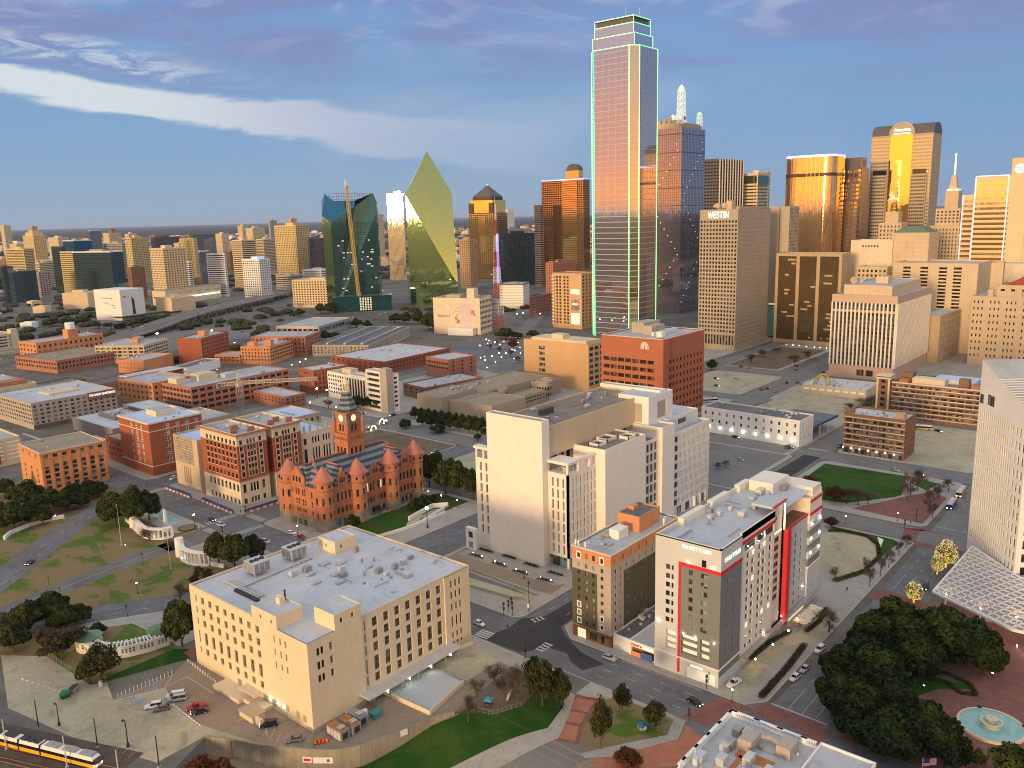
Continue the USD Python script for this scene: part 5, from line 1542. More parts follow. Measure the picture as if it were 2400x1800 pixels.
block('cream_low_block','low cream block with dark window bays and white roof behind the blue grey roof',(262,508),0,38,40,15,'old_stone','roof_grey',W5(5,1,hf=.5,each=1,mv=(1,2)),W5(5,2,each=1),seed=12,clutter=9)
bk=block('brick_garage','red brick parking garage with large dark openings',(316.9,590),2.7,92,40,21.2,'red_brick_pink','roof_grey',W5(14,4,wf=.78,hf=.55,each=1,name='parking_opening',glass='dark_metal',d=1.0,mv=(1.5,1.0)),W5(8,4,wf=.78,hf=.55,name='parking_opening',glass='dark_metal',each=1),seed=14,clutter=5,pent=[(20,36,20,32,4.5,'crane_cream'),(2,10,22,34,4,'crane_cream'),(40,50,14,24,2.2,'roof_white')])
block('long_brick_block','long low brick block with a bright white roof below the yellow crane jib',(370.5,547.5),-2,19,79,9.4,'red_brick_pink','roof_white',W5(4,2),W5(16,2,wf=.4),seed=17,clutter=3)
block('square_brick_block','dark red brick block with paired white windows and pale roof',(416,571),-6,34,24,20.7,'red_brick','roof_white',W5(9,4,wf=.5,glass='glass_blinds',each=1),W5(6,4,glass='glass_blinds',each=1),seed=19,clutter=6)
bk=block('white_grid_block','white gridded office block with a taupe stair tower at its corner',(416,516),-4,15,40,21.4,'white_stone','roof_grey',W5(4,5,wf=.6,each=1),W5(12,5,wf=.62,each=1),seed=22,clutter=5,pent=[(4,11,12,24,3.5,'crane_cream')])
bk=Bld('stair_slab_office','white finned parking block with dark stacked decks beside a taupe slab',(404.5,466.3),-3)
bk.mass(rect(0,8,26,48),0,25,'white_stone',{3:S(6,1,.7,.9,mv=(2,2),glass='glass_brown',each=1)},roof='roof_grey')
bk.mass(rect(.6,9,8,26),0,31,'white_stone',{3:S(1,7,.86,.55,glass='dark_metal',each=1,d=1.4,name='deck_opening',mv=(1,1))},roof='roof_grey',part='deck_wall');bk.box('taupe_slab','taupe_wall',0,6,.2,7.9,0,33.7);bk.mass(rect(6.1,12,.6,6),0,29,'white_stone',{0:S(1,7,.7,.5,each=1,name='deck_opening',glass='dark_metal',d=.8)},roof='roof_grey',part='side_decks')
bk=block('red_school_block','long red brick block with a cluttered white roof',(512.5,592),4,94,74,11.8,'red_brick','roof_white',W5(20,2,wf=.5,hf=.5),W5(10,2,wf=.35,hf=.5,glass='glass_blinds'),seed=25,clutter=22,parapet=.7)
block('red_corner_block','red brick block with two window bands and white roof',(524,520),-6,33,32,18.4,'red_brick_pink','roof_white',W5(3,4,wf=.2),W5(9,2,wf=.8,hf=.4,mv=(8,2)),seed=27,clutter=3)
block('brown_warehouse','brown brick warehouse with rooftop ducts in front of the red corner block',(452,476),-8,60,30,10.5,'brown_brick','roof_grey',W5(10,2,wf=.4),W5(4,2,wf=.4),seed=28,clutter=10)
bk=block('orange_brick_works','bright orange brick works with a dark side wing and water tank house',(483.3,733.5),27,58,33,18.6,'orange_brick','roof_grey',W5(12,4,wf=.75,hf=.5,glass='glass_brown'),W5(9,4,wf=.42,hf=.5,each=1),seed=33,clutter=6,pent=[(8,15,3,10,5.5,'orange_brick'),(2,9,18,26,4,'orange_brick'),(22,32,8,15,3.4,'white_panel')])
bk.mass(rect(-2,20,33.5,62),0,10,'orange_brick',{3:S(6,2,.7,.4,glass='glass_brown')},roof='roof_grey',part='low_wing')
block('red_brown_block','broad brown brick block with a flat grey roof behind the orange works',(535,744),31,42,62,21.9,'red_brick_pink','roof_grey',W5(10,5,wf=.5),W5(14,4,wf=.4),seed=35,clutter=5)
bk=block('solar_roof_apartments','long apartment block with dark striped roof around a courtyard',(571,684.5),30,150,63,12.4,'taupe_wall','roof_dark',W5(34,4,wf=.55,glass='glass_brown'),W5(15,4,wf=.5,glass='glass_blinds'),seed=36,clutter=0)
for k in range(3):
 bk.box('roof_ridge','grey_metal',6+k*1,144,8+20*k,10.5+20*k,11.5,13.6)
bk=block('glass_roof_hall','wide hall with a pale sloped metal roof and glazed corner',(640,860),25,90,60,13,'grey_metal','roof_grey',W5(10,1,wf=.9,hf=.6,glass='glass_teal'),W5(8,1,wf=.8,hf=.5),seed=38,clutter=2)
block('tall_red_warehouse','tall red brick warehouse with a blank front and lit roof lamps',(441,790),28,52,27,28.4,'red_brick','roof_grey',W5(13,6,wf=.5,hf=.5,glass='glass_brown'),None,seed=39,clutter=4,pent=[(20,28,8,16,4.5,'orange_brick')])
block('low_orange_block','low orange brick building beside the tall red warehouse',(384,800),24,44,30,13,'orange_brick','roof_grey',None,W5(7,2,wf=.2,hf=.3),seed=40,clutter=3)
block('white_shop_row','white low shop row with square openings in front of the tall red warehouse',(398,744),24,52,18,9,'white_panel','roof_dark',None,W5(8,1,wf=.6,hf=.4,each=1),seed=42,clutter=3)
block('grid_factory','pale concrete grid factory with rows of square windows',(414.5,859),34,50,55,19.2,'old_stone','roof_grey',W5(11,4,wf=.7,hf=.5,glass='glass_brown'),W5(9,4,wf=.78,hf=.62,each=1,glass='glass_blinds'),seed=43,clutter=4,pent=[(20,26,18,26,4,'orange_brick'),(34,44,24,32,3.5,'taupe_wall')])
bk=block('brewery','long red brick brewery front with two rows of arched windows',(333.5,877),9,70,74,13,'red_brick_pink','roof_tan',W5(18,2,wf=.55,hf=.55),W5(16,2,wf=.6,hf=.55),seed=45,clutter=4)
bk=block('brewery','tall orange brick brewery with a stair tower and water tank behind the brewery front',(345,954),8,76,34,23.5,'orange_brick','roof_grey',W5(13,3,wf=.4,hf=.5,each=1),W5(5,4,wf=.4,hf=.5),seed=46,clutter=5,pent=[(38,50,4,14,9,'orange_brick')])
MB().lathe((44,9),[(5,32.6),(5,39),(4.6,39.6),(0,40)],20).to('water_tank','white_panel',bk.t)
block('mustard_brick_block','tan brick warehouse with paired windows and a white shade canopy on its roof',(315.5,646.5),8,38,46,18.6,'orange_brick','roof_grey',W5(7,3,wf=.4,hf=.45,each=1),W5(8,3,wf=.4,hf=.45,each=1),seed=47,clutter=3)
t=thing('roof_canopy','white perforated canopy roof behind the tan brick warehouse','canopy',(322,694,0),8);MB().box(0,52,0,20,16.6,17.0).to('canopy_roof','white_paint',t)
for k in range(9):
 MB().box(2+5.6*k,6.2+5.6*k,1,19,17.0,17.08).to('slot_row','roof_grey',t)
for x in (1,26,51):
 MB().box(x-.3,x+.3,1,19,0,16.6).to('support','old_stone',t)
block('cream_terrace_block','cream block with stepped terraces and white roofs at the left edge',(206,722),2,52,66,21,'crane_cream','roof_white',W5(6,3,wf=.35,hf=.4,each=1,glass='glass_blinds'),W5(10,4,wf=.5),seed=48,clutter=6,pent=[(4,28,34,56,4.5,'crane_cream'),(20,48,6,20,2.4,'red_brick_pink')])
bk=Bld('cream_deck_garage','cream parking garage with long dark slots near the left edge',(346,1104),14)
bk.mass(rect(0,40,0,120),0,19,'crane_cream',{3:S(6,4,.86,.42,glass='dark_metal',d=1.0,each=1,name='deck_slot',mv=(2,1)),0:S(3,4,.8,.42,glass='dark_metal',d=1)},roof='roof_grey');bk.box('stair_tower','crane_cream',-1,6,56,64,0,23);bk.box('stair_tower','crane_cream',30,38,-1,6,0,24)
bk=Bld('yellow_deck_building','yellow-lit deck building with a tall red banner at the left edge',(150,560),0)
bk.mass(rect(0,36,0,40),0,17,'crane_cream',{0:S(4,5,.86,.5,glass='window_dim',d=1.0,each=1,name='deck_slot'),3:S(5,5,.8,.5,glass='window_dim',d=1)},roof='roof_grey');MB().box(20.8,23.6,-.5,-.05,1.5,16).to('banner','signal_red',bk.t)
bk=block('low_plaza_office','low tan wall and roof between the orange warehouse and the grey mall',(205,545),0,30,26,5,'taupe_wall','roof_tan',clutter=2,seed=49)
block('plain_roof_a','long low grey roof with red wall behind the loft apartments',(300,735),12,84,26,8,'red_brick_pink','roof_dark',clutter=8,seed=50)
block('plain_roof_b','low brown roofed shed beside the brewery front',(262,770),12,60,24,7,'brown_brick','roof_dark',clutter=4,seed=51)
# tan detention block with round stair towers
bk=Bld('tan_plain_block','tan windowless courthouse annex with flat brown roof and a round stair drum',(425.8,383))
bk.mass(rect(0,38,48,74),0,13.0,'tan_concrete',roof='roof_tan',parapet=.5,part='west_wing');bk.mass(rect(5,43,3,36),0,11,'tan_concrete',roof='roof_tan',parapet=.5,part='south_wing');bk.mass(rect(38.2,112,36.2,74),0,12.2,'tan_concrete',roof='roof_tan',parapet=.8,part='main_wing');bk.mass(rect(7,38,36.2,47.8),0,10,'tan_concrete',roof='roof_tan',parapet=.4,part='link_wing')
bk.mass(rect(43.2,76,10,24),0,9.5,'tan_concrete',{0:S(9,2,.7,.55,each=1,d=.7)},roof='roof_tan',parapet=.6,part='arcade_wing');bk.mass(rect(90,112,22,36),0,11.4,'tan_concrete',roof='roof_tan',part='end_wing')
for (x,y,r_,h) in ((84,18,6,14),(48,30,3.4,12.5)):
 MB().lathe((x,y),[(r_,0),(r_,h),(r_+.5,h),(r_+.5,h+1),(r_-.6,h+1),(r_-.6,h+.2),(0,h+.2)],24).to('stair_drum','tan_concrete',bk.t,smooth=30)
 for k in range(7):
  a=math.radians(165+22*k);c=np.array([x+r_*math.cos(a),y+r_*math.sin(a)])
  for z in (3.2,8.0):
   MB().obox(c,(-math.sin(a),math.cos(a)),1.3,.3,z,z+2.6).to('drum_window','glass_dark',bk.t)
roof_clutter(bk,24,37,50,62,12.5,12,55);roof_clutter(bk,45,100,40,70,11.4,8,56);MB().box(90,100,26,27,8,14).to('white_panel','white_panel',bk.t)
bk=block('orange_office','plain orange stucco office with a strip of windows and a framed side',(552.8,388),0,24,68,38.5,'beige_panel','roof_grey',W5(3,7,wf=.8,hf=.62,glass='glass_dark',each=1),S(1,5,cols=[(16.5,23)],rows=[(11.5+4.8*k,14.4+4.8*k) for k in range(5)],glass='glass_blinds',each=1),seed=58,clutter=5,pent=[(1,22,3,60,2.2,'crane_cream'),(3,12,28,40,6,'crane_cream')])
surf('orange_stucco',(.58,.37,.19),.85,.06,.08,.8,streak=.3)
UsdShade.MaterialBindingAPI.Apply(stage.GetPrimAtPath(bk.t.GetPath().pathString+'/wall')).Bind(MATS['orange_stucco'])
# red tower with recessed bays
bk=Bld('red_brick_tower','broad red brick bank tower with a white round emblem and rooftop cooling plant',(482.6,278.8))
rB=[(4.5+5.4*k,7.2+5.4*k) for k in range(8)]
W=MB()
o=facade(W,(0,49),(0,6.2),0,59.7,[(1.8+5.9*k,6.9+5.9*k) for k in range(7)],rB,1.2)
o2=facade(W,(7.0,0),(58,0),0,59.7,[(1.6+4.9*k,4.7+4.9*k) for k in range(10)],rB,1.2)
W.box(-.9,7.0,-.9,6.2,0,59.7);W.quad((58,0,0),(58,49,0),(58,49,59.7),(58,0,59.7));W.quad((58,49,0),(0,49,0),(0,49,59.7),(58,49,59.7));W.to('wall','fed_brick',bk.t)
bk.windows(o,S(1,1,each=1,glass='glass_brown'));bk.windows(o2,S(1,1,each=1,glass='glass_brown'))
tr=MB().box(-.2,-.01,6.2,49,47.6,48.0);tr.box(7,58,-.2,-.01,47.6,48.0)
for k in range(8):
 tr.box(-.2,-.01,47.1-5.9*k,47.5-5.9*k,2,47.6)
tr.to('pale_trim','red_brick_pink',bk.t)
MB().flat(rect(.4,57.6,.4,48.6),59.2).to('roof','roof_grey',bk.t)
c=MB().box(0,.5,0,49,59.7,60.1).box(0.5,58,0,.5,59.7,60.1).box(57.5,58,.5,49,59.7,60.1).box(.5,57.5,48.5,49,59.7,60.1);c.to('coping','cream_trim',bk.t)
for k,(x0,x1,y0,y1,z) in enumerate(((16,24,18,25,6),(25,33,18,25,6),(22,32,28,38,7),(33,44,28,38,7),(14,46,15.5,17,2.2),(12,17,8,12,3))):
 MB().box(x0,x1,y0,y1,59.2,59.7+z).to('cooling_plant','taupe_wall' if k<4 else 'white_panel',bk.t)
t_=np.linspace(0,math.pi,13);em=MB()
for r0,r1 in ((.6,1.1),(1.5,2.1),(2.5,3.0)):
 for a0,a1 in zip(t_[:-1],t_[1:]):
  P_=lambda r_,a:(-.08,14.0+r_*math.cos(a),54.2+r_*math.sin(a))
  em.quad(P_(r0,a0),P_(r1,a0),P_(r1,a1),P_(r0,a1))
for s in (-1,1):
 for r0 in (.6,1.5,2.5):
  em.quad((-.08,14+s*r0,52.4),(-.08,14+s*(r0+.5),52.4),(-.08,14+s*(r0+.5),54.2),(-.08,14+s*r0,54.2))
em.to('emblem','white_paint',bk.t)
# finned tower
bk=Bld('finned_tower','broad office block with close white vertical fins over a pink stone base',(722.2,200.6))
LXp,LYp=100,53
bk.mass(rect(0,LXp,0,LYp),0,10.5,'pink_stone',{3:S(7,1,.8,.7,mv=(1,2),glass='glass_brown',d=.6,skip=lambda i,j:i not in (3,4))},roof=None,parapet=0,part='base_wall')
bk.mass(rect(.3,LXp,.3,LYp-.3),10.5,64,'granite_grey',{3:S(48,14,.8,.72,mv=(.2,.2),mu=.1,d=.1),0:S(60,14,.8,.72,mv=(.2,.2),mu=.1,d=.1)},roof=None,parapet=0,part='curtain_wall')
bk.mass(rect(0,LXp,0,LYp),64,70.3,'pink_stone',roof='roof_grey',part='cornice_wall')
bk.fins((0,LYp),(0,0),16,1.25,.9,10.5,64,'fin_white','fin',None,each=1);bk.fins((0,0),(LXp,0),40,.9,.9,10.5,64,'fin_white','fin',None,each=1)
bk.box('pink_band','pink_stone',-.5,.28,.5,LYp-.5,56.0,58.0)
bk.mass(rect(8,92,7,46),69,78,'beige_panel',roof='roof_grey',part='plant_storey',parapet=.8)
for x,y in ((14,40),(26,38)):
 MB().lathe((x,y),[(.9,77),(.9,79)],8).to('dish_mount','taupe_wall',bk.t);m=MB();tt=np.linspace(0,2*math.pi,17)
 for a0,a1 in zip(tt[:-1],tt[1:]):
  m.tri((x-.6,y,81.6),(x-1.1,y+3*math.cos(a0),81.6+3*math.sin(a0)),(x-1.1,y+3*math.cos(a1),81.6+3*math.sin(a1)))
 m.to('dish','taupe_wall',bk.t)
MB().box(40,52,20,30,77,83).to('lift_house','beige_panel',bk.t)
# brown brick terminal with cream bands
bk=Bld('banded_brick_terminal','brown brick office with cream bands and a corner stair tower',(586,109.5),0)
bk.mass(rect(9,44,0,56),0,25,'brown_brick',{3:S(11,7,.8,.5,glass='glass_blinds',each=1,mv=(2,.8)),0:S(8,7,.6,.5)},roof='roof_tan')
cb=MB()
for k in range(7):
 cb.box(8.8,8.99,0,56,1.9+3.25*k,2.5+3.25*k)
cb.box(8.6,44.2,-.4,0,24.4,25.3).box(8.6,9,0,56.2,24.4,25.3);cb.to('cream_bands','cream_trim',bk.t)
bk.mass(rect(5,14,56.1,65),0,29,'brown_brick',{3:S(1,6,.35,.5,each=1),0:S(1,6,.35,.5,each=1)},roof='roof_tan',part='stair_tower')
c=MB().box(4.4,14.6,55.6,65.6,27.2,28.2).box(4.4,14.6,55.6,65.6,29.0,29.6)
for y in (56.2,63.6):
 c.box(4.8,5,y,y+1.2,0,27.2)
c.to('tower_trim','cream_trim',bk.t)
for (x0,x1,y0,y1,z,m) in ((12,22,24,44,3.5,'cream_trim'),(26,42,8,34,2.0,'roof_blue'),(14,20,10,16,5,'brown_brick'),(20,30,46,54,5,'brown_brick'),(10,16,46,52,2,'red_brick_pink'),(11,16,2,8,2.2,'red_brick_pink')):
 MB().box(x0,x1,y0,y1,24,25+z).to('penthouse',m,bk.t)
bk=Bld('arched_brick_block','small brown brick block with arched ground floor windows and pale roof',(492.5,128.4))
bk.mass(rect(0,22,0,34),0,24,'brown_brick',{3:S(7,5,.78,.56,mv=(5,2),glass='glass_blinds',each=1),0:S(5,5,.6,.5,mv=(5,2),each=1)},roof='roof_white',parapet=1.2)
cb=MB()
for k in range(6):
 cb.box(-.14,-.01,0,34,4.7+3.4*k,5.2+3.4*k)
cb.to('cream_bands','cream_trim',bk.t)
for k in range(7):
 y=2.6+4.8*k;m=MB();tt=np.linspace(0,math.pi,9)
 for a0,a1 in zip(tt[:-1],tt[1:]):
  m.tri((-.05,y,2.4),(-.05,y+1.9*math.cos(a0),2.4+1.6*math.sin(a0)),(-.05,y+1.9*math.cos(a1),2.4+1.6*math.sin(a1)))
 m.quad((-.05,y-1.9,.5),(-.05,y+1.9,.5),(-.05,y+1.9,2.4),(-.05,y-1.9,2.4));m.to('arch_window','glass_blinds',bk.t)
 MB().ball((-.4,y+2.4,3.2),.3).to('wall_lamp','lamp_white',bk.t)
roof_clutter(bk,3,17,6,28,22.8,12,61);MB().box(1,4,29,33,24,26).to('corner_post','brown_brick',bk.t);MB().box(1,6,1,6,24,27).to('corner_post','tan_brick',bk.t)
bk=Bld('white_lit_warehouse','long low white warehouse floodlit by wall lamps',(487,186.6),-2.5)
bk.mass(rect(0,20,0,67),0,16.8,'white_paint',{3:S(13,2,.26,.42,mv=(5.6,1.2),glass='glass_blinds',each=1),0:S(5,3,.3,.5,each=1)},roof='roof_dark',parapet=.7)
for k in range(8):
 MB().ball((-.5,4+8.2*k,4.2),.42).to('wall_lamp','lamp_green_white',bk.t)
roof_clutter(bk,2,18,4,62,16.1,14,63)
bk=Bld('blue_edge_canopy','open canopy with a dark blue edge beside the white lit warehouse',(508,186.5),-2.5);MB().box(0,40,0,30,7.6,8.4).to('canopy_roof','roof_dark',bk.t);MB().box(-.2,40.2,-.3,-.02,7.2,8.8).to('blue_edge','barrier_blue',bk.t)
for x in (.6,13,26,39):
 for y in (.6,29):
  MB().box(x-.2,x+.2,y-.2,y+.2,0,7.6).to('post','pale_metal',bk.t)
bk=Bld('burger_restaurant','low pale roofed restaurant with two yellow arches on its roof',(640,196),2);bk.mass(rect(0,34,0,48),0,7.5,'cream_trim',{3:S(8,1,.7,.5,glass='window_dim')},roof='roof_white',parapet=.5);roof_clutter(bk,3,30,4,44,7,18,66)
for x in (1.0,9.0):
 t_=np.linspace(0,math.pi,17);MB().tube([(x,40-5.5+5.5*math.cos(a)*1.0,4+11*math.sin(a)) for a in t_],.7,6).to('yellow_arch','yellow_line',bk.t)

# station roof at the bottom edge
bk=Bld('station_roof','white stone station with balustraded parapet and roof machinery at the bottom edge',(140,30))
zs=12.0
bk.mass(rect(0,48.5,0,57.2),0,zs,'white_panel',roof='roof_grey',parapet=.0)
pr=MB()
for (a,c_) in (((48.2,57),(48.2,34.4)),((48.2,57),(20,57))):
 a,c_=np.array(a,float),np.array(c_,float);L=np.linalg.norm(c_-a);u=(c_-a)/L;s=0
 while s<L:
  pr.obox(a+u*(s+.8),u,1.6,.7,zs,zs+1.6);s+=6.2
 pr.obox((a+c_)/2,u,L,.8,zs+1.25,zs+1.6);pr.obox((a+c_)/2,u,L,.8,zs,zs+.4)
 s=1.9
 while s<L:
  if (s%6.2)>1.6:
   pr.obox(a+u*s,u,.3,.3,zs+.4,zs+1.25)
  s+=.62
pr.to('balustrade','white_paint',bk.t)
bk.mass(rect(30,47,20,33),zs,zs+3.0,'white_panel',roof='roof_grey',part='raised_roof',parapet=.6)
for (x0,x1,y0,y1,z,m) in ((36,41.5,46,49.5,3.0,'taupe_wall'),(39,44.5,37.5,41,3.0,'taupe_wall'),(31,34.5,44,46,2.0,'pale_metal'),(27,30,49,51,2,'pale_metal'),(34,36,50,52.5,2.4,'grey_metal'),(40,43,51,53,2,'grey_metal'),(30,33,38.5,40.5,1.6,'pale_metal'),(26,28,42,44.5,1.8,'roof_white'),(23,25.4,46,48,1.8,'roof_white')):
 MB().box(x0,x1,y0,y1,zs,zs+z).to('air_handler',m,bk.t)
for (x0,x1,y0,y1) in ((33,36.5,40,49),(28,34,46.6,48)):
 MB().box(x0,x1,y0,y1,zs+.02,zs+.1).to('rusty_deck','rust',bk.t)
MB().tube([(41.5,47.5,zs+1.4),(43.5,44,zs+1.2),(42,41,zs+1.4)],.6,8).to('duct','taupe_wall',bk.t)
roof_clutter(bk,22,45,36,55,zs,22,70)

# ---------------------------------------------------------------- pale tower at the right edge, with its lattice canopy
b=Bld('pale_grid_tower','pale concrete tower with rows of dark windows and a sloping glazed top',(342.9,48.0))
A_,B_,C_,D_=np.array([33.0,22.6]),np.array([0.0,0.0]),np.array([24.0,-36.0]),np.array([57.0,-13.4])
P=np.array([A_,B_,C_,D_])
rw=[(6.2+5.2*k,9.5+5.2*k) for k in range(11)]
W=MB()
o=facade(W,A_,B_,0,63.6,[(1.0+1.72*k,2.05+1.72*k) for k in range(17)]+[(31.6,32.8),(34.2,35.6),(37,38.6)],rw,.35)
o2=facade(W,B_,C_,0,63.6,[(2.0+4.0*k,4.8+4.0*k) for k in range(9)],rw,.35)
for p,q in ((C_,D_),(D_,A_)):
 W.quad((*p,0),(*q,0),(*q,63.6),(*p,63.6))
n_=np.array([-22.6,33])/40.0
# blank stepped top falling away to the right
prof=[(0,63.6),(40,63.6),(40,69.5),(28,72.8),(14,76.4),(0,81.3)]
U_=(B_-A_)/40.0
F_=[(*(A_+U_*s),z) for s,z in prof];K_=[(*(A_+U_*s-n_*30),z) for s,z in prof]
W.add(F_,[[0,1,2],[0,2,3],[0,3,4],[0,4,5]]);W.add(K_,[[0,1,2],[0,2,3],[0,3,4],[0,4,5]])
W.quad(F_[1],F_[2],K_[2],K_[1]);W.quad(F_[0],F_[5],K_[5],K_[0])
W.to('wall','white_panel',b.t)
R_=MB()
for i in (2,3,4):
 R_.quad(F_[i],F_[i+1],K_[i+1],K_[i])
R_.flat(P,63.62);R_.to('sloping_roof','roof_grey',b.t)
b.windows(o,S(1,1,glass='glass_dark',each=False));b.windows(o2,S(1,1,glass='glass_dark',each=1))
for s0,s1,z0,z1,m in ((.6,3.8,63.7,67.5,'glass_teal'),(7.5,13.0,64.4,68.6,'glass_teal')):
 p,q=A_+U_*s0+n_*.05,A_+U_*s1+n_*.05
 MB().quad((*p,z0),(*q,z0),(*q,z1),(*p,z1)).to('green_window',m,b.t)
gl=MB()
for k in range(12):
 p=A_+U_*(16+2*k)+n_*.35;zt_=np.interp(16+2*k,[0,14,28,40],[81.3,76.4,72.8,69.5])
 gl.tube([(*p,zt_+.3),(*(p-n_*12),zt_+.5)],.15,4)
gl.to('roof_beams','white_paint',b.t)
t=thing('lattice_canopy','white lattice canopy over the drive at the foot of the pale grid tower','canopy')
cp=Polygon([(309,67.5),(362,66.0),(340,45.5),(338,26),(296,24),(294.5,40)])
bm,b2=MB(),MB()
for (u,sp,mbx,wd) in (((.92,-.39),3.1,bm,.42),((.5,.866),3.1,bm,.42),((.0,1.0),.8,b2,.09)):
 u=np.array(u)/np.linalg.norm(u);n=np.array([-u[1],u[0]])
 for k in range(-160,160):
  c=np.array([318.0,48.0])+n*k*sp
  seg=LineString([c-u*90,c+u*90]).intersection(cp)
  for s in getattr(seg,'geoms',[seg]):
   if s.length>.5:
    q=np.array(s.coords)
    mbx.obox((q[0]+q[1])/2,u,s.length,wd,6.8 if mbx is bm else 6.6,7.2 if mbx is bm else 6.78)
bm.to('lattice_beams','white_paint',t,kind='stuff');b2.to('slats','white_paint',t,kind='stuff')
MB().slab(cp.boundary.buffer(.3),6.5,7.3).to('edge_beam','white_paint',t)
for x,y in ((313,64),(309,52),(308.5,41),(309,30),(330,63),(330,45),(330,30)):
 pst=MB().lathe((x,y),[(.35,0),(.28,6.6)],10).to('canopy_post','white_paint',t)
for x,y in ((313,64),(309,52),(308.5,41)):
 MB().lathe((x-.2,y),[(0,5.0),(.55,5.2),(.45,5.7),(0,5.8)],10).to('heat_lamp','lamp_amber',t)

# ---------------------------------------------------------------- skyline towers
b=Bld('green_outlined_tower','tallest mirror glass tower outlined in green light',(818.0,509.5))
c=8.0
Pm=np.array([(c,0),(46,0),(46,63),(c,63),(0,63-c),(0,c)])
b.mass(Pm,0,320,'mirror_plaza',roof='roof_dark',parapet=0,part='glass_wall')
ng=.08/math.sqrt(2)
MB().quad((-ng,c-ng,0),(c-ng,-ng,0),(c-ng,-ng,320),(-ng,c-ng,320)).to('gold_reflection_corner','mirror_plaza_corner',b.t)  # corner facet, its gold sky reflection carried by the tint
cut=rect(0,10,55.2,63)
surf('band_pale',(.50,.47,.45),.5,.05,metal=.2)
b.bands(Pm,[4+6.1*k for k in range(52)],.7,'band_pale',.16)
fm=MB()
for y in np.arange(c+1.5,55,1.55):
 fm.box(-.09,.02,y,y+.14,0,320)
for x in np.arange(c+1.5,46,1.55):
 fm.box(x,x+.14,-.09,.02,0,320)
fm.to('mullions','granite_grey',b.t,kind='stuff')
b.mass(rect(4,42,4,59),320,333,'mirror_plaza',roof='roof_grey',parapet=0,part='upper_tier');b.mass(rect(5.5,40.5,6,57),333,344,'mirror_plaza',roof='roof_grey',parapet=0,part='upper_tier')
b.mass(rect(7,39,7.5,55.5),344,350,'granite_grey',roof='roof_dark',parapet=0,part='crown');MB().box(5.6,40.4,6.1,56.9,350,350.9).to('crown_rim','granite_grey',b.t)
nl=MB()
for (x,y) in ((0,c),(c,0),(46,0),(0,63-c),(.0,63-c),(c,63)):
 nl.box(x-.42,x+.42,y-.42,y+.42,0,320.3)
for p,q,z in (((0,c),(0,63-c),320),((c,0),(46,0),320),((0,c),(c,0),320),((0,63-c),(c,63),320)):
 nl.tube([(*p,z),(*q,z)],.42,4)
for x0,x1,y0,y1,z0,z1 in ((4,42,4,59,320,333),(5.5,40.5,6,57,333,344),(5.6,40.4,6.1,56.9,344,351)):
 for p,q in (((x0,y0),(x1,y0)),((x0,y0),(x0,y1))):
  nl.tube([(*p,z1),(*q,z1)],.42,4)
 for p in ((x0,y0),(x1,y0),(x0,y1)):
  nl.tube([(*p,z0),(*p,z1)],.36,4)
nl.to('green_light','neon_green',b.t)
for x,y,h in ((12,20,12),(20,45,9),(30,14,14)):
 MB().tube([(x,y,350),(x,y,350+h)],.2,5).to('aerial','pale_metal',b.t)

b=Bld('spired_tower','dark glass tower with a lit lattice spire and four small spires',(1060.0,586.3))
LX,LY,HT=67,54,255
b.mass(rect(0,LX,0,LY),0,HT,'mirror_renaissance',roof='roof_dark',parapet=0,part='glass_wall')
gm=MB()
for k in range(17):
 gm.box(-.2,.02,LY*k/16-.12,LY*k/16+.12,0,HT).box(LX*k/16-.12,LX*k/16+.12,-.2,.02,0,HT)
for z in np.arange(15,HT,3.75):
 gm.box(-.12,.02,0,LY,z,z+.25).box(0,LX,-.12,.02,z,z+.25)
for z in np.arange(30,HT,24):
 gm.box(-.3,.02,0,LY,z,z+.9).box(0,LX,-.3,.02,z,z+.9)
gm.box(-.35,.0,-.35,0,0,HT)
gm.to('mullions','granite_grey',b.t,kind='stuff')
r_=random.Random(8);dl=MB()
for k in range(26):
 f=k/26;z=12+f*230;s=abs(((f*3.2)%2)-1)
 dl.ball((-.4,4+s*(LY-8),z),.75,0);dl.ball((4+(1-s)*(LX-8),-.4,z+4),.55,0)
dl.to('facade_lights','sign_white',b.t,kind='stuff')
base=MB().box(4,LX-4,4,LY-4,HT,HT+7)
for k in range(6):
 base.box(4,12,4+8*k,9+8*k,HT+7,HT+11)
base.to('roof_plinth','old_stone',b.t)

def lattice_spire(b,x,y,z0,w,h,name,m='spire_light'):
 mb=MB()
 n=max(3,int(h/(w*.9)))
 lv=[(z0+h*.82*k/n,w*(1-.25*k/n)) for k in range(n+1)]
 for (za,wa),(zb,wb) in zip(lv[:-1],lv[1:]):
  ca=[(x+sx*wa/2,y+sy*wa/2,za) for sx,sy in ((-1,-1),(1,-1),(1,1),(-1,1))];cb=[(x+sx*wb/2,y+sy*wb/2,zb) for sx,sy in ((-1,-1),(1,-1),(1,1),(-1,1))]
  for i in range(4):
   j=(i+1)%4
   mb.tube([ca[i],cb[i]],w*.05,4);mb.tube([ca[i],cb[j]],w*.04,4);mb.tube([ca[j],cb[i]],w*.04,4);mb.tube([cb[i],cb[j]],w*.04,4)
 zt,wt=lv[-1]
 mb.lathe((x,y),[(wt*.72,zt),(wt*.55,zt+h*.09),(.05,zt+h*.18)],8)
 mb.to(name,m,b.t)

lattice_spire(b,39,23,HT+10,9.8,52,'main_spire')
for x,y in ((6,6),(LX-6,6),(6,LY-6),(LX-6,LY-6)):
 lattice_spire(b,x,y,HT+5,6.9,20,'small_spire')
for x,y in ((20,8),(12,26)):
 MB().ball((x,y,HT+14),3,2).to('dish','old_stone',b.t)

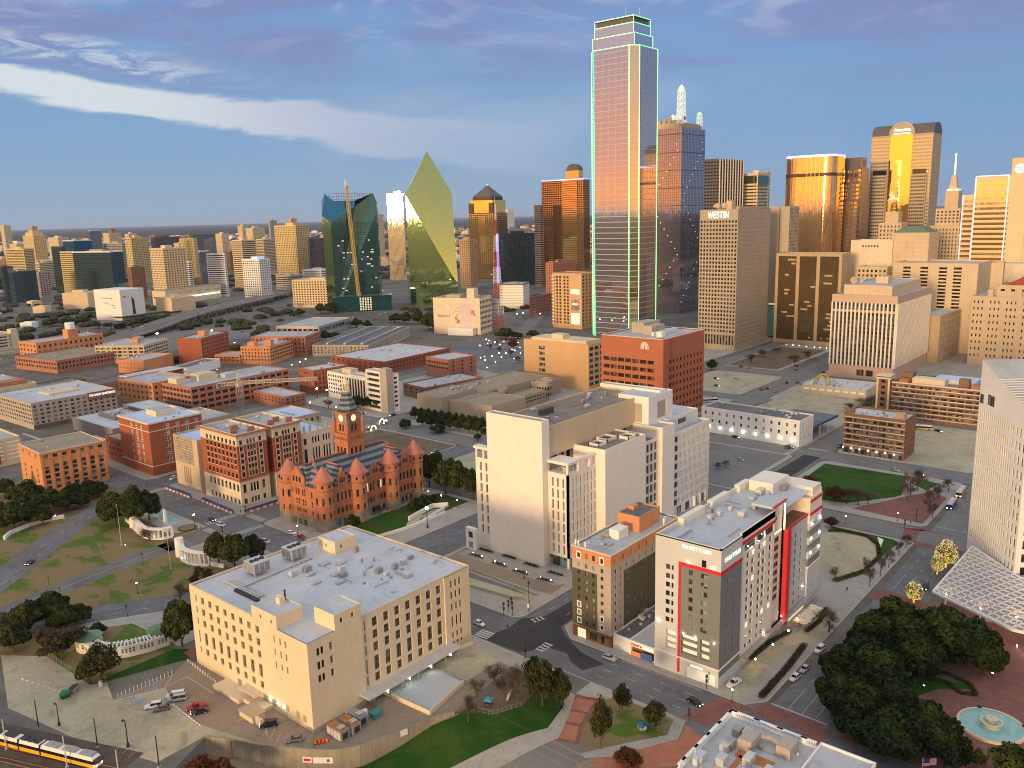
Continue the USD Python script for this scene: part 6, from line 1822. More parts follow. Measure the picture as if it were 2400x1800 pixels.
# green crystal tower
b=Bld('crystal_tower','green glass crystal shaped tower with a sharp slanted peak',(0,0))
Lc,Dd,Ap,Rs,Rd=map(np.array,((954.0,1028.6,179.6),(990.9,959.8,41.7),(983.2,1004.6,248.1),(1001.7,970.5,181.4),(993.5,955.9,37.8)))
A0,B0=np.array([954.4,1028.1,0]),np.array([993.0,956.2,0]);bk_=np.array([.62,.78,0])*42
f1=MB().add([A0,B0,Rd,Dd,Lc],[[0,1,2],[0,2,3],[0,3,4]]);f1.to('lower_face','mirror_green',b.t)
f2=MB().add([Lc,Dd,Rd,Rs,Ap],[[0,1,2],[0,2,3],[0,3,4]]);f2.to('sloping_face','mirror_green',b.t)
Rb0=np.array([1003.0,969.5,0])
f3=MB().add([B0,Rb0,Rs,Rd],[[0,1,2],[0,2,3]])
mirror('mirror_crystal_side',(.34,.46,.50),.85,.04,(2,2,3.9),.012)
Ab,Rsb,Rbb,Lb,Lt=Ap+bk_*.5,Rs+bk_,Rb0+bk_,A0+bk_*1.4,Lc+bk_*1.4
f3.quad(Rs,Rsb,Ab,Ap);f3.quad(Rb0,Rbb,Rsb,Rs);f3.quad(Rbb,Lb,Lt,Rsb);f3.quad(A0,Lb,Lt,Lc);f3.add([Lc,Ap,Ab,Lt],[[0,1,2],[0,2,3]]);f3.add([Lt,Ab,Rsb],[[0,1,2]])
f3.to('side_face','mirror_crystal_side',b.t)
bn=MB();uu=(B0-A0)[:2];Lw=np.linalg.norm(uu);uu=uu/Lw;nn=np.array([uu[1],-uu[0]])
for z in np.arange(4,178,3.9):
 s1=Lw if z<36 else Lw*(179.6-z)/(179.6-36)
 p,q=A0[:2]+nn*.06,A0[:2]+uu*s1+nn*.06
 bn.quad((*p,z),(*q,z),(*q,z+.5),(*p,z+.5))
bn.to('floor_lines','mirror_teal',b.t,kind='stuff')
MB().box(985,1010,935,955,0,9).to('podium','grey_wall',b.t)

# dark green faceted tower under construction
b=Bld('faceted_green_tower','dark green faceted glass tower with an unfinished notched top',(845.1,1061.6))
u_=np.array([.78,-.625]);v_=np.array([.625,.78])
pt=lambda s,d,z:(*(u_*s+v_*d),z)
m=MB()
nL,nN,nR=-28,-15,54
lf=[pt(nL,12,0),pt(nN,0,0),pt(nN,0,139.3),pt(nL,12,150)]
MB().quad(*lf).to('left_facet','mirror_green',b.t)
mf=MB().add([pt(nN,0,0),pt(nR,4,0),pt(nR+4,4,158),pt(nR-1,8,183),pt(24,6,163),pt(11,3,155),pt(nN,0,139.3)],[[0,1,2],[0,2,3],[0,3,4],[0,4,5],[0,5,6]]);mf.to('main_face','mirror_teal',b.t)
bf=MB().add([pt(nN,0,139.3),pt(11,3,155),pt(24,6,163),pt(24,12,172),pt(-8,10,172),pt(-22,14,183),pt(nL,12,150)],[[0,1,2],[0,2,3],[0,3,4],[0,4,5],[0,5,6]]);bf.to('blue_facet','mirror_blue',b.t)
sf=MB().add([pt(nR,4,0),pt(nR+6,34,0),pt(nR+6,34,165),pt(nR-1,8,183),pt(nR+4,4,158)],[[0,1,2],[0,2,3],[0,3,4]])
sf.quad(pt(nR+6,34,0),pt(nL,40,0),pt(nL,40,172),pt(nR+6,34,165));sf.quad(pt(nL,40,0),pt(nL,12,0),pt(nL,12,150),pt(nL,40,172));sf.add([pt(-22,14,183),pt(nL,12,150),pt(nL,40,172)],[[0,1,2]]);sf.add([pt(-22,14,183),pt(-8,10,172),pt(24,12,172),pt(nR-1,8,183),pt(nR+6,34,165),pt(nL,40,172)],[[0,1,5],[1,2,5],[2,4,5],[2,3,4]]);sf.to('rear_faces','mirror_dark_teal',b.t)
g_=MB()
for z in np.arange(30,138,3.7):
 g_.quad(pt(nN,-.12,z),pt(nR,3.88,z),pt(nR,3.88,z+.5),pt(nN,-.12,z+.5))
for s in np.arange(nN+4,nR,4.6):
 d=4*(s-nN)/(nR-nN)-.14
 g_.quad(pt(s,d,30),pt(s+.35,d,30),pt(s+.35,d,139),pt(s,d,139))
g_.to('floor_lines','dark_metal',b.t,kind='stuff')
r_=random.Random(2);lw=MB()
for k in range(26):
 z=32+3.7*r_.randint(0,22);s=nN+6+r_.random()*58;d=4*(s-nN)/(nR-nN)-.2
 lw.quad(pt(s,d,z),pt(s+3,d+.1,z),pt(s+3,d+.1,z+1.6),pt(s,d,z+1.6))
lw.to('lit_windows','window_dim',b.t,kind='stuff')
sc=MB()
for s in np.arange(-20,50,4):
 sc.tube([pt(s,14,165),pt(s,14,183)],.25,4)
for z in (174,179,183):
 sc.tube([pt(-22,14,z),pt(50,12,z)],.25,4)
sc.to('roof_scaffold','dark_metal',b.t)
pd=MB().prism([pt(-20,-14,0)[:2],pt(72,-10,0)[:2],pt(74,10,0)[:2],pt(-18,10,0)[:2]],0,24);pd.to('podium','mirror_teal',b.t)
lg=MB()
for i in range(5):
 for j in range(8):
  lg.quad(pt(22+4*i,-12.5+.05*i,2+2.6*j),pt(24.2+4*i,-12.5+.05*i,2+2.6*j),pt(24.2+4*i,-12.5+.05*i,3.4+2.6*j),pt(22+4*i,-12.5+.05*i,3.4+2.6*j))
lg.to('lit_panes','window_lit',b.t,kind='stuff')

def lattice(mb,p0,p1,w,n,r,r2=None):
 """Square lattice mast or jib from p0 to p1."""
 p0,p1=np.asarray(p0,float),np.asarray(p1,float);d=(p1-p0)/np.linalg.norm(p1-p0)
 a=np.cross(d,[0,0,1.0]) if abs(d[2])<.9 else np.array([1.0,0,0]);a /= np.linalg.norm(a);c=np.cross(d,a)
 ww=(lambda f:w) if r2 is None else (lambda f:w+(r2-w)*f)
 cor=lambda f:[p0+(p1-p0)*f+(a*sx+c*sy)*ww(f)/2 for sx,sy in ((-1,-1),(1,-1),(1,1),(-1,1))]
 for k in range(n):
  A,B=cor(k/n),cor((k+1)/n)
  for i in range(4):
   j=(i+1)%4
   mb.tube([A[i],B[i]],r,4);mb.tube([A[i],B[j]],r*.7,4);mb.tube([B[i],B[j]],r*.7,4)
 return mb

t=thing('tower_crane','slim orange tower crane standing in front of the faceted green tower','crane',(858,1042,0))
MB().box(-1.6,1.6,-1.6,1.6,24,30).to('crane_base','crane_yellow',t)
lattice(MB(),(0,0,0),(-8,6,190),3.6,44,.45).to('mast','crane_yellow',t)
MB().box(-10,-6,4,8,190,194).to('crane_cab','crane_yellow',t);lattice(MB(),(-8,6,194),(-9,8,203),2,4,.3).to('jib_head','white_panel',t)
t=thing('tower_crane','pale yellow tower crane with a long jib among the brick warehouses','crane',(299,493,0))
lattice(MB(),(0,0,0),(0,0,36),2.6,14,.16).to('mast','grey_metal',t)
MB().box(-1.5,1.5,-1.5,1.5,36,38.6).to('crane_cab','pale_metal',t);lattice(MB(),(0,0,38),(0,0,45),2.2,4,.14,.5).to('apex','crane_cream',t)
lattice(MB(),(1,0,38.5),(47,-22,36),2.0,26,.15).to('jib','crane_cream',t);lattice(MB(),(-1,.5,38.5),(-12,5,38.5),2.0,6,.15).to('counter_jib','crane_cream',t);MB().box(-13,-9,3.4,6.4,36.4,39.4).to('counterweight','grey_wall',t)
t=thing('broadcast_mast','red and white lattice broadcast mast beside the advertising wall','mast',(800,701,0))
mast_h=158
for k in range(8):
 f0,f1=k/8,(k+1)/8;wd=lambda f:13-12.2*f**.75
 lattice(MB(),(0,0,mast_h*f0),(0,0,mast_h*f1),wd(f0),5,.34-.2*f0,wd(f1)).to('mast_section','tower_red' if k%2==0 else 'white_paint',t)
MB().tube([(0,0,mast_h),(0,0,mast_h+8)],.2,5).to('aerial','white_paint',t)
t=thing('pyramid_tower','bronze tower with a pyramid roof and gold reflecting upper glass','building',(1448.7,1275,0),10)
b=Bld.__new__(Bld);b.t=t;b.rng=random.Random(3)
LX,LY=62,66
b.mass(rect(0,LX,0,LY),0,150,'bronze_frame',{3:S(12,34,.72,.6,mv=(4,1),glass='mirror_gold',d=.4),0:S(12,34,.72,.6,mv=(4,1),glass='mirror_gold',d=.4)},roof='roof_dark',parapet=0)
b.mass(rect(2,LX-2,3,LY-3),150,178,'mirror_gold',roof='roof_dark',parapet=0,part='upper_glass')
for y in (0,LY-12):
 b.mass(rect(0,10,y,y+12),150,172,'bronze_frame',roof='roof_dark',parapet=0,part='corner_pier')
b.mass(rect(6,LX-6,8,LY-8),178,186,'bronze_frame',roof='roof_dark',parapet=0,part='drum')
q_=rect(6,LX-6,8,LY-8);pm=MB()
for e in range(4):
 pm.tri((*q_[e],186),(*q_[(e+1)%4],186),(LX/2,LY/2,213))
pm.to('pyramid_roof','granite_grey',t);MB().ball((LX/2,LY/2,213),1.4).to('tip_lamp','sign_white',t)
MB().box(-.6,-.02,22,40,60,142).to('centre_bay','mirror_bronze',t)

b=Bld('bronze_slab_tower','broad bronze glass tower with a purple roofline and a vaulted lift house',(1371.4,971.1))
LX,LY,HT=20,104,208
b.mass(rect(0,LX,0,LY),0,HT,'bronze_frame',{3:S(22,48,.7,.52,mv=(4,.5),glass='mirror_bronze',d=.35),0:S(5,48,.7,.52,mv=(4,.5),glass='mirror_bronze',d=.35)},roof='roof_dark',parapet=0)
MB().box(-.5,-.02,16,52,4,HT-.5).to('centre_bay','mirror_bronze',b.t)
cb=MB()
for k in range(48):
 cb.box(-.6,-.5,16,52,5+4.23*k,6.3+4.23*k)
cb.to('floor_lines','bronze_frame',b.t,kind='stuff')
nl=MB().box(-1.2,0.2,0,LY,HT,HT+2.2).box(0,LX,-1.2,.2,HT,HT+2.2);nl.to('purple_light','neon_blue',b.t)
b.mass(rect(3,18,14,44),HT,HT+18,'mirror_gold',roof=None,parapet=0,part='lift_house');t_=np.linspace(0,math.pi,9);vm=MB()
for a0,a1 in zip(t_[:-1],t_[1:]):
 vm.quad((3,29+15*math.cos(a0),HT+18+13*math.sin(a0)),(18,29+15*math.cos(a0),HT+18+13*math.sin(a0)),(18,29+15*math.cos(a1),HT+18+13*math.sin(a1)),(3,29+15*math.cos(a1),HT+18+13*math.sin(a1)))
 vm.tri((3,29,HT+18),(3,29+15*math.cos(a0),HT+18+13*math.sin(a0)),(3,29+15*math.cos(a1),HT+18+13*math.sin(a1)))
vm.to('vaulted_roof','granite_grey',b.t)

def tower(name,label,o,rot,lx,ly,h,wall,R,L,roof='roof_grey',parapet=1.2,**k):
 b=Bld(name,label,o,rot)
 b.mass(rect(0,lx,0,ly),0,h,wall,{0:R,3:L},roof=roof,parapet=parapet,**k)
 return b

FAR=lambda nc,nr,wf=.55,hf=.5,g='glass_dark',mv=(4,2),d=.4,**k:S(nc,nr,wf,hf,mv=mv,glass=g,d=d,**k)
b=tower('black_ribbed_tower','black glass tower with pale vertical ribs behind the concrete hotel',(979.7,489.3),0,67,21,205,'granite_grey',FAR(30,50,.8,.6,'mirror_black'),FAR(5,50,.8,.45,'mirror_black'))
b.fins((0,0),(67,0),9,1.3,.8,0,205,'fin_white','rib',None,each=1)
b=tower('striped_pale_tower','pale striped tower with a greenish top band',(1062.4,476.2),0,34,30,188.9,'crane_cream',FAR(1,44,.96,.5,'glass_dark'),FAR(1,44,.96,.45,'mirror_orange'));b.box('green_band','mirror_green',-.3,-.02,1,29,176,184);b.box('teal_band','mirror_teal',1,33,-.3,-.02,174,184);MB().box(20,28,8,16,188,193).to('lift_house','crane_cream',b.t)
b=tower('concrete_hotel','tall concrete hotel with deep square windows and a white roof sign',(796.6,376.5),0,78,42,143.4,'westin_concrete',S(38,31,.42,.46,mv=(6,9),glass='glass_brown',d=.9),S(12,28,.62,.6,mv=(18,10),glass='glass_dark',d=1.2),roof='roof_grey')
b.box('tall_base_openings','glass_dark',-.05,-.01,1,41,6,16)
fb=MB()
for k in range(13):
 fb.box(-.4,-.05,.2+3.3*k,1.4+3.3*k,0,17)
fb.to('base_piers','westin_concrete',b.t)
text_on(b.t,'WESTIN',(-.1,33,135.0),(0,-1),6.2,'sign_white','sign_lettering',width=23)
for x,y,r_ in ((8,26,3),(14,22,3.2),(10,30,2)):
 MB().ball((x,y,147),r_,2).to('dish','old_stone',b.t)
MB().box(14,22,14,20,142,152).to('lift_house','old_stone',b.t);MB().box(24,70,10,34,142,146).to('plant_storey','westin_concrete',b.t)
b=tower('pink_column_block','plain pinkish slab with grey glass side between the hotel and the rounded gold tower',(915.1,372),0,27,22,145,'tan_concrete',FAR(8,36,.9,.6,'glass_dark'),None)
MB().tube([(-.1,11,0),(-.1,11,145)],.4,4).to('joint','dark_metal',b.t)
# rounded gold tower
b=Bld('rounded_gold_tower','gold mirror tower with rounded corners and a violet roofline',(1040.5,372))
lx,ly,rad=52,62,13
P=np.array(shapely.box(rad,rad,lx-rad,ly-rad).buffer(rad,quad_segs=6).exterior.coords)[:-1][::-1]
P=P if Polygon(P).exterior.is_ccw else P[::-1]
MB().prism(P,0,205,top=True).to('glass_wall','mirror_orange',b.t,smooth=40)
o_=np.array(Polygon(P).buffer(.2).exterior.coords)[:-1]
MB().prism(o_,203,205.6,top=False).to('violet_light','neon_lilac',b.t);MB().prism(o_,180,184,top=False).to('dark_band','bronze_frame',b.t)
nb=MB()
for y in (20,25,30,35):
 nb.box(-.3,-.02,y-4,y-3.5,0,205)
nb.to('ribs','mirror_goldpale',b.t,kind='stuff')
# stepped dark tower
b=Bld('stepped_tower','stepped dark stone tower with an orange reflecting window wall',(1099.4,359.8))
for k,(x0,x1,y0,y1,z0,z1) in enumerate(((0,44,0,42,0,150),(4,40,0,36,150,172),(8,36,0,30,172,190),(10,34,3,24,190,203))):
 n3=max(3,int((y1-y0)/5));nz=max(2,int((z1-z0)/5))
 b.mass(rect(x0,x1,y0,y1),z0,z1,'granite_grey',{3:FAR(n3,nz,.74,.66,'mirror_orange',mv=(1,.5)),0:FAR(3,nz,.1,.5,'mirror_black',mv=(1,.5))} if k<3 else None,roof='roof_dark',part='tier_wall',parapet=0)
wd=MB()
for k in range(28):
 wd.box(.8,5.2,-.12,-.02,20+6*k,23.6+6*k)
wd.to('corner_windows','mirror_black',b.t,kind='stuff')
# arch-topped bank tower
b=Bld('arch_topped_tower','tall tower with a half round arch top and an orange glass centre bay',(1183.2,298.9))
LX,LY,HT=40,75,232
b.mass(rect(0,LX,0,LY),0,HT,'tan_concrete',{3:S(28,52,.62,.45,mv=(4,2),glass='mirror_orange',d=.4),0:FAR(6,40,.3,.4)},roof='roof_dark',parapet=0)
MB().box(-1.2,-.02,24,51,0,HT+2).to('centre_bay','mirror_gold',b.t)
for y0,y1 in ((4,22),(53,71)):
 MB().box(-3.0,-.02,y0,y1,0,182).to('side_bay','tan_concrete',b.t);w=MB()
 for z in np.arange(6,178,4.4):
  for y in np.arange(y0+1,y1-1,2.6):
   w.box(-3.08,-3.0,y,y+1.7,z,z+2.2)
 w.to('side_windows','glass_brown',b.t,kind='stuff');MB().box(-2.8,-.1,y0+.5,y1-.5,182,188).to('skylight','mirror_black',b.t)
t_=np.linspace(0,math.pi,15);vm,vf=MB(),MB()
for a0,a1 in zip(t_[:-1],t_[1:]):
 c0,s0,c1,s1=math.cos(a0),math.sin(a0),math.cos(a1),math.sin(a1)
 vf.tri((-1.3,37.5,HT),(-1.3,37.5+15*c0,HT+15*s0),(-1.3,37.5+15*c1,HT+15*s1));vf.quad((-1.3,37.5+15*c0,HT+15*s0),(LX,37.5+15*c0,HT+15*s0),(LX,37.5+15*c1,HT+15*s1),(-1.3,37.5+15*c1,HT+15*s1))
 vm.quad((LX/2-20*c0,0,HT+14*s0),(LX/2-20*c0,LY,HT+14*s0),(LX/2-20*c1,LY,HT+14*s1),(LX/2-20*c1,0,HT+14*s1))
 for y in (0,LY):
  vm.tri((LX/2,y,HT),(LX/2-20*c0,y,HT+14*s0),(LX/2-20*c1,y,HT+14*s1))
vm.to('barrel_roof','granite_grey',b.t);vf.to('arch_face','tan_concrete',b.t)
rim=MB().tube([(-1.5,37.5+15*math.cos(a),HT+15*math.sin(a)) for a in t_],.9,5);rim.to('arch_rim','beige_panel',b.t)
text_on(b.t,'Comerica',(-1.5,47.5,HT+4.2),(0,-1),3.6,'sign_white','sign_lettering',width=20);MB().box(-1.7,-1.4,27,48,HT+.6,HT+2.2).to('sign_underline','neon_lilac',b.t)
# old hotel, red winged horse sign, plain white block
b=tower('green_roof_hotel','ornate old stone hotel with a green hipped roof',(942.3,235.3),0,40,37,114.8,'old_stone',FAR(14,24,.4,.45,'glass_blinds'),S(5,22,.66,.5,mv=(8,6),glass='beige_panel',d=.3),parapet=1.5)
q_=rect(1,39,1,36);t2=rect(10,30,10,27);MB().prism(q_,114.5,121,pts1=t2).to('hipped_roof','copper_green',b.t)
b=Bld('winged_horse_tower','stepped old stone tower top carrying a red winged horse sign',(1010,282));b.mass(rect(0,24,0,24),0,124,'old_stone',{3:FAR(6,26,.4,.5)},roof='roof_tan');b.mass(rect(5,19,5,19),123,136,'old_stone',roof='roof_tan',part='upper_tier',parapet=.8);lattice(MB(),(12,12,135),(12,12,146),7,3,.3,4).to('sign_frame','dark_metal',b.t)
hs=MB()
for p,q,r_ in (((12,17,150),(12,9,150.5),1.5),((12,9.5,150.5),(12,7,155),.9),((12,7,155),(12,5,154.2),.7),((12,16.5,150),(12,18,146),.5),((12,15,150),(12,14.4,146),.5),((12,10,150),(12,6.5,148),.5),((12,10.5,150),(12,8,146.4),.5),((12,17,150.5),(12,20,148.5),.6),((12,12.5,151),(12,17,158),1.1),((12,13.5,151),(12,18.6,155.5),.9)):
 hs.tube([p,q],r_,6,r_*.6)
hs.to('winged_horse','neon_red',b.t)
b=tower('plain_cream_block','plain cream windowless block beside the bronze office slab',(939.6,269.6),0,30,43,107.2,'cream_trim',None,S(7,1,cols=[(12+3*k,13.6+3*k) for k in range(6)],rows=[(100,102)]))
b=tower('grey_glass_block','grey block with gridded windows between the cream block and the bronze slab',(900,262),0,30,30,82,'old_stone',FAR(8,16,.5,.5),FAR(7,16,.5,.5))
b=tower('balcony_block','long tan apartment slab with columns of white balconies',(896.7,178.9),0,60,77,86.8,'beige_panel',None,S(1,1,cols=[(0.6,.8)],rows=[(1,2)]))
for y in (14,27,44,60):
 w=MB()
 for k in range(22):
  w.box(-1.0,-.02,y,y+7,8+3.4*k,9.3+3.4*k)
 w.to('balconies','cream_trim',b.t,kind='stuff');MB().box(-.1,-.01,y,y+7,8,83).to('recess','glass_brown',b.t)
b=Bld('logo_tower','warm concrete tower with lilac light strips and a blue globe sign',(1001.1,164.7))
b.mass(rect(0,30,-4,12),0,187,'att_concrete',roof='roof_tan',part='sign_slab');b.mass(rect(0,30,-20,-4.2),0,116,'att_concrete',roof='roof_tan',part='lower_slab')
b.mass(rect(3,36,-19,-4.4),115.9,176,'att_concrete',{3:S(3,12,.8,.42,mv=(1,1),glass='mirror_bronze')},roof='roof_tan',part='side_slab');b.mass(rect(5,40,-34,-19.2),0,180,'att_concrete',roof='roof_tan',part='rear_slab')
b.mass(rect(6,44,12.2,46),0,170,'att_concrete',{3:S(1,26,.97,.5,mv=(30,4),glass='mirror_gold',d=.5)},roof='roof_tan',part='banded_wall');b.mass(rect(12,44,46.2,58),30,152,'att_concrete',{3:S(1,22,.95,.5,mv=(2,4),glass='mirror_orange',d=.5)},roof='roof_tan',part='side_banded_wall')
MB().box(4,5.9,44,58,30,58).to('low_block','att_concrete',b.t)
nl=MB().box(5.4,5.9,14.5,15.3,30,171).box(5.4,5.9,44.6,45.4,58,171).box(5.4,5.9,14.5,45.4,170.2,171).box(11.4,11.9,57,57.8,58,152);nl.to('lilac_light','neon_lilac',b.t)

def globe(b,x,y,z,r,n):
 m=MB()
 for k in range(5):
  a0,a1=-1.15+k*.48,-1.15+k*.48+.33
  h0,h1=r*math.sin(a0),r*math.sin(a1);w0,w1=r*math.cos(a0),r*math.cos(a1)
  if n=='L':
   m.quad((x,y-w0,z+h0),(x,y+w0,z+h0),(x,y+w1,z+h1),(x,y-w1,z+h1))
  else:
   m.quad((x-w0,y,z+h0),(x+w0,y,z+h0),(x+w1,y,z+h1),(x-w1,y,z+h1))
 m.to('globe_sign','sign_blue',b.t)

globe(b,-.12,4.4,176.5,5.2,'L');globe(b,22,-34.2,164,6,'R')
b=tower('stepped_spire_tower','old stepped cream tower with a slim lit spire behind the logo tower',(1080,232),0,36,46,118,'old_stone',FAR(10,24,.35,.5),FAR(13,26,.35,.5));b.mass(rect(6,30,8,34),117,138,'old_stone',{3:FAR(6,4,.5,.5)},roof='roof_tan',part='upper_tier');b.mass(rect(10,26,12,26),137,158,'old_stone',roof='roof_tan',part='upper_tier');MB().box(11,25,13,25,157,160).to('lit_band','window_lit',b.t)
MB().prism(rect(13,23,15,24),160,176,pts1=rect(16,20,17.5,21.5)).to('spire_base','old_stone',b.t);MB().tube([(18,19.5,176),(18,19.5,188)],1.0,6).to('green_tip','neon_green',b.t);MB().tube([(18,19.5,188),(18,19.5,200)],.9,6).to('white_tip','sign_white',b.t)
b=Bld('bronze_office_slab','dark bronze office slab with pale frames, left of the finned block',(878,300),0)
b.mass(rect(0,28,0,70),0,96,'tan_brick',{3:S(1,1,cols=[(3,22.5),(26,44),(47.5,67)],rows=[(4,93)],glass='mirror_brown',d=.4),0:FAR(6,22,.4,.5)},roof='roof_grey')
r_=random.Random(5);pn,fl=MB(),MB()
for z in np.arange(8,92,4.0):
 fl.box(-.06,.35,3.2,22.3,z,z+.3).box(-.06,.35,26.2,43.8,z,z+.3).box(-.06,.35,47.7,66.8,z,z+.3)
 for y0 in (3.2,26.2,47.7):
  if r_.random()<.3:
   a=y0+r_.uniform(0,8);pn.box(-.1,.3,a,a+r_.uniform(4,9),z+.4,z+2.2)
for y in list(np.arange(3.2,22.3,1.9))+list(np.arange(26.2,43.8,1.9))+list(np.arange(47.7,66.8,1.9)):
 fl.box(-.05,.36,y,y+.22,4,93)
fl.to('floor_lines','bronze_frame',b.t,kind='stuff');pn.to('drawn_blinds','tan_brick',b.t,kind='stuff')
b=tower('dotted_tan_block','tan block with small dot windows between the hotel and the bronze slab',(1010,408),0,30,34,92,'tan_brick',FAR(8,22,.3,.4),FAR(9,24,.35,.4,'window_dim'))
b=Bld('lit_glass_box','small turquoise lit glass box with a bright edge at the hotel foot',(905,368));b.mass(rect(0,24,0,20),0,38,'mirror_dark_teal',roof='roof_grey',parapet=0,part='glass_wall');surf('turquoise',(.16,.46,.42),.4,.1);b.box('turquoise_wall','turquoise',-.4,-.02,5,20,2,36);nl=MB().box(-.6,.2,0,20,37.4,38.8).box(0,24,-.6,.2,37.4,38.8).box(-.6,-.42,.4,3.2,4,36);nl.to('bright_edge','window_lit',b.t)
b=tower('white_courthouse_wing','cream classical courthouse with a red tiled roof near the right edge',(838,92),0,60,78,62,'old_stone',FAR(14,9,.35,.4),S(24,9,.34,.4,mv=(6,2),glass='glass_brown',d=.4,skip=lambda i,j:i%4==3));b.mass(rect(6,50,4,60),61,72,'old_stone',{3:FAR(7,1,.4,.4)},roof='roof_tan',part='upper_tier');MB().prism(rect(10,46,8,54),72,80,pts1=rect(22,34,22,40)).to('tiled_roof','red_tile_roof',b.t);MB().box(14,20,58,64,62,92).to('chimney','old_stone',b.t)
for y in (2,18,40,62):
 MB().box(1,5,y,y+4,61,68).to('parapet_block','old_stone',b.t)
b=tower('cream_annex_slab','tall plain cream slab with slit windows right of the finned block',(955,128),0,40,52,84,'cream_trim',FAR(2,12,.15,.4),None)
b=tower('tan_side_block','tan block behind the finned office block with faint gridded panels',(826,192),-3,60,20,44,'tan_brick',FAR(10,6,.8,.7,'taupe_wall',d=.15),None)
# mural tower, pink hotel
b=Bld('mural_tower','orange apartment tower with a floodlit tall mural banner',(855.3,610),0);b.mass(rect(0,30,0,46),0,70,'orange_stucco',{3:S(1,15,cols=[(2,4),(6,9),(11,14),(18,21),(23,26)],rows=[(6+4.1*k,8.6+4.1*k) for k in range(15)],glass='glass_brown',d=.6),0:FAR(4,15,.5,.5)},roof='roof_tan')
mural=MB().box(-.3,-.02,3,17,6,58).to('mural','orange_stucco',b.t);MB().box(-.34,-.3,3.2,16.8,6,20).to('lit_foot','mural_glow',mural);MB().box(-.34,-.3,3.4,16.6,44,50).to('lit_top','mural_glow',mural)  # floodlit parts of the mural drawn as glowing patches, no lamp
g_=MB();r_=random.Random(6)
for k in range(9):
 y=4.2+1.3*k;g_.box(-.36,-.3,y,y+.8,22+r_.uniform(0,4),34+r_.uniform(-3,5))
g_.to('mural_figures','cloth_blue',mural);MB().box(-.4,-.3,5,15,30,33).to('mural_lettering','white_paint',mural)
wb=MB()
for k in range(15):
 wb.box(-1.2,-.02,42,46.4,5+4.3*k,6.6+4.3*k).box(-1.2,-.02,-.2,2.4,5+4.3*k,6.6+4.3*k)
wb.to('balconies','cream_trim',b.t,kind='stuff')
b=Bld('advert_wall_building','cream windowless block painted with a large pale phone advertisement',(754,690),18);b.mass(rect(0,36,0,64),0,45,'cream_trim',{0:FAR(8,6,.7,.5,'glass_brown')},roof='roof_tan');MB().box(6,18,10,20,44,56).to('lift_house','cream_trim',b.t);MB().box(8,24,30,50,44,48).to('plant_box','tan_concrete',b.t);MB().box(-10,-.5,6,40,0,9).to('low_annex','white_panel',b.t)
ph=np.array(shapely.box(12.6,6,19.8,20).buffer(2.4).exterior.coords)
surf('lilac_print',(.60,.49,.50),.85,.02);surf('coral_print',(.62,.16,.10),.85,.05);surf('grey_print',(.30,.26,.26),.85,.05)
pm=MB()
Pp=Polygon([(14,9),(24,9),(24,36),(14,36)]).buffer(2.4)
vv,ff=trimesh.creation.triangulate_polygon(Pp,engine='earcut');MB().add(np.c_[np.full(len(vv),-.06),vv],ff).to('phone_print','lilac_print',b.t)
for (y,z,s,m_) in ((30,16,4.6,'coral_print'),(32.5,20,3.6,'grey_print'),(31,24,2.6,'yellow_line'),(28.6,28,2.2,'yellow_line'),(33,29,1.6,'grey_print'),(30,33,1.5,'grey_print'),(10,28,4.4,'coral_print'),(8,24.6,3,'grey_print'),(9,18,3.0,'crane_cream'),(27,33.6,1.4,'yellow_line')):
 MB().box(-.07,-.01,y-s/2,y+s/2,z-s/2,z+s/2).to('colour_patch',m_,b.t)
text_on(b.t,'iPhone 11',(-.05,58,21),(0,-1),3.2,'grey_print','advert_lettering',width=17)
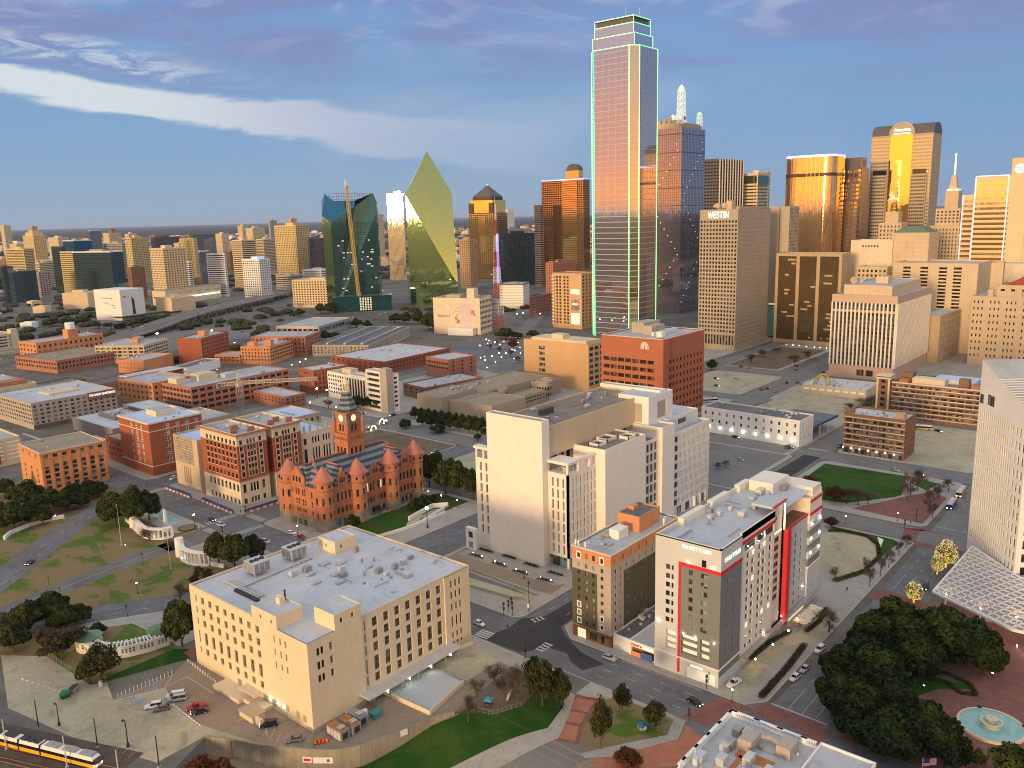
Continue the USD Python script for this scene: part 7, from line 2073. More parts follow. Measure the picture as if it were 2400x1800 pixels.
TOWERS={
 'gold_slab':(1359.2,1467.2,27,24,46,199.2),
 'orange_slab':(1243.1,1159.6,5,22.8,26.6,98.1),
 'federal_bank':(873.8,1119.3,25,29.7,81.3,46.6),
 'glass_block':(812.1,1783.9,20,34.5,103.4,90.2),
 'ribbon_block':(785.6,1893.5,25,4.0,37.7,91.4),
 'teal_slab':(783.0,1948.6,10,8.0,38.4,101.1),
 'blue_screen_block':(959.0,2308.7,5,49.0,54.2,107.5),
 'twin_tower':(774.9,1490.6,0,44.2,49.8,100.1),
 'deco_tower':(998.3,2072.1,10,51.0,24.7,112.9),
 'deco_tower_two':(1175.2,2092.6,15,12.1,50.5,105.0),
 'wedge_tower':(1223.5,2180.2,10,77.5,11.8,111.3),
 'striped_tower':(903.0,1499.0,25,6.6,40.3,84.6),
 'dark_slab':(889.7,1564.8,5,20.0,3.8,89.2),
 'cream_slab':(1012.3,1607.9,5,37.6,33.4,106.2),
 'grid_tower':(875.6,1339.2,10,26.1,43.7,77.0),
 'crown_tower':(1085.6,2903.7,0,38.1,84.0,119.3),
 'yellow_block':(885.2,2444.7,15,29.7,75.5,89.3),
 'arched_tower':(1675.4,3851.4,5,50.2,12.5,123.7),
 'brown_top_tower':(1494.8,3275.0,5,49.0,42.5,115.8),
 'cream_box':(1224.1,3064.6,5,37.7,69.2,108.7),
 'horizon_tower':(1700.1,4914.2,5,34.5,38.6,158.4),
 'horizon_tower_two':(1961.4,5245.3,5,29.0,27.0,151.1),
 'round_tower':(1546.7,2570.6,5,27.4,34.4,107.8),
 'mid_block':(1340.4,2795.2,5,30.9,24.2,115.1),
 'terrace_block':(1063.4,2262.6,15,22.4,70.7,96.7),
 'low_grey':(872.5,2235.8,20,6.8,52.2,63.9),
 'left_blue':(546.1,1609.9,5,7.5,8.5,79.8),
 'left_dark':(676.3,1988.1,5,18.8,15.7,62.4),
 'left_green_block':(625.4,1794.1,10,45.7,19.8,60.4),
 'pair_block':(700.8,1873.2,5,23.5,21.8,53.6),
 'apartment_tower':(1194.2,1666.2,10,43.9,68.9,133.5),
 'dark_apartments':(1187.1,1609.6,5,72.7,5.8,103.1),
 'far_cream':(1794.8,2769.2,5,55.5,40.3,121.4),
 'far_cream_two':(1817.9,2873.2,5,26.6,27.8,130.5),
 'orange_far_block':(3241.5,4566.4,5,47.0,22.0,158.9),
 'far_block_a':(3136.3,4639.4,5,54.8,16.8,150.0),
 'white_far_tower':(2208.2,1879.9,0,36.6,12.9,162.7),
 'blue_top_block':(1746.4,1496.7,0,99.2,33.2,106.8),
 'stepped_brown':(1334.6,1053.0,0,13.0,13.2,161.9),
 'green_grid':(1362.0,1098.8,10,29.0,82.0,106.0),
 'red_hotel':(1056.4,808.0,0,61.3,15.0,68.4),
 'gallery_block':(1003.4,826.5,25,40.8,38.1,38.4),
 'red_low':(916.7,743.0,10,72.6,0.9,30.0),
 'stadium_block':(1173.4,3297.4,5,29.7,51.8,87.7),
 'low_wide_a':(1591.0,3117.5,5,113.3,23.0,96.6),
 'far_mid_a':(1208.3,2302.2,5,33.1,11.3,71.9),
 'far_mid_b':(1151.9,2770.1,5,37.0,56.4,87.8),
 'far_mid_c':(1571.6,2901.7,5,45.1,32.0,76.0),
 'far_mid_d':(1407.6,2304.0,5,35.6,25.3,55.7),
 'white_slab':(917.5,1663.8,5,8.3,10.2,65.6),
 'brown_mid':(775.9,1624.2,5,29.1,14.1,63.2),
 'yellow_low':(1257.5,2723.7,5,55.6,34.0,22.9),
 'museum_mate':(809.5,2152.8,10,38.5,16.5,61.7),
 'white_corner':(1024.2,1356.8,20,42.0,42.6,48.0),
 'curved_white':(1381.1,2083.9,5,49.0,30.4,95.4),
 'garage_low':(977.4,1391.0,10,38.1,40.5,39.1),
 'tail_block':(1691.4,1974.7,5,49.8,58.4,157.2),
 'silver_block':(1845.2,452.9,0,53.0,27.9,111.1),
 'right_edge_tower':(1135.2,183.6,0,159.0,5.8,106.8),
 'gap_block':(1375.2,599.0,0,9.3,8.1,203.7)}
TREES=[]
for k,l,g,*a in (
 ('oak','dark evergreen oak in the grove in front of the orange warehouse','oaks in front of the orange warehouse',(152.9,492.4,11.1,9.8),(152.7,464.7,20.3,13.9),(149.9,442.6,13.4,11),(160.9,453.5,13.8,10.1),(162.6,442.2,13.6,10.6),(173.1,455,12.6,9.7),(180.1,451.6,14,10.1),(169.7,441.3,12.2,8.2),(186.2,452.9,8.4,6.6)),
 ('oak','dark evergreen oak behind the long low white wall','oaks behind the long low white wall',(136.3,434.4,17.1,13),(133.7,443.1,10.7,11.9),(143.3,437.9,13.3,9),(147.9,431.7,10.5,8.4)),
 ('oak','big evergreen oak by the tall flagpole and the round-ended colonnade','big oaks by the reflecting pool',(168.5,398.4,16.3,17.1),(173.6,391.4,18,19.1),(182.4,392.7,13.8,15),(171.3,413.3,10.3,10.9)),
 ('oak','evergreen oak behind the roof edge of the beige postal building','oaks beside the lit curved colonnade',(174.8,316.4,12.8,12.9),(175,304.1,14.5,15.7),(183.9,304.2,11.6,12.6)),
 ('oak','dark evergreen oak in the clump at the picture left above the parking lot','oaks above the parking lot',(106.2,317,16,11.5),(98.2,314.7,13.3,12.1),(111.9,308.1,12.8,7.3),(89.6,304.5,12.9,10.8),(107,305.9,11.7,9.9)),
 ('small','small dark bushy evergreen at the right end of the parking lot oaks',None,(112.9,292.5,7.1,4.9)),
 ('brown','large brown leafed tree hanging over the pergola end',None,(97.1,287.2,20.2,15.2)),
 ('brown','thin brown tree at the left edge among the oaks',None,(93.2,321.1,11,9.9)),
 ('oak','round evergreen oak tight against the left wall of the beige postal building',None,(127.6,261.2,12.4,17.2)),
 ('olive','olive green sprawling tree in front of the white pergola',None,(100.6,262.3,14.2,12.2)),
 ('small','low olive bush beside the sprawling tree before the pergola',None,(97,262.5,8.6,8.5)),
 ('bare','bare spreading tree inside the round-ended colonnade',None,(169.8,366.7,14.8,6.8)),
 ('bare','small reddish bare tree between the two flagpoles',None,(170.7,347.2,8.5,6.1)),
 ('bare','bare shrubby tree at the far left corner of the beige postal building',None,(144.4,293,11.3,9.5)),
 ('brown','brown shrub between the lit colonnade and the postal building roof','brown shrubs below the lit colonnade',(162.4,311.1,7.3,5.1),(163.5,305.8,8.3,5.1),(157.9,305.9,6.7,5)),
 ('oak','dark oak in the dense grove left of the white courts building','oaks left of the white courts building',(301.5,317.3,12.6,17),(297,300.5,14.7,18.4),(300,293.3,13.4,17.6),(298.9,282.4,10.8,16.1),(312.4,322.9,13,14.7),(310.4,308.4,12.6,14.4)),
 ('small','light green young tree on the courthouse lawn behind the postal roof',None,(233.3,298.4,8.4,8)),
 ('small','low bushy tree at the right foot of the sandstone courthouse','bushy trees right of the sandstone courthouse',(271.6,296.5,8.8,6.1),(277.9,296.5,8.9,6.1),(284.4,296.4,6.6,4.3)),
 ('bare','bare tree in front of the sandstone courthouse entrance',None,(256.7,305.7,8.8,5.4)),
 ('oak','dark tree at the foot of the white gridded office and its parking decks','trees under the white gridded office',(405.4,502.5,14.6,9.2),(407.4,492.5,13.5,9.1),(409.8,481.9,11.6,9.1)),
 ('oak','round dark tree in the plaza behind the sandstone courthouse','round trees in the courthouse plaza',(381.6,423,9.7,6.6),(385.6,395.2,12.6,5.6)),
 ('bare','bare tree by the bright lamps in the brick warehouse street',None,(390,518.5,11,9.2)),
 ('small','young tree in the row along the tan windowless annex','row of trees along the tan annex',(404.4,437.2,8.9,9),(404.7,430.6,8.8,9.1),(405.1,424,8.7,9.1),(405.4,417.5,8.7,9.1),(405.7,411.1,8.6,9.2),(406,404.8,8.5,9.2),(406.3,398.5,8.5,9.2),(406.6,392.4,8.4,9.2),(406.8,386.3,8.4,9.3),(407.1,380.3,8.3,9.3),(407.4,374.3,8.3,9.3)),
 ('small','young tree in the second row before the tan annex','second row of trees before the tan annex',(392.9,418,9,8.3),(393.9,409.8,8.9,8.4),(394.8,401.6,8.8,8.5),(395.7,393.6,8.7,8.6),(396.6,385.7,8.7,8.7),(397.4,377.9,8.6,8.8),(398.3,370.3,8.5,8.9)),
 ('small','small dark tree beside the white slab corner at the street crossing','small trees at the slab corner',(386.7,359.7,6,4.7),(399,365.1,6.2,4.8)),
 ('oak','dark tree behind the orange office near the broadcast mast','dark trees near the broadcast mast',(742.2,640,27.3,12.4),(752.8,631,16.4,7.6),(769.6,620.8,17.9,8.3)),
 ('rust','orange brown tree behind the lamp-lit parking square',None,(686.9,581.9,12.6,12.1)),
 ('bare','bare tree in the lamp-lit square','bare trees in the lamp-lit square',(674.1,603.3,11.4,7.7),(661.6,579.1,11.1,8.7),(650.4,555.1,10.8,8.5),(702.5,619.8,10.5,6.6),(622.4,522.5,10.2,9.2)),
 ('oak','tree in the row between the crystal tower and the advertisement wall','trees before the crystal tower',(782.4,877.6,19.6,13),(780.8,854.7,20.9,16),(789.6,838.6,22.4,17.5),(755.3,780.9,27.2,21.1),(751.9,764.8,19.4,17.9)),
 ('oak','dark tree in front of the low cream office and the faceted tower','trees near the faceted tower foot',(811.2,1059,24.1,16.3),(767.8,1076.9,20.2,10.7),(803.9,1072.8,18.6,16.3)),
 ('small','tree cluster beside the glazed corner hall','trees beside the glazed corner hall',(721.8,886.8,17.5,12.5),(725.1,869.2,15.7,10.1),(623.2,826.2,18.7,11.3),(629.2,816,15.8,9.9)),
 ('bare','brown bare tree on the freeway verge','bare trees on the freeway verge',(734.9,1107.6,22.1,10.6),(743.9,1090.7,20.2,8.8),(823,1020.2,14.6,13.4),(822.5,1177.8,17.9,11.5)),
 ('oak','dark tree at the foot of the cube museum','trees at the foot of the cube museum',(500.2,1313.2,23.4,11.1),(513.7,1302.2,25.2,11.2),(538.6,1298.1,23.4,10.4)),
 ('brown','brown tree thicket right of the cube museum base','brown trees at the cube museum',(525.8,1215.8,23.9,11.6),(528.7,1186.1,27,14.7),(542.1,1186.8,21.7,11.5)),
 ('oak','hedge-like tree between the museum roof and the freeway','trees along the museum roof',(579.2,1197.2,22.2,9.3),(595.5,1194.7,22.2,10.2),(618.6,1208.3,17,8.7)),
 ('oak','large dark tree at the left edge below the uptown towers','dark trees at the left edge',(701.6,2078.5,42.5,36),(708.3,2063.8,33.2,28.3),(813.3,2187.1,35.5,16.7)),
 ('park','dense dark park oak in the grove beside the fountain','park oaks beside the fountain',(268.3,67.2,23.8,18.8),(260,71.8,18.3,16.5),(271.4,56.9,21.5,19.1),(276,49.4,21.8,15.9),(272.5,43.5,13.6,13),(241.7,74.8,17.5,11.8),(238.6,65.2,21.8,14.9),(224.2,71,15.5,12.6),(220.6,63.8,18.7,14.2),(228,56.5,16.5,13.8),(221.4,46.1,16,13.6),(210.6,54.6,18.9,13.5),(217.8,41.5,13.4,11.6),(215.8,63.1,14.5,12.1),(254.2,58.7,17.8,16.3),(248.7,71.5,16.2,13.5),(219.7,51.4,16,11.9),(261,61.4,17.7,16.7),(282,55.8,17.6,13.1)),
 ('small','small dark round tree below the fountain',None,(222.2,34.9,4.9,5.3)),
 ('small','dark round tree at the bottom right corner of the picture',None,(224.5,28,11.7,8.3)),
 ('bare','bare playground tree beside the parking bays','bare playground trees',(156.7,153.3,8.9,10),(176.4,160.8,9.5,7.9),(170.9,151.3,8.8,11.4),(166.9,159.5,7.4,7.7)),
 ('bare','white trunked bare tree on the curved lawn edge',None,(170.7,146.2,9.8,16.3)),
 ('olive','greenish thin tree at the street corner above the curved lawn','greenish thin trees at the street corner',(175.8,141,11.6,15),(180.5,139,8.8,10.6),(181.1,148.4,8.2,10.9),(177.7,134.7,5.4,12.3)),
 ('olive','thin olive tree left in the triangle lawn with the blue tent',None,(169.6,115.8,6.4,15.7)),
 ('olive','thin olive tree by the street edge of the triangle lawn',None,(186.8,120.1,6.5,9.6)),
 ('olive','thin olive tree standing behind the blue tent',None,(186.1,109.1,7.4,9)),
 ('rust','reddish bare shrub in the brick bed at the bottom edge',None,(167.1,105.7,8.7,5.1)),
 ('lit','large tree wrapped in yellow fairy lights in front of the pale grid tower',None,(351.3,72.8,10.1,11.8)),
 ('lit','medium tree wrapped in yellow lights left of the large lit tree',None,(342.2,73.8,6.5,9)),
 ('lit','round tree wrapped in yellow lights just above the dark park oaks',None,(311.1,74.1,7.7,8.6)),
 ('lit','tiny yellow lit tree under the edge of the lattice canopy',None,(306.8,60.4,2.9,2.9)),
 ('rust','rust leafed tree at the far left of the green square',None,(416,153.4,10.3,6.3)),
 ('rust','rust leafed tree beside the hotel corner at the green square',None,(402.6,135.2,10.5,8.1)),
 ('bare','bare tree on the near side of the green square','bare trees on the green square',(401.2,140.1,9.9,7.2),(402.7,129.3,12.3,10.1),(404.3,124.3,12.3,9.5),(408.5,121.3,9.9,7.7),(432.8,108.2,12.2,15.7),(442.2,107.5,11.8,14.1),(424.7,107.6,10.1,11.3)),
 ('bare','bare street tree along the brick pavement by the buses','bare street trees by the buses',(417.4,95.2,10.5,12.7),(433.8,95.1,9.6,10.1),(451.2,95,10,8),(406.6,91.5,7.9,9.6)),
 ('bare','small bare tree in the pavement row beside the amphitheatre','bare trees beside the amphitheatre',(314.5,90.7,5.4,9.9),(327.5,90.8,5.6,10.2),(337.3,90.6,5.7,9.9),(353,91.1,5.9,8.2),(362.3,91,6.1,7.8),(327.6,96.1,4.6,7.8)),
 ('bare','bare tree on the amphitheatre floor near the hotel corner',None,(314,103.4,6.9,5.6)),
 ('rust','small brown tree beside the hotel corner above the amphitheatre',None,(367.8,124.4,7.4,4.7)),
 ('bare','tall dark bare tree beside the banded brick terminal','tall bare trees beside the banded terminal',(595.5,191.6,15.9,8.4),(596.4,183.9,20.3,14.2),(597.8,175.7,19.4,17),(608.7,172,16.1,15)),
 ('bare','bare tree in front of the white lit warehouse','bare trees before the white warehouse',(491.5,238.4,8.6,10.1),(489.7,211.1,9.1,11.3)),
 ('bare','bare tree in the small lot behind the white office','bare trees behind the white office',(418.2,206.5,8.1,4.7),(424.6,204.7,7.5,4.8)),
 ('small','dark green tree beside the red bank tower',None,(691.2,348.2,11.9,9.6)),
 ('bare','bare tree on the brown square','bare trees on the brown square',(742.9,333.8,14.8,11.1),(779.2,337.1,15.4,9.2),(751.9,295.9,15.8,13),(812.1,336.8,14.7,5.9),(794.5,299.3,14.3,9.1)),
 ('bare','bare tree with white wrapped trunk at the hotel forecourt corner',None,(270.4,90.5,11.7,10.8)),
 ('rust','dark rust red tree at the bottom edge beside the curved wall','dark rust trees beside the curved wall',(95.1,192.8,12,10.9),(97.9,187.8,10.5,10.9)),
 ('bare','bare thicket at the bottom edge left of the rust tree',None,(92.6,200.7,6.1,5.9)),
):
 TREES+=[(k,*q,l,g) for q in a]
LAMPS=[]
for k,l,*a in (
 ('spot','lit lamp on a short dark pole on the lower dry lawn',(138.4,315.1,4.9)),
 ('spot','lit lamp on the upper dry lawn beside the flagpole',(156.9,363.5,1.9)),
 ('spot','bright ground lamp at the foot of the curved colonnade',(164.8,328.5,1.3)),
 ('spot','bright lamp on a tall pole by the street corner crossing',(189.5,362.1,7.8)),
 ('spot','lit lamp above the long low white wall',(153.9,431.5,2.4)),
 ('off','dark unlit street lamp between the two dry lawns',(153.6,341.4,4.8)),
 ('off','dark unlit street lamp above the white pergola',(126.6,299.1,4.2)),
 ('off','dark unlit street lamp beside the left oak clump on the middle road',(117.8,336.5,3.9)),
 ('off','thin unlit street lamp on the left green strip',(120,352.8,3.5)),
 ('off','unlit street lamp at the left edge of the curved road',(108.9,362.1,3)),
 ('globe','globe lamp nearest the white courts building behind the ramp',(285.2,280.6,4.3)),
 ('globe','globe lamp in the middle of the ramp wall',(285.4,292,4.4)),
 ('globe','globe lamp farthest left behind the bushy trees',(287.7,304,3.5)),
 ('globe','tall globe lamp on the near side of the white ramp wall',(257.2,273.3,10)),
 ('globe','globe lamp before the courthouse steps',(215.8,317.2,4)),
 ('amber','amber street lamp beside the hotel corner on the cross road',(375.1,120.6,4.1)),
 ('amber','amber street lamp on the brick paving of the square',(392.7,102.9,4)),
 ('globe','white lamp in the green square by the bare trees',(461.5,109.7,3.1)),
 ('amber','amber lamp at the right corner of the postal building',(192.6,186.4,3.9)),
 ('spot','white lamp at the edge of the park grove',(250.6,55.1,2.3)),
 ('spot','white lamp left of the fountain at the grove edge',(241.3,55.3,2.2)),
 ('spot','white lamp on the brick path above the fountain',(270.2,40.8,2.8)),
 ('amber','pair of amber lamps at the hotel corner barrier',(211.8,97.9,4)),
 ('arm','tall parking light behind the green container',(81.2,246.5,7.3)),
 ('arm','tall parking light right of the yellow ground patch',(89,220.2,8.4)),
 ('globe','pair of bright lamps left of the square brick block',(408.8,557.9,8.2),(413.4,550.9,6.8)),
 ('globe','bright lamps in the plaza before the long brick block',(379.2,527.4,5.9),(386.8,505.7,3.6)),
 ('globe','bright lamps in the courthouse plaza',(373.1,435.5,3.7),(372,431.4,6.6),(360.6,436.9,3.3)),
 ('amber','amber lamps in the warehouse street',(479,691.5,4.6),(491.5,695.6,5.3),(507.3,707.6,4.8)),
 ('globe','bright lamp at the corner of the white lit warehouse',(492.9,192.3,4.4)),
 ('globe','white lamp in the lamp-lit square beside the red corner block',(711.3,642.5,3.8),(699.9,619.2,3.7),(708.2,613.5,3.7),(672.3,617.1,3.6),(689.1,621,3.7),(689.9,603.6,3.6),(669.8,568.4,3.5),(657.2,546.8,3.4),(646.6,566.9,3.4),(628.2,560.3,3.3),(621.5,564.6,3.3),(614.2,563.5,3.3),(606.4,550.7,3.3),(604.7,535,3.2),(628,547.6,3.3),(649.3,559.7,3.4),(627,530.1,3.3),(576.9,521.3,3.1),(710.1,593.8,3.7),(686,571.4,3.5),(668.2,563.8,3.5),(706.3,633.7,3.7)),
 ('globe','white street lamp behind the broadcast mast',(915.9,766.8,5),(928.9,765.7,5),(931.8,737.1,5),(1062.5,853.3,5.7)),
 ('globe','very bright lamp beside the freeway deck',(506,1009.8,10.2)),
 ('globe','very bright lamp on the roof corner of the tall red warehouse',(560.4,975.5,9.6)),
 ('globe','very bright lamp in the lot right of the tall red warehouse',(526.2,868.8,6.8)),
 ('globe','white lamp along the foot of the bronze office slab',(847.5,342.4,2.2),(848.6,336,2.2),(848.2,329.1,2.2),(848.2,321.8,2.2),(846.6,312.7,2.2),(846.7,306.8,2.2),(847.8,300.8,2.1)),
 ('amber','small warm lamp on the wall and street beside the tall red warehouse',(524.9,929.5,3.5),(510.4,893.3,3.4),(534.4,922.3,3.5),(542.9,926.2,3.6),(437.7,776.2,3),(442.2,775.1,3),(428.8,742.9,2.9),(484.2,820.6,3.2)),
):
 LAMPS+=[(k,*q,l) for q in a]
CARS=[]
for l,*a in (
 ('long white van parked beside the silver van',('van','white',110.1,233.1,145)),
 ('silver van parked in front of the long white van',('van','silver',109.5,231,145)),
 ('white wagon parked left of the dark sedan',('suv','white',103,233.1,147)),
 ('dark grey sedan parked beside the white wagon',('sedan','grey',103.9,229.9,152)),
 ('red pickup truck in the parking lot',('pickup','red',110.8,222.1,155)),
 ('black sedan parked in front of the red pickup',('sedan','black',110.2,219.3,151)),
 ('black wagon parked below the yellow wall lamps',('suv','black',119.2,197.2,146)),
 ('dark grey car under the white lamp at the building corner',('sedan','grey',119.7,185.2,144)),
 ('white sedan entering the crossing beside the postal building',('sedan','white',201.6,189.8,-96)),
 ('silver car parked by the slim hotel',('sedan','silver',210,140,-89)),
 ('black car approaching the brick crossing',('sedan','black',204.2,106.1,-103)),
 ('white wagon driving along the hotel drive road',('suv','white',256.2,88.3,175)),
 ('white sedan on the road ahead of another white car',('sedan','white',235,88.1,175)),
 ('pale car just behind the white sedan in the road',('sedan','silver',241.6,87.6,176)),
 ('white and dark pickup parked at the hotel corner',('pickup','white',220.6,101.4,170)),
 ('dark car half hidden behind the round lit tree',('suv','black',325.8,73.9,-173)),
 ('black car with lit headlights on the curving left road',('sedan','black',123.9,382.8,-144)),
 ('dark blue car in the big street crossing',('sedan','navy',201,366.6,-93)),
 ('silver car beside the dark blue one in the crossing',('suv','silver',199.8,356.1,-83)),
 ('white car passing the scaffolded slab',('suv','white',223.8,446.6,-153)),
 ('white car parked before the sandstone courthouse steps',('sedan','white',213.9,319.4,-72)),
 ('dark red car parked behind the white one at the courthouse',('sedan','red',213.6,311.4,-85)),
 ('silver car on the street behind the postal roof and oak',('suv','silver',200.3,320,-84)),
 ('black car on the street right of the oak grove',('sedan','black',350.2,362.1,-173)),
 ('pale car by the lit yellow arches behind the courthouse',('sedan','silver',412.1,453.6,-10)),
 ('dark car by the lit yellow arches',('sedan','black',402.2,458.5,170)),
 ('pale car stopped beside the green square',('sedan','silver',471.6,126.2,-122)),
 ('dark car with bright lights before the white lit warehouse',('suv','black',481.9,190.6,-72)),
 ('grey car by the arched brick block corner',('suv','grey',502.1,167.4,174)),
 ('dark car behind the yellow bus',('sedan','black',571.8,129.4,-110)),
 ('black car in the asphalt lot left of the two dark cars',('sedan','black',653.8,325.4,-114)),
 ('dark car at the lower part of the asphalt lot',('sedan','black',626.3,311,-91)),
 ('pale car in the asphalt lot by the red bank tower',('sedan','silver',661.8,310.5,-93)),
 ('pale car alone in the lot below the white warehouse',('sedan','silver',441.2,202.9,-97)),
 ('dark car before the white warehouse wall',('sedan','black',486,227.5,-97)),
 ('small car on the long street past the finned block',('sedan','red',718.3,332.7,1),('sedan','silver',716.7,324.1,0),('sedan','black',669.4,268.7,-3),('sedan','red',674,261.7,-3),('sedan','silver',670.9,257.5,-4),('sedan','black',638.8,272.5,-3),('sedan','red',632.1,274.5,-3),('sedan','silver',746.2,271.7,-3),('sedan','black',747.6,291.5,-2),('sedan','red',728.1,284.2,-2),('sedan','silver',631.8,262.7,-3),('sedan','black',729.9,260.5,-3)),
 ('tiny car on the freeway',('sedan','white',659.5,1221.8,34),('sedan','silver',633.9,1209.2,34),('sedan','grey',578.7,1172,34),('sedan','white',644.3,1347.5,38),('sedan','silver',494.4,1131.7,35),('sedan','grey',504,1125.8,34),('sedan','white',529.7,1136.9,34),('sedan','silver',735.5,1242.5,33),('sedan','grey',766.5,1254.8,33),('sedan','white',795,1275.6,33),('sedan','silver',688.2,1231.2,33),('sedan','grey',665.2,1151.4,31),('sedan','white',522.4,1138.3,34)),
 ('small pale car on the road at the left edge',('sedan','white',334.6,1029.8,28),('sedan','silver',355.1,1071.6,29),('sedan','grey',369.3,1080.2,29),('sedan','white',401.1,1150.1,32),('sedan','silver',375.6,1138,32),('sedan','grey',394,1171.7,33),('sedan','white',348.5,1066.8,29)),
 ('pale car in the lot beside the tall red warehouse',('sedan','white',637.1,1073.9,4),('sedan','silver',635.3,1051.8,3),('sedan','grey',611.4,988,1),('sedan','white',601.5,994.3,1),('sedan','silver',635.6,1063.9,4),('sedan','grey',589.2,1004.8,1)),
 ('tiny car on the street before the faceted tower',('sedan','red',779.3,993.1,18),('sedan','silver',776.1,975.7,17),('sedan','white',858.8,983.1,16),('sedan','red',856,972,16),('sedan','silver',861.7,967.7,16),('sedan','white',839.4,971.6,16),('sedan','red',692.6,734.6,7),('sedan','silver',683.4,741,8),('sedan','white',793.6,981.2,17),('sedan','red',790.8,928.6,15),('sedan','silver',763.9,787.3,9),('sedan','white',763.6,776.3,9)),
 ('small car on the street behind the clock tower',('sedan','white',378.8,447.5,2),('sedan','silver',382.3,445.4,1),('sedan','black',384.1,428,0),('sedan','white',369,447.3,2),('sedan','silver',364.2,442.9,1),('sedan','black',392.1,481.1,4)),
):
 CARS+=[(*q,l) for q in a]

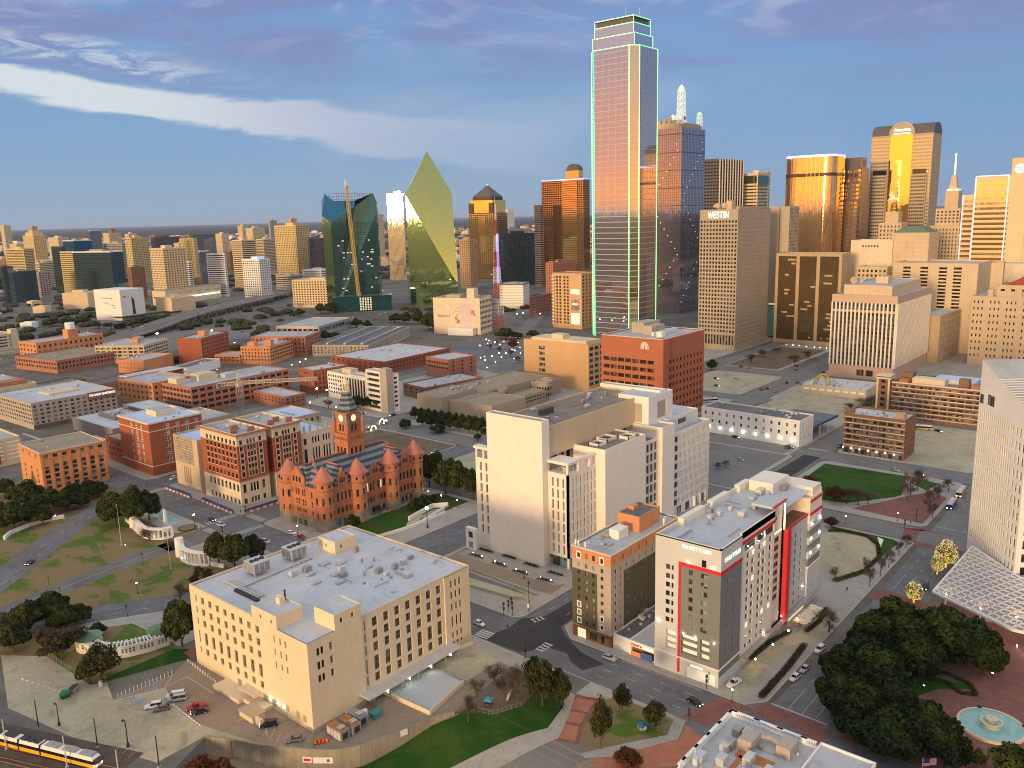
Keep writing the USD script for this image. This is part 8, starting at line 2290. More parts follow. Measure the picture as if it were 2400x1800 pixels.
# ---------------------------------------------------------------- uptown and further off
# name: style, label (position, turn and size come from TOWERS)
surf('uptown_cream',(.62,.50,.32),.85,.06,.05,.5)
surf('uptown_yellow',(.60,.47,.22),.85,.06,.05,.5)
surf('uptown_grey',(.36,.33,.29),.85,.06,.05,.5)
mirror('mirror_slate',(.22,.27,.30),.7,.06,(3,3,3.6),.02)
UP={
 'gold_slab':('sheet','mirror_goldpale','blazing pale gold mirror slab behind the green crystal tower'),
 'orange_slab':('slots','orange_stucco','plain orange brick slab between the crystal tower and the pyramid tower'),
 'federal_bank':('grid','uptown_cream','low cream office with square windows left of the faceted green tower'),
 'glass_block':('glass','mirror_dark_teal','big dark blue green glass block behind the white cube museum'),
 'ribbon_block':('ribbon','uptown_yellow','yellowish slab with dark ribbons touching the dark glass block'),
 'teal_slab':('glass','mirror_dark_teal','narrow teal glass slab at the left of the ribbon slab'),
 'blue_screen_block':('glass','mirror_blue','white framed block with a deep blue glass front above the dark glass block'),
 'twin_tower':('grid','uptown_cream','cream and grey apartment tower rising from the long podium'),
 'deco_tower':('grid','uptown_yellow','tall cream art deco style tower behind the dark glass block'),
 'deco_tower_two':('grid','uptown_yellow','cream ornate apartment tower beside the dark wedge of glass'),
 'wedge_tower':('glass','mirror_slate','dark glass wedge shaped tower with slanted top'),
 'striped_tower':('ribbon','white_panel','white and brown striped office tower at the end of the podium'),
 'dark_slab':('glass','mirror_slate','thin dark glass slab left of the white and brown striped tower'),
 'cream_slab':('ribbon','uptown_cream','cream slab edged with balconies behind the white gridded block'),
 'grid_tower':('grid','white_panel','white gridded office block with dark windows near the freeway'),
 'crown_tower':('slots','uptown_yellow','broad yellowish tower with a rounded stepped crown at far left'),
 'yellow_block':('ribbon','uptown_yellow','wide yellowish banded apartment block at far left'),
 'arched_tower':('glass','mirror_slate','white framed dark glass tower alone on the far plain'),
 'brown_top_tower':('slots','uptown_cream','cream tower with a brown drum top on the far plain'),
 'cream_box':('slots','uptown_cream','plain cream box block beside the yellow crowned tower'),
 'horizon_tower':('slots','uptown_cream','pale tower at the horizon, furthest left of all'),
 'horizon_tower_two':('slots','tan_concrete','brownish tower at the horizon, second from the left edge'),
 'round_tower':('slots','uptown_cream','slim round cornered cream tower right of the glass wedge'),
 'mid_block':('slots','uptown_cream','small cream tower just left of the cream art deco tower'),
 'terrace_block':('ribbon','uptown_grey','grey terraced apartment block in front of the brown topped tower'),
 'low_grey':('ribbon','uptown_grey','low grey banded block beneath the broad yellowish tower'),
 'left_blue':('glass','mirror_dark_teal','blue glass tower cut by the left edge of the picture'),
 'left_dark':('glass','mirror_slate','low dark glass block near the left edge'),
 'left_green_block':('glass','mirror_dark_teal','green glass block with grey front near the left edge trees'),
 'pair_block':('grid','uptown_grey','two-tone grey and cream mid rise left of the teal slab'),
 'apartment_tower':('grid','uptown_yellow','tall cream apartment tower with balcony columns left of the green faceted tower'),
 'dark_apartments':('ribbon','granite_grey','dark balconied apartment block beside the green faceted tower'),
 'far_cream':('slots','uptown_cream','cream tower behind the grid block near the apartment tower'),
 'far_cream_two':('slots','uptown_cream','smaller cream tower further left behind the white gridded block'),
 'orange_far_block':('slots','orange_stucco','small orange glowing block on the horizon'),
 'far_block_a':('slots','uptown_grey','tiny greyish block on the horizon left of the glowing orange one'),
 'white_far_tower':('slots','white_panel','white slab tower far off between the pyramid tower and the bronze slab tower'),
 'blue_top_block':('slots','uptown_grey','low broad block with a violet blue top strip behind the green gridded block'),
 'stepped_brown':('ribbon','tan_brick','narrow brown stepped tower at the left of the bronze slab tower'),
 'green_grid':('grid','mirror_dark_teal','grey green gridded glass block right of the pyramid tower'),
 'red_hotel':('slots','red_brick_pink','pinkish brick hotel slab behind the mural tower'),
 'gallery_block':('glass','white_panel','pale low block with a glazed front beside the broadcast mast'),
 'red_low':('grid','red_brick_pink','low red brick hall left of the mural tower'),
 'stadium_block':('slots','uptown_cream','cream low block beside the broad crowned tower'),
 'low_wide_a':('ribbon','granite_grey','wide dark low block on the plain above the apartment tower pair'),
 'far_mid_a':('ribbon','uptown_cream','small cream mid rise behind the podium tower'),
 'far_mid_b':('slots','uptown_cream','cream mid rise left of the blue fronted block'),
 'far_mid_c':('slots','uptown_cream','cream mid rise on the plain behind the ornate tower'),
 'far_mid_d':('slots','brown_brick','brown mid rise behind the striped office tower'),
 'white_slab':('ribbon','white_panel','small white apartment slab right of the podium tower'),
 'brown_mid':('slots','brown_brick','brown brick block right of the dark blue green glass block'),
 'yellow_low':('ribbon','uptown_yellow','low yellowish block at the foot of the art deco tower'),
 'museum_mate':('ribbon','uptown_cream','long low cream block under the broad crowned tower'),
 'white_corner':('ribbon','white_panel','white low block left of the faceted green tower'),
 'curved_white':('ribbon','uptown_cream','cream curved-looking block behind the white gridded block'),
 'garage_low':('ribbon','uptown_grey','low grey garage in front of the dark balconied apartments'),
 'tail_block':('slots','uptown_cream','cream block glimpsed right of the faceted green tower'),
 'silver_block':('ribbon','uptown_grey','grey low tower glimpsed far right behind the green roofed hotel'),
 'right_edge_tower':('grid','uptown_yellow','yellowish gridded block cut by the right edge of the picture'),
 'gap_block':('ribbon','crane_cream','cream tower glimpsed left of the black ribbed tower'),
}
for key,(style,wall,lab) in UP.items():
 x,y,rot,lx,ly,h=TOWERS[key]
 b=Bld(key if key[-2:] not in ('_a','_b','_c','_d') else key[:-2]+'_rise',lab,(x,y),rot)
 P=rect(0,lx,0,ly);nz=max(3,int(h/4.4))
 if style in ('glass','sheet'):
  b.mass(P,0,h,wall,roof='roof_grey',parapet=0,part='glass_wall')
  if style=='glass':
   b.bands(P,[4+4.2*k for k in range(int(h/4.2)-1)],.35,'granite_grey',.12)
   b.bands(P,[h-1.5],2.2,'white_panel' if 'white' in lab else 'granite_grey',.3,'roof_band',None)
 else:
  n0,n3=max(2,int(lx/5)),max(2,int(ly/5))
  sp={'grid':lambda n:FAR(n,nz,.56,.52),'ribbon':lambda n:FAR(1,nz,.96,.45),'slots':lambda n:FAR(n,nz,.34,.5)}[style]
  g='glass_brown' if 'yellow' in wall or 'cream' in wall else 'glass_dark'
  s0,s3=sp(n0),sp(n3);s0['glass']=s3['glass']=g
  b.mass(P,0,h,wall,{0:s0,3:s3},roof='roof_grey')
 if lx>14 and ly>14:
  MB().box(lx*.3,lx*.6,ly*.3,ly*.65,h-1.2,h+min(6,h*.05)).to('penthouse','uptown_grey' if style=='glass' else wall,b.t)
 if key=='gold_slab':
  b.fins((0,ly),(0,0),16,.8,.5,0,h,'uptown_cream','ribs')
 if key=='crown_tower':
  b.mass(rect(lx*.1,lx*.9,ly*.15,ly*.85),h-1,h+9,wall,roof='roof_tan',part='crown_tier');b.mass(rect(lx*.25,lx*.75,ly*.3,ly*.7),h+8,h+16,wall,roof='roof_tan',part='crown_tier')
 if key=='brown_top_tower':
  MB().lathe((lx/2,ly/2),[(12,h),(12,h+16),(0,h+16)],16).to('drum_top','brown_brick',b.t)
 if key=='grid_tower':
  MB().box(-.5,lx*.6,4,16,h,h+4).to('blue_sign','sign_blue',b.t)
 if key=='blue_top_block':
  MB().box(-.6,-.1,0,ly,h-6,h).to('violet_strip','neon_blue',b.t)
 if key=='green_grid':
  MB().box(-1.0,-.1,ly-5,ly,0,h).to('violet_strip','neon_blue',b.t)
b=Bld('podium','long low white podium beneath the cream and grey apartment tower',(749.3,1448.7),20);b.mass(rect(0,150,0,30),0,26,'uptown_cream',{0:S(6,1,.5,.08,mv=(14,3),glass='dark_metal',d=.3),3:S(1,1,.8,.1)},roof='roof_tan')
lp=MB()
for k in range(26):
 lp.ball((4+5.6*k,-.6,10.5),.7,0)
lp.to('lamp_row','lamp_white',b.t,kind='stuff')
# white cube museum
b=Bld('cube_museum','pale grey concrete cube museum by the freeway with thin slots',(590.2,1281),14)
mu=MB()
def cub(s,n,z,seed):
 return meshkit.fbm(np.array([[s*.06,n,z*.10]]),3,seed)[0]
W=MB();o=facade(W,(0,58),(0,0),0,46.7,[(16,40)],[(33.6,34.4)],.8);W.quad((0,58,46.7),(44,58,46.7),(44,0,46.7),(0,0,46.7));o2=facade(W,(0,0),(20,0),0,46.7,[(4,12)],[(35,36.5)],.8);W.quad((20,0,46.7),(44,0,46.7),(44,0,12),(30,0,12));W.quad((20,0,0),(20,0,46.7),(30,0,12),(28,0,0));W.quad((44,0,0),(44,58,0),(44,58,46.7),(44,0,46.7));W.quad((28,0,0),(30,0,12),(44,0,12),(44,0,0));W.to('wall','white_panel',b.t)
b.windows(o,S(1,1,each=1));b.windows(o2,S(1,1,each=1))
for y0,y1,z in ((22,30,26),(36,44,22.6),(40,46,19),(30,34,24.5)):
 MB().box(-.06,-.01,58-y1,58-y0,z,z+.8).to('slot_window','glass_dark',b.t)
MB().quad((20.2,-.1,8),(26,-.1,8),(24.5,-.1,30),(20.2,-.1,36)).to('glass_strip','mirror_dark_teal',b.t)
rf_=MB().prism([(-14,-8),(90,-30),(96,-6),(-6,14)],5.5,6.5);rf_.to('podium_roof','leaf_olive',b.t)
t=thing('white_pavilion','low white pavilion with angled walls left of the museum','building',(446,1492,0),10);MB().prism([(0,0),(46,-6),(54,14),(10,22)],0,9).to('wall','white_panel',t);MB().prism([(-3,-3),(49,-9),(57,16),(8,25)],9,10.2,bottom=True).to('roof','white_paint',t);MB().box(10,26,-3.8,-3.2,2,6).to('window','glass_dark',t)
# freeway
fw=thing('freeway','elevated concrete freeway with piers crossing in front of the uptown towers','freeway')
c0=np.array([(330,1085),(470,1058),(560,1110),(680,1210),(860,1320),(1100,1500)],float)
ln_=LineString(c0).buffer(1).exterior and LineString(c0)
zz=lambda s:1.2+8.5*min(1,max(0,(s-120)/150))
N=60;pts=np.array([ln_.interpolate(ln_.length*k/N).coords[0] for k in range(N+1)]);dk,ba=MB(),MB()
tan=np.gradient(pts,axis=0);tan /= np.linalg.norm(tan,axis=1)[:,None];nor=np.c_[-tan[:,1],tan[:,0]]
for k in range(N):
 za,zb=zz(ln_.length*k/N),zz(ln_.length*(k+1)/N)
 for s0,s1,m_ in ((-19,-1.2,dk),(1.2,19,dk)):
  a,b_,c_,d_=pts[k]+nor[k]*s0,pts[k+1]+nor[k+1]*s0,pts[k+1]+nor[k+1]*s1,pts[k]+nor[k]*s1
  m_.quad((*a,za),(*b_,zb),(*c_,zb),(*d_,za));m_.quad((*a,za-1.4),(*b_,zb-1.4),(*b_,zb),(*a,za));m_.quad((*d_,za-1.4),(*c_,zb-1.4),(*c_,zb),(*d_,za));m_.quad((*a,za-1.4),(*b_,zb-1.4),(*c_,zb-1.4),(*d_,za-1.4))
  for s in (s0,s1):
   p,q=pts[k]+nor[k]*s,pts[k+1]+nor[k+1]*s
   ba.quad((*p,za),(*q,zb),(*q,zb+1),(*p,za+1))
dk.to('deck','asphalt_pale',fw);ba.to('barrier','tan_concrete',fw)
for k in range(14,N,2):
 z=zz(ln_.length*k/N)
 if z>3:
  for s in (-14,-6,6,14):
   MB().lathe(pts[k]+nor[k]*s,[(.9,0),(.9,z-1.4)],8).to('pier','tan_concrete',fw)
sgn=MB().box(0,18,-.2,.2,12,16);t=thing('road_sign','green overhead road sign beside the freeway deck','sign',(452,1078,0),70);sgn.to('sign_board','teal_paint',t);MB().tube([(9,.4,0),(9,.4,14)],.4,6).to('post','pale_metal',t)

# far city and woods: too small to pick apart
rng=np.random.default_rng(11)

def instancer(name,kind,protos,pos,scl,rot,which,label=None):
 path=fresh('/World',name)
 pi=UsdGeom.PointInstancer.Define(stage,path)
 UsdGeom.Scope.Define(stage,path+'/shapes')
 rel=pi.CreatePrototypesRel()
 for k,(mb,m) in enumerate(protos):
  v,f=np.vstack(mb.v),np.vstack(mb.f)
  usdkit.mesh(stage,f'{path}/shapes/shape_{k}' if k else f'{path}/shapes/shape',trimesh.Trimesh(v,f,process=False),MATS[m])
  rel.AddTarget(f'{path}/shapes/shape_{k}' if k else f'{path}/shapes/shape')
 pi.CreatePositionsAttr(Vt.Vec3fArray.FromNumpy(np.asarray(pos,np.float32)))
 pi.CreateScalesAttr(Vt.Vec3fArray.FromNumpy(np.asarray(scl,np.float32)))
 h=np.asarray(rot)/2
 pi.CreateOrientationsAttr(Vt.QuathArray([Gf.Quath(float(math.cos(a)),0,0,float(math.sin(a))) for a in h]))
 pi.CreateProtoIndicesAttr(Vt.IntArray.FromNumpy(np.asarray(which,np.int32)))
 return tag(pi.GetPrim(),label,None,None,kind)

def clump(seed):
 m=trimesh.creation.icosphere(2,1.0);v=m.vertices*np.array([1,1,.55]);n=meshkit.fbm(v*2.1+seed*7,3,seed)
 v=v*(.65+.7*n[:,None]);v[:,2]=np.maximum(v[:,2]+.35,0)
 return MB().add(v,m.faces)

def spread(n,dmin,dmax,half=math.radians(38)):
 d=np.sqrt(rng.uniform(dmin**2,dmax**2,n));a=rng.uniform(-half,half,n)
 p=np.outer(d*np.cos(a),FWD[:2])+np.outer(d*np.sin(a),RGT[:2])
 return p,d

taken=[Point(TOWERS[k][0]+TOWERS[k][3]/2,TOWERS[k][1]+TOWERS[k][4]/2).buffer(max(TOWERS[k][3:5])) for k in TOWERS]
keepout=unary_union(taken+[LineString(c0).buffer(26),shapely.box(-100,-100,1120,900),shapely.box(800,900,1600,1500)])
from shapely.prepared import prep
ko=prep(keepout)
p,d=spread(9000,1500,9000);ok=np.array([not ko.contains(Point(*q)) for q in p]);p,d=p[ok],d[ok]
s=9+d/520*rng.uniform(.7,1.5,len(p))
instancer('distant_trees','stuff',[(clump(k),'leaf_far') for k in range(3)],np.c_[p,np.full(len(p),-.5)],np.c_[s,s,s*rng.uniform(.5,.8,len(p))],rng.uniform(0,6.28,len(p)),rng.integers(0,3,len(p)),'grey brown woods covering the plain to the horizon')
p,d=spread(2600,1400,9500);ok=np.array([not ko.contains(Point(*q)) for q in p]);p,d=p[ok],d[ok]
big=rng.uniform(0,1,len(p))**4
sc_=np.c_[14+d/420+30*big,14+d/420+30*big,7+d/900+22*big]
hb=lambda:MB().box(-.5,.5,-.5,.5,0,1).box(-.2,.2,-.2,.25,1,1.12)
instancer('distant_buildings','stuff',[(hb(),m) for m in ('uptown_cream','white_panel','uptown_grey','brown_brick','tan_concrete')],np.c_[p,np.zeros(len(p))],sc_,rng.choice([0.1,.35,.7],len(p)),rng.choice(5,len(p),p=[.3,.22,.22,.16,.1]),'small scattered buildings on the plain')
p,d=spread(520,1500,9000)
instancer('distant_lights','stuff',[(MB().ball((0,0,0),1,0),'lamp_white'),(MB().ball((0,0,0),1,0),'lamp_amber')],np.c_[p,np.full(len(p),12.0)],np.repeat((.28+d/7500)[:,None],3,1),np.zeros(len(p)),rng.integers(0,2,len(p)),'tiny lights scattered over the far city')
p=np.c_[rng.uniform(420,1150,420),rng.uniform(820,1500,420)];ok=np.array([not ko.contains(Point(*q)) or q[1]<1000 for q in p]);p=p[ok]
ko2=prep(unary_union([Point(845,1061).buffer(75),Point(1000,1010).buffer(70),Point(740,890).buffer(120),Point(640,860).buffer(80),LineString(c0).buffer(30),Point(610,1300).buffer(70),Point(720,700).buffer(60),Point(380,940).buffer(110),Point(350,1130).buffer(90),Point(500,990).buffer(110),feeder.buffer(8)]));p=p[[not ko2.contains(Point(*q)) for q in p]]
s=rng.uniform(5,10,len(p))
instancer('parkway_trees','stuff',[(clump(5),'leaf_oak'),(clump(6),'leaf_brown'),(clump(7),'leaf_olive')],np.c_[p,np.zeros(len(p))],np.c_[s,s,s*.9],rng.uniform(0,6.28,len(p)),rng.integers(0,3,len(p)),'mixed tree clumps around the freeway and uptown streets')

# ---------------------------------------------------------------- trees

def leaf_cloud(mb,r,lobes,n,size,shell=.62):
 """Many small bent leaf sprays spread through the volume of several lobes."""
 vol=np.array([a[3]*a[4]*a[5] for a in lobes]);pick=r.choice(len(lobes),n,p=vol/vol.sum())
 L=np.array(lobes)[pick]
 d=r.normal(size=(n,3));d /= np.linalg.norm(d,axis=1)[:,None]
 q=r.uniform(0,1,n)**(1/3);q=shell+(1-shell)*q
 wob=.8+.4*meshkit.fbm(d*2.2+pick[:,None]*3.1,3,5)
 c=L[:,:3]+d*L[:,3:6]*(q*wob)[:,None]
 nrm=d+r.normal(size=(n,3))*.65;nrm /= np.linalg.norm(nrm,axis=1)[:,None]
 t=np.cross(nrm,r.normal(size=(n,3)));t /= np.linalg.norm(t,axis=1)[:,None];w=np.cross(nrm,t)
 s=size*r.uniform(.6,1.4,n)[:,None]
 v=np.stack([c-t*s-w*s*.6,c+t*s-w*s*.6+nrm*s*.25,c+t*s+w*s*.6,c-t*s+w*s*.6+nrm*s*.25],1).reshape(-1,3)
 i=np.arange(n)[:,None]*4
 mb.add(v,np.hstack([i,i+1,i+2,i+3]))

def limbs(mb,r,base,h,spread_,n,r0,depth=3):
 tips=[]

 def grow(p,d,L,rad,k):
  e=p+d*L;mid=p+d*L*.5+r.normal(size=3)*L*.05
  mb.tube([p,mid,e],rad,5,rad*.6)
  if k==0:
   tips.append(e);return
  for _ in range(n if k==depth else 3):
   q=d+r.normal(size=3)*spread_;q[2]=abs(q[2])*.8+.15;q /= np.linalg.norm(q)
   grow(e if r.uniform()<.6 else mid,q,L*r.uniform(.55,.8),rad*.55,k-1)
 grow(np.array(base,float),np.array([0,0,1.0]),h,r0,depth)
 return tips

def tree_proto(name,label,kind,seed):
 """A tree of unit crown width 10 m: trunk and crown."""
 r=np.random.default_rng(seed);t=thing(name,label,'tree')
 tr,cr=MB(),MB()
 if kind in ('oak','park','olive','rust','small'):
  th=2.2 if kind != 'small' else 2.6
  tips=limbs(tr,r,(0,0,0),th,.75,5,.34,2)
  lob=[(0,0,5.0,3.4,3.4,2.7)]+[(3.0*math.cos(a),3.0*math.sin(a),4.2+r.uniform(-.5,1.4),*(r.uniform(1.5,2.2,2)),r.uniform(1.3,1.8)) for a in np.arange(7)*.9+r.uniform(0,.5)]+[(r.uniform(-1.5,1.5),r.uniform(-1.5,1.5),7.2+r.uniform(-.4,.5),1.5,1.5,1.2) for _ in range(3)]
  n=dict(oak=5200,park=6500,olive=1700,rust=2600,small=2600)[kind]
  leaf_cloud(cr,r,lob,n,dict(oak=.30,park=.27,olive=.26,rust=.27,small=.3)[kind],.45 if kind in ('olive','rust') else .6)
  tr.to('trunk','bark',t);cr.to('crown',dict(oak='leaf_oak',park='leaf_park',olive='leaf_olive',rust='leaf_rust',small='leaf_oak')[kind],t)
 elif kind=='bare':
  tips=limbs(tr,r,(0,0,0),2.6,.62,6,.24,3)
  for p in tips:
   for _ in range(7):
    d=r.normal(size=3);d[2]=abs(d[2])+.3;d /= np.linalg.norm(d);L=r.uniform(.8,1.9)
    e=p+d*L;cr.tube([p,p+d*L*.5+r.normal(size=3)*.1,e],.028,3,.012)
    for _ in range(3):
     f=p+d*L*r.uniform(.3,.9);g=d+r.normal(size=3)*.7;g /= np.linalg.norm(g);cr.tube([f,f+g*r.uniform(.4,.9)],.018,3,.01)
  tr.to('trunk','bark',t);cr.to('crown','twig',t)
 elif kind=='brown':
  tips=limbs(tr,r,(0,0,0),2.4,.7,6,.28,3)
  leaf_cloud(cr,r,[(*p,.9,.9,.7) for p in tips],2600,.17,.1)
  for p in tips:
   for _ in range(4):
    d=r.normal(size=3);d[2]=abs(d[2])+.3;d /= np.linalg.norm(d);cr.tube([p,p+d*1.3],.03,3,.01)
  tr.to('trunk','bark',t);cr.to('crown','leaf_brown',t)
 elif kind=='lit':
  tips=limbs(tr,r,(0,0,0),2.0,.6,6,.3,2)
  leaf_cloud(cr,r,[(0,0,5,3.0,3.0,3.8),(0,0,7.5,2.0,2.0,2.0),(1.6,.6,4.2,2.2,2.2,2.2),(-1.6,-.6,4.4,2.2,2.2,2.4)],1500,.11,.35)
  tr.to('trunk','fairy_light',t);cr.to('fairy_lights','fairy_light',t)
  tw=MB();leaf_cloud(tw,r,[(0,0,5,2.8,2.8,3.6)],900,.22,.2);tw.to('crown','twig',t)
 return t

KINDS={}

def plant(kind,label,x,y,w,h,rng_,group=None):
 ps=KINDS[kind]
 p=ps[rng_.randrange(len(ps))]
 n={'oak':(10.4,8.4),'park':(10.4,8.4),'olive':(10,8.4),'rust':(10,8.4),'small':(10.4,8.4),'bare':(9,8.5),'brown':(8.5,8.0),'lit':(7.4,9.4)}[kind]
 return p.put(label,(x,y,LIFT if walks.contains(Point(x,y)) else (float(low_z(x,y)) if LOW.contains(Point(x,y)) else 0.0)),rng_.uniform(0,360),group,(w/n[0],w/n[0],h/n[1]))

for kind,nm,cnt in (('oak','oak_tree',3),('park','park_oak',3),('olive','sparse_tree',2),('rust','rust_tree',2),('small','street_tree',2),('bare','bare_tree',3),('brown','brown_tree',2),('lit','fairy_light_tree',1)):
 KINDS[kind]=[Proto(tree_proto(nm,'tree',kind,100*cnt+7*k+len(nm))) for k in range(cnt)]
rt=random.Random(77)
for kind,x,y,w,h,lab,grp in TREES:
 plant(kind,lab,x,y,w,h,rt,grp)
for _k in KINDS.values():
 for _p in _k:
  if not _p.used:
   stage.RemovePrim(_p.root.GetPath())

# ---------------------------------------------------------------- street lamps

def lamp_proto(kind):
 t=thing({'spot':'lawn_lamp','off':'street_lamp','globe':'globe_lamp','amber':'street_lamp','arm':'parking_lamp'}[kind],'lamp','lamp')
 MB().tube([(0,0,0),(0,0,4.2)],.11,6,.08).lathe((0,0),[(.26,0),(.2,.6),(.1,.8)],8).to('pole','dark_metal',t)
 if kind=='arm':
  MB().tube([(0,0,4.1),(.3,0,4.2),(.7,0,4.2)],.06,5).to('arm','dark_metal',t);MB().box(.4,.95,-.18,.18,4.1,4.25).to('lamp_head','dark_metal',t)
 elif kind=='off':
  MB().lathe((0,0),[(.12,4.2),(.3,4.5),(.32,5.0),(.1,5.25),(0,5.3)],8).to('lamp_head','dark_metal',t)
 else:
  MB().ball((0,0,4.5),.36,2).to('globe',dict(spot='lamp_white',globe='lamp_white',amber='lamp_amber')[kind],t)
  if kind=='spot':
   MB().lathe((0,0),[(.5,4.75),(.12,5.1),(0,5.1)],8).to('lamp_cap','dark_metal',t)
 return Proto(t)

LP={k:lamp_proto(k) for k in ('spot','off','globe','amber','arm')}
labn={}
for k,x,y,h,lab in LAMPS:
 labn[lab]=labn.get(lab,0)+1
for k,x,y,h,lab in LAMPS:
 s=max(.6,min(2.2,h/4.6));far=max(1.0,math.hypot(x,y)/520)
 LP[k].put(lab,(x,y,LIFT if walks.contains(Point(x,y)) else 0),90,lab.replace('lamp ','lamps ',1) if labn[lab]>1 else None,(s*far,s*far,s))

# ---------------------------------------------------------------- cars

def make_car(kind,col):
 nm={'sedan':'sedan','suv':'wagon','van':'van','pickup':'pickup_truck'}[kind]
 t=thing(nm,'car',{'sedan':'car','suv':'car','van':'van','pickup':'pickup'}[kind])
 L,Wd=dict(sedan=(4.7,1.84),suv=(4.8,1.92),van=(5.3,1.98),pickup=(5.5,1.98))[kind]
 h0,h1,h2=.32,dict(sedan=.92,suv=1.05,van=1.08,pickup=1.05)[kind],dict(sedan=1.45,suv=1.72,van=1.85,pickup=1.82)[kind]
 hw=Wd/2
 # lower body: stations along x with half width and top height
 st=[(-L/2,hw*.80,h1*.86),(-L/2+.25,hw*.97,h1*.98),(-L*.2,hw,h1),(L*.2,hw,h1),(L/2-.9,hw*.98,h1*.93),(L/2-.2,hw*.88,h1*.80),(L/2,hw*.74,h1*.66)]
 v,f=[],[]
 for x,w,h in st:
  v+=[(x,-w*.94,h0),(x,-w,h0+(h-h0)*.55),(x,-w*.9,h),(x,w*.9,h),(x,w,h0+(h-h0)*.55),(x,w*.94,h0)]
 n=len(st)
 for i in range(n-1):
  for j in range(6):
   k=(j+1)%6;f.append([i*6+j,i*6+k,(i+1)*6+k,(i+1)*6+j])
 for b0 in (0,(n-1)*6):
  f+=[[b0,b0+1,b0+4,b0+5],[b0+1,b0+2,b0+3,b0+4]]
 mb=MB().add(v,f)
 bp,ft,rp,rt_=dict(sedan=(.95,.35,-2.0,-1.25),suv=(1.0,.45,-2.3,-2.0),van=(1.7,.95,-2.55,-2.35),pickup=(1.1,.55,-.75,-.6))[kind]
 prof=[(rp,h1-.02),(bp,h1-.02),(ft,h2),(rt_,h2)]

 def cab(s0,s1,off):
  m=MB();a=[(x,-w,z) for (x,z),w in zip(prof,(hw*s0,hw*s0,hw*s1,hw*s1))];c=[(x,-y,z) for x,y,z in a]
  return a,c
 a,c=cab(.9,.72,0)
 gl=MB()
 gl.quad(a[1],c[1],c[2],a[2]);gl.quad(a[0],c[0],c[3],a[3]);gl.quad(*a);gl.quad(*c)
 mb.quad(a[3],a[2],c[2],c[3])
 r3=lambda p,dz:(p[0],p[1],p[2]+dz)
 mb.box(prof[3][0]-.02,prof[2][0]+.02,-hw*.73,hw*.73,h2-.03,h2+.03)
 for s in (a,c):
  for p,q in ((s[1],s[2]),(s[0],s[3])):
   mb.tube([p,q],.06,4)
  mx=((s[0][0]+s[1][0])/2,s[0][1],s[0][2]);nx=((s[2][0]+s[3][0])/2,s[2][1],s[2][2]);mb.tube([mx,nx],.05,4)
 if kind=='pickup':
  mb.box(-L/2+.1,-.8,-hw*.9,hw*.9,h1-.06,h1-.02)
 mb.to('body','car_'+col,t)
 gl.to('windows','car_glass',t)
 for x in (-L*.29,L*.31):
  for y in (-hw+.02,hw-.02):
   s=1 if y>0 else -1;w=MB();R_=.33;aa=np.linspace(0,2*math.pi,13)[:-1]
   vv=[(x+R_*math.cos(q),y+s*.04,.33+R_*math.sin(q)) for q in aa]+[(x+R_*math.cos(q),y-s*.2,.33+R_*math.sin(q)) for q in aa]+[(x,y+s*.04,.33)]
   ff=[[i,(i+1)%12,12+(i+1)%12,12+i] for i in range(12)]
   w.add(vv,ff);w.add(vv,[[i,(i+1)%12,24] for i in range(12)]);wh=w.to('wheel','rubber',t)
   MB().add([(x+.19*math.cos(q),y+s*.05,.33+.19*math.sin(q)) for q in aa]+[(x,y+s*.05,.33)],[[i,(i+1)%12,12] for i in range(12)]).to('rim','pale_metal',wh)
 for y in (-hw*.6,hw*.6):
  MB().box(L/2-.16,L/2+.01,y-.2,y+.2,h1*.60,h1*.74).to('headlight','head_light' if col in ('black','navy') else 'pale_metal',t);MB().box(-L/2-.01,-L/2+.1,y-.18,y+.18,h1*.62,h1*.78).to('tail_light','flag_red',t)
 for y in (-hw-.1,hw+.1):
  MB().box(bp-.25,bp-.1,y-.09,y+.09,h1,h1+.14).to('mirror','car_'+col,t)
 return Proto(t)

CP={}
cnt={}
for k,c,x,y,a,lab in CARS:
 cnt[lab]=cnt.get(lab,0)+1
for k,c,x,y,a,lab in CARS:
 if (k,c) not in CP:
  CP[(k,c)]=make_car(k,c)
 z=.02
 if 'freeway' in lab:
  p=Point(x,y);s=ln_.project(p);z=zz(s)+.02;q=np.array(ln_.interpolate(s).coords[0]);d_=np.array([x,y])-q
  L_=np.linalg.norm(d_)
  if L_>17:
   x,y=q+d_/L_*14
  u_=np.array(ln_.interpolate(s+1).coords[0])-q;a=math.degrees(math.atan2(u_[1],u_[0]))
 CP[(k,c)].put(lab,(x,y,z),a,lab.replace('car','cars',1) if cnt[lab]>1 else None,(1.08,1.08,1.08))

